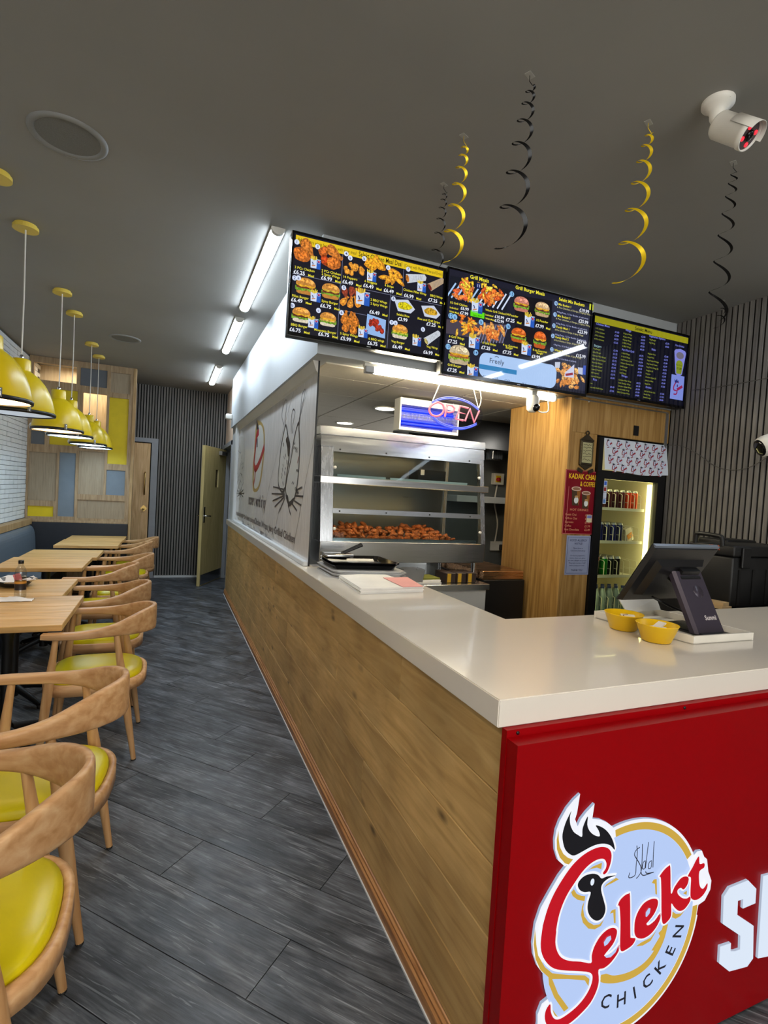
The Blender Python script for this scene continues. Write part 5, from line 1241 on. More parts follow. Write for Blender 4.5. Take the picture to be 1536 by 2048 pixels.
# ================================================================= things on the table
p = P(40, 1196, z=TZ)
bt = thing('drink_bottle', 'clear plastic drink bottle with black cap and dark label on the table', 'bottle', (p[0], p[1], TZ))
m_pet = glass('clear_plastic', (236, 236, 232), .05, .10)
obj('bottle_body', MB().lathe([(0, .003), (.026, .001), (.031, .008), (.031, .05), (.0295, .055), (.0295, .10), (.031, .105), (.028, .125), (.031, .15), (.026, .175), (.015, .195), (.0125, .205), (.0125, .214)], (p[0], p[1], TZ), 24), m_pet, bt)
obj('cap', MB().lathe([(.0135, .208), (.0145, .209), (.0145, .226), (.013, .228), (0, .228)], (p[0], p[1], TZ), 18), m_black, bt)
obj('wrap_label', MB().lathe([(.0305, .052), (.0300, .055), (.0300, .088), (.0305, .09)], (p[0], p[1], TZ), 24), plain('bottle_label', (34, 28, 28), .4), bt)
obj('gold_band', MB().lathe([(.0308, .09), (.0308, .104)], (p[0], p[1], TZ), 24), plain('label_gold', (186, 130, 50), .4), bt)
p = P(35, 1172, z=TZ)
bk = thing('food_basket', 'black oval food basket lined with white paper behind the bottle', 'basket', (p[0], p[1], TZ))
obj('bowl', MB().lathe([(0, .004), (.07, .002), (.085, .012), (.115, .045), (.112, .045), (.082, .014), (0, .009)], (p[0] - .02, p[1], TZ), 28), m_black, bk)
rr = random.Random(1); vs = []; n = 24
for k in range(n):
    a_ = 2 * PI * k / n; r_ = .118 + rr.uniform(-.012, .022); vs.append((p[0] - .02 + r_ * math.cos(a_), p[1] + r_ * math.sin(a_), TZ + .046 + rr.uniform(-.006, .012)))
vi = [(p[0] - .02 + .07 * math.cos(2 * PI * k / n), p[1] + .07 * math.sin(2 * PI * k / n), TZ + .016) for k in range(n)]
obj('paper_liner', MB().add(vs + vi + [(p[0] - .02, p[1], TZ + .014)], [(k, (k + 1) % n, n + (k + 1) % n, n + k) for k in range(n)] + [(n + k, n + (k + 1) % n, 2 * n) for k in range(n)], True), plain('white_paper', (232, 230, 226), .7), bk)
obj('red_carton', MB().obox((p[0] + .0, p[1] + .01, TZ + .045), (.9, .3, .3), (-.3, .95, 0), (-.3, 0, .95), .02, .03, .032), plain('pink_carton', (206, 96, 100), .5), bk)
p = P(30, 1199, z=TZ)
vs = []; fs = []; NX, NY = 14, 8; rr = random.Random(6)
for j in range(NY):
    for i in range(NX):
        a_, b_ = i / (NX - 1), j / (NY - 1)
        edge = .75 + .25 * math.sin(3 * a_ + 1)
        vs.append((p[0] - .14 + .24 * a_, p[1] - .075 + (.13 * b_) * edge, TZ + .002 + .024 * abs(math.sin(5.2 * a_ + 2.3 * b_)) * math.sin(PI * b_) * (1 - .5 * a_) + rr.uniform(0, .004)))
for j in range(NY - 1):
    for i in range(NX - 1): fs.append((j * NX + i, j * NX + i + 1, (j + 1) * NX + i + 1, (j + 1) * NX + i))
o = obj('paper_napkin', MB().add(vs, fs, True), MATS['white_paper']); tag(o, 'crumpled white paper napkin at the near edge of the table', 'napkin')
# ================================================================= kitchen shell
ZK = 2.272
ck = struct('ceiling_kitchen', MB().box(XA + .1, XR, YK + .16, 6.3, ZK + .012, ZK + .06), plain('dark_ceiling_grid', (40, 38, 34), .8), 'suspended tile ceiling of the kitchen', 'ceiling')
m_tile = plain('ceiling_tile', (196, 190, 176), .8, var=.04, scale=40)
gx = [XA + .1, 1.42, 2.02, 2.62, 3.22, XR]; gy = [YK + .16, 3.44, 4.04, 4.64, 5.24, 5.84, 6.3]
for i in range(5):
    for j in range(6):
        obj('ceiling_tile', MB().box(gx[i] + (.009 if i else 0), gx[i + 1] - .009, gy[j] + (.004 if j else 0), gy[j + 1] - .004, ZK, ZK + .012), m_tile, ck)
struct('wall_kitchen_back', MB().box(XA + .2, XR, 6.2, 6.3, 0, ZK + .05), m_steeldark, 'dark steel clad rear wall of the kitchen', 'wall')
struct('wall_kitchen_partition', MB().box(2.50, XR, 4.70, 4.78, 0, ZK), m_steeldark, 'steel clad kitchen partition with the red switch', 'wall')
for x, y, lb in ((1.77, 4.37, 'round white downlight in the kitchen ceiling nearer the bulkhead'), (1.79, 5.60, 'round white downlight deeper in the kitchen ceiling'), (3.05, 3.98, 'round white downlight behind the fridge housing')):  # the last one is added out of sight to brighten the steel partition
    t = thing('kitchen_downlight', lb, 'light', (x, y, ZK), 'kitchen downlights')
    obj('trim_ring', MB().lathe([(.085, 0), (.105, 0), (.103, -.010), (.085, -.008), (.085, 0)], (x, y, ZK), 32), m_whiteplastic, t)
    obj('lens', MB().lathe([(0, -.007), (.086, -.005)], (x, y, ZK), 32), glow('downlight_lens', (255, 250, 240), K_DOWN), t)
# tube light under the bulkhead
yl = 2.985
t = thing('tube_light', 'bright warm white tube light fixed under the bulkhead edge', 'light', (1.77, yl, ZB))
obj('spine', MB().box(1.055, 2.50, yl - .018, yl + .018, ZB - .016, ZB), m_whiteplastic, t)
obj('tube', MB().tube([(1.12, yl - .004, ZB - .036), (2.49, yl - .004, ZB - .036)], .020, 16), glow('kitchen_tube', (255, 240, 206), K_KITCHEN), t)
obj('end_cap', MB().cbox(1.06, 1.12, yl - .022, yl + .018, ZB - .056, ZB - .016, .004), m_alu, t)
obj('end_cap', MB().cbox(2.49, 2.508, yl - .022, yl + .018, ZB - .056, ZB - .016, .004), m_whiteplastic, t)
# small pan camera under the tube
p = P(1065, 812, y=2.95)
t = thing('security_camera', 'small white egg-shaped indoor camera hanging under the tube light', 'camera', (p[0], 2.95, p[2]))
obj('shell', MB().lathe([(0, .064), (.034, .060), (.042, .045), (.043, .0), (.038, -.034), (.024, -.052), (0, -.056)], (p[0], 2.95, p[2] + .01), 28), m_cam, t)
obj('eye', MB().lathe([(.0275, 0), (.026, .012), (.014, .021), (0, .024)], (p[0] + .006, 2.95 - .030, p[2] - .014), 20, (.1, -1, -.3)), m_blackgloss, t)
obj('hanger', MB().box(p[0] - .022, p[0] + .022, 2.935, 2.975, p[2] + .07, ZB), m_cam, t)
obj('lead', MB().tube(smooth_open([(p[0] + .04, 2.95, p[2] + .02), (p[0] + .05, 2.95, p[2] - .025), (p[0] + .09, 2.95, p[2] - .035), (p[0] + .14, 2.95, p[2] - .01), (p[0] + .12, 2.96, ZB)], 5), .004, 6), m_cam, t)
# ================================================================= OPEN sign
YO = 3.05
t = thing('open_sign', 'neon style OPEN sign with pink letters and blue oval hanging in the kitchen opening', 'sign', (1.74, YO, 2.0))
un = lambda a_, b_: P(780 + a_ / 4.267, 760 + b_ / 4.267, y=YO)
ec = un(565, 280)
obj('backing', MB().prism([(ec[0] + .212 * math.cos(2 * PI * k / 40), ec[2] + .118 * math.sin(2 * PI * k / 40)) for k in range(40)], lambda a_, b_, d: (a_, d, b_), YO + .004, YO + .008), glass('clear_acrylic', (240, 240, 250), .05, .02), t)
m_pink = glow('pink_tube', (255, 132, 150), .85, False); m_blue = glow('blue_tube', (66, 92, 250), .85, False)
def ntube(pts, m, name, r=.0072, sm=True, close=False):
    w3 = [un(a_, b_) for a_, b_ in pts]
    if sm: w3 = smooth_open(w3, 4)
    obj(name, MB().tube(w3, r, 8), m, t)
ntube([(395, 192), (355, 215), (335, 255), (355, 295), (400, 308), (440, 290), (460, 250), (448, 208), (410, 190), (392, 193)], m_pink, 'letter_o')
ntube([(468, 312), (488, 212), (530, 218), (552, 240), (540, 268), (505, 276), (482, 268)], m_pink, 'letter_p', sm=False)
ntube([(668, 240), (598, 222), (585, 275), (640, 290), (585, 275), (560, 330), (625, 345)], m_pink, 'letter_e', sm=False)
ntube([(640, 350), (682, 246), (718, 362), (762, 262)], m_pink, 'letter_n', sm=False)
for o_, dy in ((0, 0), (1, 12)): ntube([(360, 185 + dy), (420, 158 + dy), (500, 146 + dy), (590, 156 + dy), (680, 190 + dy), (755, 245 + dy)], m_blue, 'upper_arc', .0045)
for o_, dy in ((0, 0), (1, -12)): ntube([(365, 325 + dy), (430, 375 + dy), (520, 408 + dy), (610, 420 + dy), (690, 402 + dy), (738, 380 + dy)], m_blue, 'lower_arc', .0045)
for a_, b_ in (((360, 185), (440, 20)), ((755, 245), (700, 60))):
    p0, p1 = un(*a_), un(*b_); obj('hanging_cord', MB().tube([p0, (p1[0], YO, ZK)], .0028, 6), m_cordm, t)
p0 = un(755, 245); obj('power_lead', MB().tube(smooth_open([p0, p0 + np.array([.015, 0, .05]), p0 + np.array([.01, 0, .10]), (p0[0] - .01, YO, ZK)], 4), .003, 6), m_cordm, t)
# ================================================================= fly killer
YI = 3.70; x0, x1, z0, z1 = 1.632, 2.135, 2.015, 2.245
t = thing('fly_killer', 'hanging electric fly killer glowing blue with white frame', 'fly killer', (1.88, YI, 2.02))
obj('case', MB().box(x0, x1, YI + .08, YI + .10, z0, z1).box(x0 - .012, x0, YI - .01, YI + .10, z0 - .01, z1 + .008).box(x1, x1 + .012, YI - .01, YI + .10, z0 - .01, z1 + .008).box(x0, x1, YI - .01, YI + .10, z0 - .01, z0 + .012), m_whiteplastic, t)
obj('top_panel', MB().box(x0, x1, YI - .012, YI + .08, z1 - .045, z1 + .008), m_whiteplastic, t)
obj('reflector', MB().box(x0, x1, YI + .074, YI + .08, z0 + .012, z1 - .045), plain('uv_reflector', (40, 60, 190), .4), t)
g_uv = glow('uv_tube', (30, 60, 250), 1.3)
for zz in (z0 + .05, z0 + .075, z0 + .135, z0 + .155): obj('uv_tube', MB().tube([(x0 + .01, YI + .05, zz), (x1 - .01, YI + .05, zz)], .009, 10), g_uv, t)
gr = MB()
for k in range(46): xx = x0 + .008 + (x1 - x0 - .016) * k / 45; gr.box(xx - .0016, xx + .0016, YI + .012, YI + .015, z0 + .085, z0 + .13)
obj('charged_grid', gr, plain('grid_wire', (120, 124, 150), .4, .8), t)
gr = MB()
for k in range(7): zz = z0 + .02 + k * .026; gr.box(x0, x1, YI - .004, YI - .001, zz, zz + .002)
obj('guard', gr, m_black, t)
for xx in (x0 + .02, x1 - .02): obj('chain', MB().tube([(xx, YI + .04, z1), (xx, YI + .04, ZK)], .002, 6), m_alu, t)
# ================================================================= prep cabinet and heated display
t = thing('prep_cabinet', 'white kitchen cabinet with a steel top carrying the heated display', 'cabinet', (1.5, 3.5, 0))
obj('body', MB().box(.87, 2.125, 3.125, 4.05, 0, .858), plain('pale_grey_front', (196, 196, 192), .5), t)
obj('steel_top', MB().cbox(.87, 2.14, 3.10, 4.06, .858, .900, .003), m_steelx, t)
hc = thing('heated_display', 'stainless steel heated display cabinet filled with fried chicken', 'display cabinet', (1.57, 3.6, .9))
HX0, HX1, YBk = .93, 2.21, 3.95
def fy(z): return 3.30 + (z - 1.165) * .145          # sloping front
obj('base', MB().cbox(HX0, HX1, 3.30, YBk, 1.022, 1.165, .003), m_steelx, hc)
for xx in (HX0 + .06, HX1 - .05):
    for yy in (3.36, 3.88): obj('foot', MB().tube([(xx, yy, .90), (xx, yy, .93), (xx, yy, 1.022)], [.016, .016, .022], 10), m_steelz, hc)
def slab(x0, x1, z0, z1, th, off=0.0):
    return MB().add([(x0, fy(z0) - off, z0), (x1, fy(z0) - off, z0), (x1, fy(z1) - off, z1), (x0, fy(z1) - off, z1), (x0, fy(z0) + th, z0), (x1, fy(z0) + th, z0), (x1, fy(z1) + th, z1), (x0, fy(z1) + th, z1)],
                    [(0, 1, 2, 3), (4, 7, 6, 5), (0, 4, 5, 1), (2, 6, 7, 3), (0, 3, 7, 4), (1, 5, 6, 2)])
obj('side_panel', slab(HX0, HX0 + .085, 1.165, 1.80, .60), m_steelz, hc)
obj('upright', slab(HX1 - .035, HX1, 1.165, 1.80, .04, .002), m_steelz, hc)
obj('upright', MB().box(HX1 - .03, HX1, YBk - .03, YBk, 1.165, 1.80), m_steelz, hc)
obj('header', slab(HX0 - .005, HX1 + .004, 1.80, 1.88, YBk - fy(1.88), .006), m_steelx, hc)
obj('lid', slab(HX0 - .012, HX1 + .01, 1.88, 1.935, YBk - fy(1.9), .014), m_steelx, hc)
obj('mid_shelf', MB().cbox(HX0 - .012, HX1 + .022, fy(1.57) - .03, YBk, 1.552, 1.598, .003), m_steelx, hc)
for z_, h_ in ((1.352, .034), (1.768, .032)):
    rl = obj('window_rail', slab(HX0 + .085, HX1 - .035, z_, z_ + h_, .012, .006), m_steelx, hc)
    for k in range(4): obj('rail_screw', MB().lathe([(.006, 0), (.006, .002), (0, .003)], (HX0 + .13 + k * .34, fy(z_ + .016) - .006, z_ + .016), 8, (0, -1, 0)), m_black, rl)
m_gl = glass('display_glass', (222, 232, 234), .02, .006)
for z0, z1 in ((1.168, 1.352), (1.386, 1.552), (1.598, 1.768)): obj('window_pane', slab(HX0 + .087, HX1 - .037, z0 + .001, z1 - .001, .004, -.002), m_gl, hc)
for z_ in (1.25, 1.66):
    for xx in (HX0 + .095, HX1 - .045): obj('hinge_knob', MB().lathe([(.011, 0), (.011, .010), (.006, .014), (0, .014)], (xx, fy(z_), z_), 12, (0, -1, 0)), m_whiteplastic, hc)
obj('rear_panel', MB().box(HX0 + .085, HX1 - .03, YBk - .012, YBk, 1.165, 1.80), steel('dark_rear_panel', (96, 100, 102), .3, 0), hc)
for z_, nm in ((1.358, 'lower'), (1.782, 'upper')):
    obj('heat_lamp', MB().box(HX0 + .12, HX1 - .08, fy(z_) + .018, fy(z_) + .032, z_, z_ + .012), glow('heat_lamp_' + nm, (255, 200, 130), 26.0 if nm == 'lower' else 16.0), hc)
tr = thing('serving_pan', 'shallow steel pan heaped with fried chicken inside the heated display', 'pan', (1.6, 3.6, 1.166), 'pans in the heated display')
obj('pan_body', MB().box(HX0 + .10, HX1 - .06, 3.34, 3.86, 1.166, 1.170).box(HX0 + .10, HX1 - .06, 3.335, 3.342, 1.166, 1.186).box(HX0 + .10, HX1 - .06, 3.858, 3.865, 1.166, 1.186), m_steelx, tr)
for k, (a_, b_, yy, lb) in enumerate(((1.06, 1.42, 3.45, 'grey tray at the aisle end on the upper deck of the heated display'), (1.46, 2.10, 3.46, 'long grey tray on the upper deck of the heated display'))):
    o = thing('display_tray', lb, 'tray', ((a_ + b_) / 2, yy, 1.5985), 'trays on the upper deck')
    obj('tray_body', MB().cbox(a_, b_, yy - .03, yy + .30, 1.5985, 1.606, .003).box(a_, b_, yy - .034, yy - .026, 1.60, 1.618).box(a_, b_, yy + .296, yy + .304, 1.60, 1.618), plain('grey_tray_%d' % k, (176, 180, 180), .35), o)
o = thing('paper_box', 'small dark box with white ticket standing on the upper deck tray', 'box', (1.86, 3.60, 1.606)); obj('box_body', MB().cbox(1.74, 1.98, 3.55, 3.72, 1.607, 1.70, .004), m_black, o); obj('ticket', MB().box(1.76, 1.79, 3.546, 3.549, 1.66, 1.70), MATS['white_paper'], o)
# fried chicken pieces
m_fry = plain('fried_coating', (156, 86, 42), .5, var=.5, scale=45, bump=.9, bscale=70)
fry = []
for v_ in range(6):
    bm = bmesh.new(); bmesh.ops.create_icosphere(bm, subdivisions=2, radius=1)
    rr = random.Random(v_); ph = [rr.uniform(0, 6) for _ in range(6)]
    for q_ in bm.verts:
        n_ = q_.co.copy(); d = 1 + .16 * math.sin(4 * n_.x + ph[0]) + .14 * math.sin(5 * n_.y + ph[1]) + .12 * math.sin(6 * n_.z + ph[2]) + rr.uniform(-.07, .07)
        q_.co = Vector((n_.x * d * .034, n_.y * d * .024, n_.z * d * .019))
    me = MB().bm(bm, True).mesh('chicken_piece'); me.materials.append(m_fry); fry.append(me)
rr = random.Random(12); n_fr = 0
for layer in range(5):
    for k in range(50 - layer * 6):
        x = HX0 + .12 + (2.0 - HX0 - .12) * ((k + .5) / (50 - layer * 6)) + rr.uniform(-.02, .02)
        prof_h = (.62 + .3 * math.sin((x - 1.0) * 6.5) ** 2) * (1 if x < 1.82 else max(.2, 1 - (x - 1.82) * 4))
        if layer > prof_h * 5: continue
        y = 3.395 + layer * .035 + rr.uniform(0, .10) * (1 if layer < 2 else .5)
        o = bpy.data.objects.new('chicken_piece', fry[rr.randrange(6)]); COL.objects.link(o)
        o.location = (x, y, 1.182 + layer * .021); o.rotation_euler = (rr.uniform(-.6, .6), rr.uniform(-.6, .6), rr.uniform(0, 6.28)); s_ = rr.uniform(.62, .95); o.scale = (s_, s_, s_)
        tag(o, 'golden brown piece of fried chicken heaped in the heated display pan', 'chicken', 'fried chicken pieces in the display')
# ================================================================= things below and beside the display
p0 = P(805, 1128, y=3.16); p1 = P(846, 1165, y=3.16)
o = thing('steel_bin', 'small grey metal bin on the steel top under the display', 'bin', (p0[0] + .06, 3.2, .9)); obj('bin_body', MB().add([(p0[0], 3.13, 1.0), (p0[0] + .16, 3.13, 1.0), (p0[0] + .14, 3.13, .901), (p0[0] + .02, 3.13, .901), (p0[0], 3.26, 1.0), (p0[0] + .16, 3.26, 1.0), (p0[0] + .14, 3.26, .901), (p0[0] + .02, 3.26, .901)], [(0, 1, 2, 3), (4, 7, 6, 5), (0, 3, 7, 4), (1, 5, 6, 2), (3, 2, 6, 7)]), m_alu, o)
m_w = MATS['white_paper']
for k, (dz, cl, lb) in enumerate(((0, m_w, 'lower white paper bag pad under the heated display'), (.014, m_w, 'upper white paper bag pad under the heated display'), (.026, plain('olive_card', (110, 112, 40), .6), 'olive green folded bag on top of the white paper pads'))):
    a_ = .03 * k; o = obj('bag_pad', MB().obox((1.635, 3.20 + .012 * k, .907 + dz), (math.cos(a_), math.sin(a_), 0), (-math.sin(a_), math.cos(a_), 0), (0, 0, 1), .125, .075, .006), cl); tag(o, lb, 'paper', 'paper pads under the display')
m_by = plain('box_yellow', (206, 160, 40), .5); m_bb = plain('box_brown', (48, 34, 26), .5)
for k in range(3):
    x = 1.86 + k * .085; o = thing('sauce_box', ('dark sauce box with yellow end label nearest the paper pads', 'middle dark sauce box with yellow end label', 'dark sauce box with yellow end label by the display foot')[k], 'box', (x, 3.23, .9), 'sauce boxes under the display')
    obj('carton', MB().cbox(x - .038, x + .038, 3.17, 3.34, .9005, .968, .003), m_bb, o); obj('end_label', MB().box(x - .030, x - .002, 3.168, 3.17, .903, .965), m_by, o)
o = thing('under_counter_fryer', 'black appliance with copper lit top beside the white cabinet', 'appliance', (2.37, 3.5, 0))
obj('cabinet', MB().cbox(2.19, 2.56, 3.25, 3.95, 0, .90, .004), m_black, o); obj('top_tray', MB().cbox(2.19, 2.56, 3.27, 3.95, .90, .965, .004), steel('orange_lit_steel', (206, 160, 120), .25, 0), o)  # orange light on the steel top is put into its colour
# partition fittings
yp = 4.70
p = P(990, 958, y=yp)
t = thing('isolator_switch', 'grey switch box with red knob on yellow plate on the kitchen partition', 'switch', (p[0], yp, p[2]))
obj('box', MB().cbox(p[0] - .05, p[0] + .075, yp - .06, yp, p[2] - .06, p[2] + .06, .004), m_whiteplastic, t)
obj('yellow_plate', MB().box(p[0] - .03, p[0] + .03, yp - .064, yp - .06, p[2] - .035, p[2] + .035), plain('switch_yellow', (226, 196, 30), .4), t)
obj('red_knob', MB().lathe([(.02, 0), (.02, .03), (0, .03)], (p[0] - .008, yp - .064, p[2] - .006), 14, (0, -1, 0)), plain('switch_red', (190, 24, 22), .4), t)
p2 = P(993, 1092, y=yp)
o = obj('switch_cable', MB().tube(smooth_open([(p[0] + .02, yp - .02, p[2] - .06), (p[0] + .0, yp - .02, p[2] - .25), (p2[0] - .02, yp - .02, p2[2] + .25), (p2[0] - .04, yp - .02, p2[2] + .04)], 5), .009, 8), m_cordm); tag(o, 'pale cable dropping from the red switch to the socket', 'cable')
t = thing('wall_socket', 'white double wall socket with a black plug on the kitchen partition', 'socket', (p2[0], yp, p2[2]))
obj('face_plate', MB().cbox(p2[0] - .085, p2[0] + .085, yp - .014, yp, p2[2] - .05, p2[2] + .05, .003), m_whiteplastic, t); obj('plug', MB().cbox(p2[0] + .02, p2[0] + .075, yp - .05, yp - .014, p2[2] - .04, p2[2] + .02, .006), m_black, t)
p = P(985, 1000, y=4.45); o = thing('steel_shelf', 'narrow steel wall shelf on the kitchen partition', 'shelf', (p[0], 4.55, p[2]))
obj('shelf_board', MB().cbox(2.62, 3.4, 4.45, yp, p[2] - .035, p[2] + .03, .003), plain('satin_shelf_steel', (186, 188, 186), .35, .25), o)
# extractor hood at the back
t = thing('extractor_hood', 'black extractor hood deep in the kitchen', 'hood', (2.4, 4.6, 1.9))
obj('canopy', MB().add([(1.95, 4.25, 1.99), (3.55, 4.25, 1.99), (3.55, 4.68, 1.99), (1.95, 4.68, 1.99), (2.05, 4.35, ZK), (3.55, 4.35, ZK), (3.55, 4.68, ZK), (2.05, 4.68, ZK)], [(0, 1, 5, 4), (1, 2, 6, 5), (2, 3, 7, 6), (3, 0, 4, 7), (0, 3, 2, 1), (4, 5, 6, 7)]), m_black, t)
p = P(992, 880, y=4.35); obj('hood_lamp', MB().cbox(p[0] - .06, p[0] + .06, 4.30, 4.42, 1.90, 1.99, .006), m_steelz, t)
o = thing('cooking_range', 'steel cooking range at the rear kitchen wall', 'cooker', (1.9, 5.9, 0)); obj('range_body', MB().cbox(1.1, 2.45, 5.6, 6.195, 0, .92, .004), m_steelx, o); obj('splash_back', MB().cbox(1.1, 2.45, 6.15, 6.195, .92, 1.6, .004), m_steelz, o)
# ================================================================= trays, lids and papers on the worktop
m_gtray = plain('grey_serving_tray', (168, 170, 172), .35)
for k in range(5):
    z_ = ZT + .0005 + k * .0085
    rz = .012 * (k % 2)
    tr_ = MB(); poly = [(.86, 2.66), (1.20, 2.60), (1.245, 2.64), (1.245, 2.98), (1.215, 3.02), (.87, 3.04), (.835, 3.0), (.835, 2.70)]
    tr_.prism([(a_ + rz, b_) for a_, b_ in poly], lambda a_, b_, d: (a_, b_, d), z_, z_ + .0065)
    o = obj('serving_tray', tr_, m_gtray); tag(o, ('bottom', 'second', 'third', 'fourth', 'top')[k] + (' grey serving tray of the stack' if k else ' grey serving tray of the stack on the worktop') + ' by the mural end', 'tray', 'grey serving trays stacked on the worktop')
z_ = ZT + .0435
for k in range(2):
    c = z_ + k * .016; bt_ = MB(); n = 8
    a0 = [(.85, 2.70), (1.19, 2.65), (1.22, 2.68), (1.22, 2.96), (1.20, 2.99), (.87, 3.01), (.845, 2.98), (.84, 2.73)]
    mid = (1.03, 2.83); sh = lambda f_: [(mid[0] + (a_ - mid[0]) * f_, mid[1] + (b_ - mid[1]) * f_) for a_, b_ in a0]
    lay = [(sh(.9), c), (sh(1.0), c + .022), (sh(.97), c + .022), (sh(.88), c + .005)]
    vs = [(a_, b_, zz) for pl, zz in lay for a_, b_ in pl]; fs = [(i * n + q_, i * n + (q_ + 1) % n, (i + 1) * n + (q_ + 1) % n, (i + 1) * n + q_) for i in range(3) for q_ in range(n)] + [tuple(range(n))[::-1], tuple(range(3 * n, 4 * n))]
    o = thing('baking_tray', ('lower black baking tray on top of the grey trays', 'upper black baking tray on top of the grey trays')[k], 'tray', (1.03, 2.83, c), 'black baking trays'); obj('pan', bt_.add(vs, fs), m_blackgloss, o)
    if k == 0: obj('handle', MB().tube([(1.215, 2.80, c + .018), (1.255, 2.79, c + .018), (1.275, 2.79, c + .018)], .008, 8), m_black, o)
cb = z_ + .038
o = thing('steel_dish', 'small steel dish with black handled tongs on the black trays', 'dish', (.93, 2.93, cb)); obj('dish', MB().cbox(.855, 1.02, 2.87, 2.99, cb + .0005, cb + .022, .006, 2), m_steelx, o)
obj('tong_handle', MB().tube([(.965, 2.92, cb + .022), (1.08, 2.90, cb + .075)], .0085, 8).tube([(.965, 2.945, cb + .020), (1.085, 2.93, cb + .078)], .0085, 8), m_black, o)
m_pk = plain('pink_paper', (226, 160, 156), .7)
pa = [P(a_, b_, z=ZT) for a_, b_ in ((677, 1160), (720, 1189), (846, 1184), (760, 1156))]
o = thing('paper_pad', 'thick pad of white greaseproof sheets on the worktop', 'paper', (pa[0][0], pa[0][1], ZT)); poly = [(q_[0], q_[1]) for q_ in pa]
pad = MB()
for k in range(6): pad.prism([(a_ + .003 * ((k * 7) % 3), b_ + .002 * ((k * 5) % 3)) for a_, b_ in poly], lambda a_, b_, d: (a_, b_, d), ZT + .0005 + k * .0045, ZT + .0045 + k * .0045)
obj('sheets', pad, m_w, o)
pa = [P(a_, b_, z=ZT + .02) for a_, b_ in ((766, 1159), (806, 1178), (846, 1177), (815, 1158))]
o = obj('pink_sheet', MB().prism([(q_[0], q_[1]) for q_ in pa], lambda a_, b_, d: (a_, b_, d), ZT + .0285, ZT + .0305), m_pk); tag(o, 'pink receipt sheets lying on the white paper pad', 'paper')
# ================================================================= fridge housing
m_h = wood('oak_housing', (136, 100, 50), (162, 124, 68), (182, 146, 90), 2, 1.5, rough=.5, stretch=18, bump=.04, dist=.5)
fh = thing('fridge_housing', 'tall oak housing built around the drinks fridge', 'cabinet', (3.1, 3.2, 0))
obj('side_panel', MB().cbox(2.61, 2.635, YK + .002, 3.64, 0, ZB - .010, .002), m_h, fh)
obj('front_stile', MB().cbox(2.6355, 2.872, YK + .002, YK + .022, 0, 2.020, .002), m_h, fh)
obj('front_header', MB().cbox(2.6355, XR - .002, YK + .002, YK + .022, 2.0205, ZB - .001, .002), m_h, fh)
obj('edge_trim', MB().box(XR - .052, XR - .024, YK - .004, YK + .002, 1.98, ZB - .03).box(2.64, XR - .03, YK - .003, YK + .002, ZB - .028, ZB - .02), m_alu, fh)
p0, p1 = P(1268, 851, y=YK), P(1276, 872, y=YK)
o = obj('vent_plate', MB().box(p0[0], p1[0], YK - .004, YK + .002, p1[2], p0[2]), m_black, fh)
obj('hole_plug', MB().lathe([(.007, 0), (.007, .003), (0, .004)], (P(1178, 803, y=YK)[0], YK + .002, P(1178, 803, y=YK)[2]), 10, (0, -1, 0)), m_whiteplastic, fh)
# ================================================================= drinks fridge
fr = thing('drinks_fridge', 'black glass door drinks fridge with lit shelves', 'fridge', (3.22, 3.2, 0))
FX0, FX1, FY = 2.876, 3.570, 2.912
m_fin = plain('fridge_liner', (206, 200, 176), .5)
obj('carcass', MB().box(FX0, FX0 + .03, FY + .05, 3.55, 0, 2.005).box(FX1 - .03, FX1, FY + .05, 3.55, 0, 2.005).box(FX0, FX1, 3.52, 3.55, 0, 2.005).box(FX0, FX1, FY + .05, 3.55, 1.975, 2.005).box(FX0, FX1, FY + .05, 3.55, 0, .12), m_black, fr)
obj('liner', MB().box(FX0 + .03, FX0 + .04, FY + .06, 3.515, .12, 1.74).box(FX1 - .04, FX1 - .03, FY + .06, 3.515, .12, 1.74).box(FX0 + .03, FX1 - .03, 3.505, 3.515, .12, 1.74).box(FX0 + .03, FX1 - .03, FY + .06, 3.515, 1.735, 1.745), m_fin, fr)
DZ0, DZ1 = .13, 1.762
dr = obj('door_frame', MB().box(FX0, FX0 + .072, FY, FY + .045, DZ0, DZ1).box(FX1 - .075, FX1, FY, FY + .045, DZ0, DZ1).box(FX0 + .072, FX1 - .075, FY, FY + .045, 1.705, DZ1).box(FX0 + .072, FX1 - .075, FY, FY + .045, DZ0, .22), m_black, fr)
obj('door_glass', MB().box(FX0 + .072, FX1 - .075, FY + .018, FY + .024, .22, 1.705), glass('fridge_glass', (236, 240, 232), .02, .02), dr)
lx = 3.485
obj('led_strip', MB().box(lx - .012, lx + .012, FY + .052, FY + .075, .25, 1.69), glow('fridge_led', (255, 238, 170), 10.0), fr)
obj('led_strip', MB().box(FX0 + .06, FX1 - .09, FY + .050, FY + .062, 1.706, 1.722), MATS['fridge_led'], fr)  # bar along the top is added to light the shelf fronts
obj('led_strip', MB().box(FX0 + .042, FX0 + .054, FY + .052, FY + .066, .25, 1.69), MATS['fridge_led'], fr)
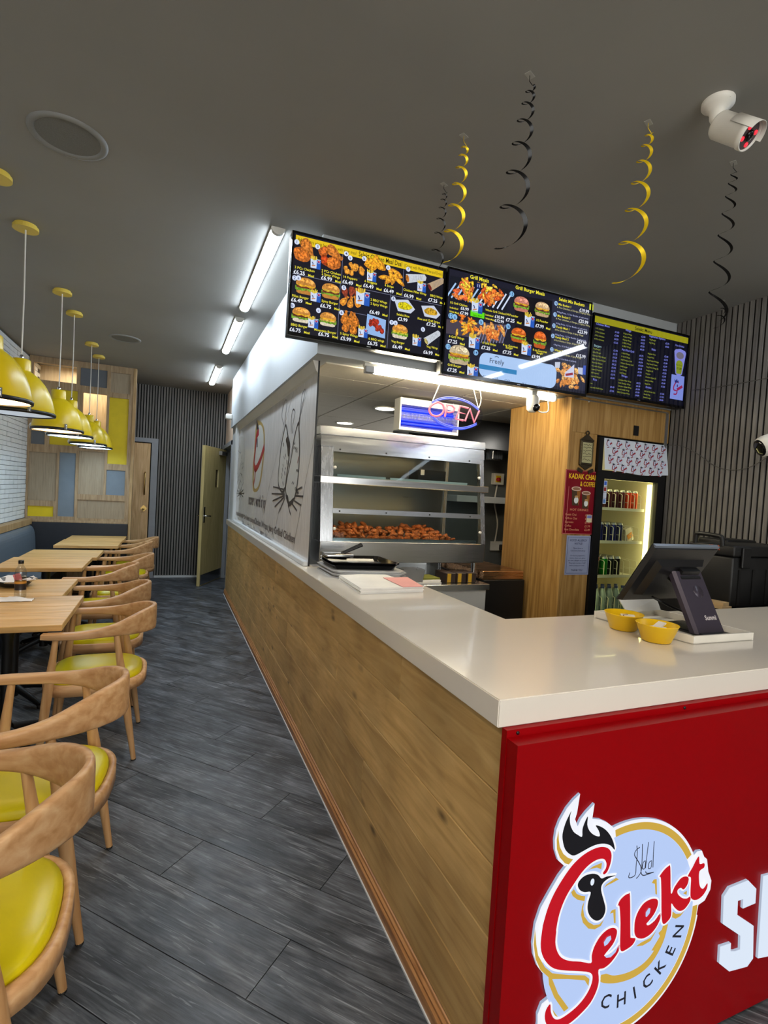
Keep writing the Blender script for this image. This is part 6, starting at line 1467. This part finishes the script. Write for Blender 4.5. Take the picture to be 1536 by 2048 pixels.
# lit header wrapped in printed paper
hd = obj('header_box', MB().add([(FX0 + .045, FY + .02, 2.0), (FX1, FY + .02, 2.0), (FX1, FY - .006, 1.775), (FX0 + .045, FY - .006, 1.775), (FX0 + .045, FY + .10, 2.0), (FX1, FY + .10, 2.0), (FX1, FY + .10, 1.775), (FX0 + .045, FY + .10, 1.775)], [(0, 1, 2, 3), (4, 7, 6, 5), (0, 4, 5, 1), (2, 6, 7, 3), (0, 3, 7, 4), (1, 5, 6, 2)]), glow('header_cream', (226, 210, 150), .35, False), fr)
obj('header_cheek', MB().box(FX0, FX0 + .04, FY - .004, FY + .10, 1.762, 2.005), m_black, fr)
hx0, hx1 = FX0 + .058, FX1 + .012
def puth(u, v, d): s_ = (2.0 - v) / .225; return (u, FY + .02 - .026 * s_ - .004 - d + .004 * math.sin(30 * u) * math.sin(20 * v), v)
pp = Pr(puth, None, .0006)
NU = 24
for i in range(NU):
    for j in range(6):
        u0, u1 = hx0 + (hx1 - hx0) * i / NU, hx0 + (hx1 - hx0) * (i + 1) / NU
        lo = lambda u: 1.762 + .010 * math.sin(9 * u) + .02 * (hx1 - u) * 0
        v0a, v1a = lo(u0) + (2.004 - lo(u0)) * j / 6, lo(u0) + (2.004 - lo(u0)) * (j + 1) / 6; v0b, v1b = lo(u1) + (2.004 - lo(u1)) * j / 6, lo(u1) + (2.004 - lo(u1)) * (j + 1) / 6
        sk_ = .02 * (1 - j / 6) if i == 0 else 0
        pp.poly([(u0 + sk_ * 0, v0a), (u1, v0b), (u1, v1b), (u0, v1a)], (214, 220, 230), 1)
rr = random.Random(4)
for r_ in range(4):
    for k in range(8):
        u = hx0 + .05 + k * .092 + (.046 if r_ % 2 else 0) + rr.uniform(-.006, .006); v = 1.968 - r_ * .06 + rr.uniform(-.004, .004)
        if u < hx1 - .03: mini(pp, u, v, .068, 3, (150, 46, 60), (50, 52, 70), (182, 186, 196))
pp.build('printed_wrap', print_mat('wrap_print', 0, .6), hd, label='white paper printed with small rooster emblems')
# stickers on the glass
st = Pr(*on_y(FY + .017)); u0 = 2.962
for k, c_ in enumerate(((60, 100, 200), (150, 50, 50), (200, 210, 224), (90, 130, 190))): v = 1.672 - k * .044; st.rect(u0, v - .02, u0 + .034, v + .02, (214, 224, 240), 1); st.rect(u0 + .005, v - .014, u0 + .029, v + .014, c_, 2)
st.build('card_stickers', MATS['wrap_print'], dr)
# shelves, dividers, stock
m_sh = plain('white_wire', (226, 222, 200), .45)
SH = [1.490, 1.236, .972, .690]
for z_ in SH:
    sf = obj('shelf', MB().box(FX0 + .045, FX1 - .11, FY + .085, 3.48, z_ - .012, z_ - .006).box(FX0 + .045, FX1 - .11, FY + .078, FY + .086, z_ - .016, z_ + .006), m_sh, fr)
    for k in range(8):
        xx = 2.962 + k * .066
        if xx > 3.44: continue
        obj('lane_divider', MB().tube([(xx, FY + .085, z_ - .006), (xx, FY + .085, z_ + .105), (xx, FY + .10, z_ + .115), (xx, 3.45, z_ + .13)], .0028, 6).tube([(xx, FY + .085, z_ + .05), (xx, 3.4, z_ + .055)], .002, 5), m_sh, sf)
can_prof = [(0, .002), (.024, .0), (.0285, .006), (.0295, .012), (.0295, .132), (.026, .142), (.0235, .146), (.0235, .150), (.021, .148), (0, .147)]
def can_mesh(name, col):
    me = MB().lathe([(.0296, .010), (.0296, .133)], (0, 0, 0), 18).mesh(name); me.materials.append(plain(name + '_ink', col, .28, .35, var=.25, scale=30)); return me
end_me = MB().lathe(can_prof, (0, 0, 0), 18).mesh('can_shell'); end_me.materials.append(m_alu)
cols = {0: [((176, 96, 24), 'amber'), ((92, 34, 20), 'brown'), ((74, 16, 24), 'dark cherry'), ((70, 14, 26), 'dark plum'), ((86, 20, 30), 'maroon'), ((206, 54, 18), 'bright orange-red'), ((214, 70, 20), 'orange')],
        1: [((34, 44, 120), 'blue'), ((28, 34, 92), 'navy'), ((36, 40, 84), 'dark blue'), ((30, 38, 110), 'royal blue'), ((44, 48, 96), 'indigo')],
        2: [((36, 110, 36), 'green'), None, ((30, 140, 40), 'bright green'), ((28, 36, 34), 'black'), ((30, 30, 34), 'charcoal')]}
for si, lst in cols.items():
    for k, cc in enumerate(lst):
        if cc is None: continue
        me = can_mesh('can_%s' % cc[1].replace(' ', '_').replace('-', '_'), cc[0])
        for row in range(3):
            x = 2.995 + k * .066; y = FY + .125 + row * .062
            o = thing('drink_can', '%s drink can in the %s row of the %s fridge shelf' % (cc[1], ('front', 'second', 'third')[row], ('top', 'second', 'third')[si]), 'can', (x, y, SH[si]), 'cans in the drinks fridge')
            inst('shell', end_me, o, (x, y, SH[si] - .0055)); inst('printed_sleeve', me, o, (x, y, SH[si] - .0055))
x = 3.30 + .04; o = thing('snack_packet', 'orange and white packet at the end of the second fridge shelf', 'packet', (x, FY + .13, SH[1])); obj('pouch', MB().obox((x + .03, FY + .14, SH[1] + .055), (.9, 0, .35), (0, 1, 0), (-.35, 0, .9), .035, .02, .055), plain('packet_white', (214, 206, 190), .4), o); obj('orange_flash', MB().obox((x + .035, FY + .119, SH[1] + .045), (.8, 0, .5), (0, 1, 0), (-.5, 0, .8), .03, .002, .02), plain('packet_orange', (226, 140, 20), .4), o)
# glass cola bottle
bx, by, bz = 3.035, FY + .12, SH[2] - .0055
o = thing('cola_bottle', 'dark glass cola bottle with red label standing on the third fridge shelf', 'bottle', (bx, by, bz))
o2 = obj('bottle_glass', MB().lathe([(0, .002), (.027, .0), (.030, .012), (.028, .06), (.031, .10), (.029, .14), (.018, .175), (.0125, .195), (.0125, .2)], (bx, by, bz), 22), plain('cola_dark', (26, 12, 10), .1), o)
obj('bottle_neck', MB().lathe([(.0125, .198), (.012, .215), (.0135, .225), (.0125, .24)], (bx, by, bz), 18), plain('green_glass', (90, 150, 120), .1), o); obj('crown_cap', MB().lathe([(.0145, .238), (.0145, .246), (.011, .250), (0, .250)], (bx, by, bz), 18), plain('cap_grey', (170, 176, 170), .3, .6), o)
obj('red_label', MB().lathe([(.0305, .118), (.0295, .148)], (bx, by, bz), 22), plain('cola_label', (190, 70, 66), .4), o)
# water bottles on the lowest visible shelf
m_wat = plain('water_bottle', (196, 220, 214), .12, var=.15, scale=25, trans=.35); m_wcap = plain('blue_cap', (44, 62, 120), .4)
wb_me = MB().lathe([(0, .002), (.028, 0), (.031, .01), (.031, .06), (.029, .07), (.031, .08), (.031, .13), (.022, .165), (.0125, .18), (.0125, .186)], (0, 0, 0), 18).mesh('bottle_shell'); wb_me.materials.append(m_wat)
wc_me = MB().lathe([(.0135, .182), (.0145, .184), (.0145, .2), (0, .2)], (0, 0, 0), 14).mesh('blue_cap'); wc_me.materials.append(m_wcap)
for row in range(2):
    for k in range(6):
        x, y = 2.995 + k * .070, FY + .125 + row * .07
        o = thing('water_bottle', 'clear water bottle with blue cap, number %s from the fridge hinge in the %s row' % (('one', 'two', 'three', 'four', 'five', 'six')[k], ('front', 'second')[row]), 'bottle', (x, y, SH[3]), 'water bottles in the drinks fridge')
        inst('bottle_shell', wb_me, o, (x, y, SH[3] - .0055)); inst('blue_cap', wc_me, o, (x, y, SH[3] - .0055))
# ================================================================= poster, notice, wall hanging
PY = YK - .002
t = thing('drinks_poster', 'dark red Kadak Chai and Coffee price poster on the oak housing', 'poster', (2.72, PY, 1.3))
px0, px1, pz0, pz1 = 2.600, 2.890, 1.288, 1.750
obj('sheet', MB().box(px0, px1, PY - .002, PY, pz0, pz1), plain('poster_red', (124, 6, 28), .3, coat=.3), t)
q = Pr(*on_y(PY - .002)); CR_ = (226, 160, 120)
q.line([(px0 + .004, pz0 + .004), (px1 - .004, pz0 + .004), (px1 - .004, pz1 - .004), (px0 + .004, pz1 - .004), (px0 + .004, pz0 + .004)], .005, (206, 110, 110), 1)
q.text('KADAK CHAI', px0 + .03, pz1 - .062, .052, (242, 206, 40), 2, width=.245, bold=.015); q.text('& COFFEE', px1 - .008, pz1 - .112, .048, (242, 206, 40), 2, 'R', width=.145, bold=.012)
for cx_, cz_, s_ in ((px0 + .105, pz1 - .19, 1.0), (px0 + .198, pz1 - .212, .92)):
    q.poly([(cx_ - .042 * s_, cz_ + .055 * s_), (cx_ + .042 * s_, cz_ + .055 * s_), (cx_ + .03 * s_, cz_ - .065 * s_), (cx_ - .03 * s_, cz_ - .065 * s_)], (74, 58, 40), 2); q.poly([(cx_ + .005, cz_ + .055 * s_), (cx_ + .042 * s_, cz_ + .055 * s_), (cx_ + .03 * s_, cz_ - .065 * s_), (cx_ + .012, cz_ - .02)], (150, 96, 40), 3)
    q.ell(cx_, cz_ + .056 * s_, .045 * s_, .016 * s_, (226, 200, 180), 4); q.ell(cx_, cz_ + .056 * s_, .036 * s_, .011 * s_, (150, 110, 84), 5); q.ell(cx_ + .004, cz_ - .026 * s_, .02 * s_, .024 * s_, (226, 230, 226), 5); q.ell(cx_ + .004, cz_ + .0 * s_, .016, .008, (190, 150, 100), 6)
q.text('HOT DRINKS', (px0 + px1) / 2 + .0, pz1 - .292, .022, CR_, 2, 'C', width=.17)
for k, (a_, b_) in enumerate((('Kadak Chai', '£1.99'), ('Saffron Chai', '£2.49'), ('Espresso', '£1.49'), ('Coffee', '£1.99'), ('Hot Chocolate', '£2.49'))):
    q.text(a_, px0 + .022, pz1 - .328 - k * .027, .022, CR_, 2); q.text(b_, px1 - .035, pz1 - .328 - k * .027, .023, CR_, 2, 'R')
q.rect(px1 - .072, pz1 - .372, px1 - .022, pz1 - .318, (214, 206, 170), 4); q.rect(px1 - .068, pz1 - .342, px1 - .026, pz1 - .322, (120, 130, 190), 5)
q.line([(px0 + .03, pz0 + .01), (px0 + .034, pz1 - .12)], .003, (226, 150, 140), 6)
q.build('poster_print', print_mat('poster_ink', 0, .35), t)
t = thing('allergy_notice', 'framed pale blue food allergy notice below the red poster', 'notice', (2.75, PY, 1.0))
nx0, nx1, nz0, nz1 = 2.650, 2.872, .992, 1.278
obj('sheet', MB().box(nx0, nx1, PY - .0015, PY, nz0, nz1), plain('notice_blue', (150, 158, 186), .35), t)
q = Pr(*on_y(PY - .0015)); DK = (54, 60, 92)
q.line([(nx0 + .012, nz0 + .012), (nx1 - .012, nz0 + .012), (nx1 - .012, nz1 - .012), (nx0 + .012, nz1 - .012), (nx0 + .012, nz0 + .012)], .004, (80, 92, 130), 1)
q.text('FOOD ALLERGY', (nx0 + nx1) / 2, nz1 - .042, .022, DK, 2, 'C', .01); q.text('NOTICE', (nx0 + nx1) / 2, nz1 - .064, .020, DK, 2, 'C', .01)
for k, s in enumerate(('Please inform us', 'if you have a food allergy', '', 'Our food is prepared in a', 'kitchen where nuts, gluten', 'and other allergens are present', 'Please ask a member of staff', 'before placing your order')): q.text(s, (nx0 + nx1) / 2, nz1 - .096 - k * .018, .0135, DK, 2, 'C')
q.text('THANK YOU', (nx0 + nx1) / 2, nz0 + .028, .018, DK, 2, 'C', .01)
q.build('notice_print', MATS['poster_ink'], t)
t = thing('wall_hanging', 'ornamental dark metal wall plaque with pale script and tassels', 'ornament', (2.76, PY, 1.87))
hx, hz = 2.772, 1.885; m_bz = plain('dark_bronze', (62, 52, 36), .45, .4)
obj('plaque', MB().cbox(hx - .062, hx + .062, PY - .012, PY, hz - .095, hz + .085, .004), m_bz, t)
obj('crest', MB().prism([(hx - .066, hz + .085), (hx + .066, hz + .085), (hx + .03, hz + .108), (hx + .008, hz + .124), (hx - .008, hz + .124), (hx - .03, hz + .108)], lambda a_, b_, d: (a_, d, b_), PY - .010, PY), m_bz, t)
obj('ring', MB().tube([(hx + .014 * math.cos(2 * PI * k / 14), PY - .006, hz + .137 + .014 * math.sin(2 * PI * k / 14)) for k in range(15)], .0045, 6), m_bz, t)
obj('lower_point', MB().prism([(hx - .062, hz - .095), (hx + .062, hz - .095), (hx + .02, hz - .118), (hx, hz - .13), (hx - .02, hz - .118)], lambda a_, b_, d: (a_, d, b_), PY - .010, PY), m_bz, t)
for sx in (-1, 1): obj('tassel', MB().obox((hx + sx * .05, PY - .006, hz - .135), (.9, 0, sx * .4), (0, 1, 0), (-sx * .4, 0, .9), .024, .004, .012), m_bz, t)
q = Pr(*on_y(PY - .012)); rr = random.Random(3)
q.rect(hx - .045, hz - .078, hx + .045, hz + .068, (176, 170, 128), 1)
for r_ in range(6):
    v = hz + .052 - r_ * .022; pts = [(hx - .038 + .0076 * k, v + rr.uniform(-.006, .007)) for k in range(11)]; q.line(smooth_open(pts, 3), .0035, (72, 64, 44), 2)
for k in range(20):
    a_ = k / 20.0; q.ell(hx - .054, hz - .09 + .17 * a_, .004, .003, (140, 124, 80), 1, n=6); q.ell(hx + .054, hz - .09 + .17 * a_, .004, .003, (140, 124, 80), 1, n=6)
q.build('script_panel', MATS['poster_ink'], t)
# ================================================================= till, tray, bowls
m_tr = plain('white_card_tray', (226, 222, 212), .35)
t = thing('card_tray', 'shallow white tray under the till', 'tray', (1.88, 1.45, ZT))
A_, B_, C2, D2 = (1.733, 1.250), (2.048, 1.243), (2.02, 1.655), (1.673, 1.655)
def wall_(p, q_, h, th=.008):
    p, q_ = np.array(p), np.array(q_); d = (q_ - p) / np.linalg.norm(q_ - p); n_ = np.array([-d[1], d[0]]) * th
    return MB().prism([tuple(p), tuple(q_), tuple(q_ + n_), tuple(p + n_)], lambda a_, b_, d_: (a_, b_, d_), ZT + .0005, ZT + h)
obj('tray_floor', MB().prism([A_, B_, C2, D2], lambda a_, b_, d: (a_, b_, d), ZT + .0005, ZT + .004), m_tr, t)
for p, q_, h in ((A_, B_, .030), (B_, C2, .030), (C2, D2, .030), (D2, A_, .030)): obj('tray_side', wall_(p, q_, h), m_tr, t)
obj('back_flap', MB().add([(1.80, 1.60, ZT + .030), (2.02, 1.62, ZT + .030), (2.02, 1.645, ZT + .075), (1.80, 1.645, ZT + .075), (1.80, 1.606, ZT + .030), (2.02, 1.626, ZT + .030), (2.02, 1.651, ZT + .075), (1.80, 1.651, ZT + .075)], [(0, 1, 2, 3), (4, 7, 6, 5), (0, 4, 5, 1), (2, 6, 7, 3), (0, 3, 7, 4), (1, 5, 6, 2)]), m_tr, t)
t = thing('till_terminal', 'black touchscreen till on a slanted stand seen from behind', 'till', (1.92, 1.40, ZT))
m_ti = plain('till_black', (20, 20, 22), .32); m_tis = plain('till_stand_grey', (64, 58, 70), .28, .3)
obj('foot_plate', MB().cbox(1.85, 2.0, 1.275, 1.50, ZT + .0045, ZT + .016, .004), m_ti, t)
y0, z0, y1, z1 = 1.315, ZT + .012, 1.432, 1.262
sp = []
for xx, o_ in ((1.842, .012), (1.852, 0), (1.992, 0), (2.002, .012)): sp.append((xx, o_))
vs = [(xx, yy + o_ + dd, zz) for dd in (0, .032) for (yy, zz) in ((y0, z0), (y1, z1)) for xx, o_ in [(s_[0], s_[1] if dd == 0 else 0) for s_ in sp]]
fs = [(0, 1, 5, 4), (1, 2, 6, 5), (2, 3, 7, 6), (8, 12, 13, 9), (9, 13, 14, 10), (10, 14, 15, 11), (0, 4, 12, 8), (3, 11, 15, 7), (4, 5, 6, 7, 15, 14, 13, 12), (0, 8, 9, 10, 11, 3, 2, 1)]
sd = obj('stand', MB().add(vs, fs), m_tis, t)
dn = np.array([0, z1 - z0, -(y1 - y0)]); dn = dn / np.linalg.norm(dn); dn = -dn if dn[1] > 0 else dn
du = np.array([0, y1 - y0, z1 - z0]); du /= np.linalg.norm(du)
pr = Pr(lambda u, v, d: tuple(np.array([u, y0, z0]) + du * v + dn * (d + .0005)), None)
pr.text('Sunmi', 1.945, .052, .026, (214, 206, 206), 2, 'C', .015); pr.build('maker_mark', print_mat('till_print', 0, .4), sd)
obj('stand_disc', MB().lathe([(.026, 0), (.0255, .0012), (0, .0014)], np.array([1.935, y0, z0]) + du * .165, 24, dn), m_tis, sd)
a_ = np.array([1.70, 1.405, 1.358]); lw, LH = .365, .283; ud = np.array([0, .53, -.848]); nd = np.array([0, .848, .53])
def spt(x, s_, d): return a_ + np.array([x, 0, 0]) + ud * s_ + nd * d
def slab2(x0, x1, s0, s1, d0, d1, ins=0.0):
    vs = [spt(x0 + ins, s0 + ins, d0), spt(x1 - ins, s0 + ins, d0), spt(x1 - ins, s1 - ins, d0), spt(x0 + ins, s1 - ins, d0), spt(x0, s0, d1), spt(x1, s0, d1), spt(x1, s1, d1), spt(x0, s1, d1)]
    return MB().add(vs, [(0, 1, 2, 3), (4, 7, 6, 5), (0, 4, 5, 1), (2, 6, 7, 3), (0, 3, 7, 4), (1, 5, 6, 2)])
mo = obj('monitor', slab2(0, lw, 0, LH, .0, .016, .010), m_ti, t)
obj('front_glass', slab2(0, lw, 0, LH, .016, .020), m_blackgloss, mo)
obj('rear_bulge', slab2(.05, lw - .05, .06, LH - .04, -.022, .0, .018), m_ti, mo)
obj('top_edge', slab2(.004, lw - .004, -.003, .006, .004, .019), plain('till_edge_grey', (104, 114, 128), .3, .3), mo)
hg = np.array([1.922, 1.438, 1.232])
obj('hinge', MB().tube([hg + np.array([-.055, -.005, 0]), hg + np.array([.055, -.005, 0])], .017, 12).obox(hg + np.array([0, .012, .012]), (1, 0, 0), tuple(ud), tuple(nd), .05, .035, .02), m_ti, t)
for sx in (-.03, .03): obj('hinge_screw', MB().lathe([(.004, 0), (.004, .003), (0, .004)], spt(.222 + sx, .10, -.022), 8, tuple(-nd)), m_chrome, mo)
obj('cable', MB().tube(smooth_open([spt(.15, .25, -.01), (1.86, 1.50, 1.13), (1.93, 1.48, 1.10), (2.01, 1.46, 1.08), (2.03, 1.42, ZT + .05), (2.015, 1.40, ZT + .02)], 5), .005, 6), m_black, t)
m_bowl = plain('yellow_bowl', (232, 188, 10), .35, var=.03)
m_sach = plain('brown_sachet', (150, 116, 84), .5); m_sw = plain('white_sachet', (226, 220, 210), .5)
for k, (bx, by, lb) in enumerate(((1.642, 1.475, 'yellow plastic bowl of brown sachets further from the counter edge'), (1.628, 1.315, 'yellow plastic bowl of white sachets nearer the counter edge'))):
    t = thing('sachet_bowl', lb, 'bowl', (bx, by, ZT), 'yellow bowls by the till')
    obj('bowl', MB().lathe([(0, .003), (.040, .0005), (.048, .004), (.069, .062), (.071, .063), (.071, .065), (.067, .064), (.046, .007), (0, .006)], (bx, by, ZT), 36), m_bowl, t)
    rr = random.Random(k + 2)
    for i in range(9):
        r_ = rr.uniform(0, .035); a_ = rr.uniform(0, 6.28); ez = rr.uniform(-.5, .5)
        o = obj('sachet', MB().obox((bx + r_ * math.cos(a_), by + r_ * math.sin(a_), ZT + .020 + i * .0045), (math.cos(a_), math.sin(a_), ez), (-math.sin(a_), math.cos(a_), 0), (-ez * math.cos(a_), -ez * math.sin(a_), 1), .024, .014, .002), (m_sach, m_sw)[k if i % 4 else 1]); tag(o, ('brown sugar sachet lying in the farther yellow bowl', 'white sauce sachet lying in the nearer yellow bowl')[k], 'sachet', ('sachets in the farther bowl', 'sachets in the nearer bowl')[k])
# ================================================================= back shelf with the insulated carrier
t = thing('back_shelf_unit', 'dark low unit against the slatted wall behind the till', 'unit', (3.2, 2.25, 0)); obj('unit_body', MB().cbox(2.85, XR - .022, 1.86, 2.42, 0, .975, .004), m_black, t)
cr = thing('insulated_carrier', 'black insulated food carrier with handles behind the till', 'carrier', (3.2, 2.1, .975))
m_cr = plain('carrier_black', (13, 13, 14), .5); cx0, cx1, cy0, cy1 = 2.90, 3.52, 1.90, 2.16
obj('body', MB().cbox(cx0, cx1, cy0, cy1, .9755, 1.26, .012, 2), m_cr, cr)
obj('lid', MB().cbox(cx0 - .008, cx1 + .008, cy0 - .008, cy1 + .008, 1.262, 1.322, .010, 2), m_cr, cr)
obj('handle', MB().tube(smooth_open([(cx0 + .0, cy1 - .03, 1.315), (cx0 - .004, cy1 - .035, 1.365), (cx0 - .004, cy1 - .06, 1.375), (cx0 - .004, cy0 + .09, 1.37), (cx0 - .004, cy0 + .07, 1.36), (cx0, cy0 + .065, 1.315)], 4), .012, 10), m_cr, cr)
for xx in (cx0 + .05, cx0 + .36): obj('latch', MB().cbox(xx, xx + .07, cy0 - .022, cy0 - .008, 1.20, 1.315, .004), m_cr, cr)
for k in range(5): obj('rib', MB().box(cx0 + .05 + k * .12, cx0 + .07 + k * .12, cy0 - .006, cy0, .99, 1.19), m_cr, cr)
q = Pr(*on_x(cx0 - .0085)); u, v = -2.035, 1.292; q.text('VEVOR', u, v, .036, (220, 84, 20), 2, 'L', .02, width=.062); q.build('maker_mark', MATS['poster_ink'], cr)
o = thing('carrier_box', 'second black box with rounded lid beyond the carrier', 'box', (3.4, 2.28, .975)); obj('box_body', MB().cbox(3.26, 3.55, 2.18, 2.38, .9755, 1.29, .012, 2), m_cr, o); obj('box_lid', MB().cbox(3.26, 3.55, 2.18, 2.38, 1.2905, 1.335, .012, 2), m_cr, o)
o = thing('card_stack', 'small stack of brown card pieces on the unit behind the till', 'card', (2.84, 1.93, .975)); obj('cards', MB().box(2.81, 2.89, 1.88, 2.0, .9755, .99).obox((2.85, 1.94, 1.0), (.97, .2, 0), (-.2, .97, 0), (0, 0, 1), .035, .05, .009), plain('brown_card', (176, 150, 110), .7), o)
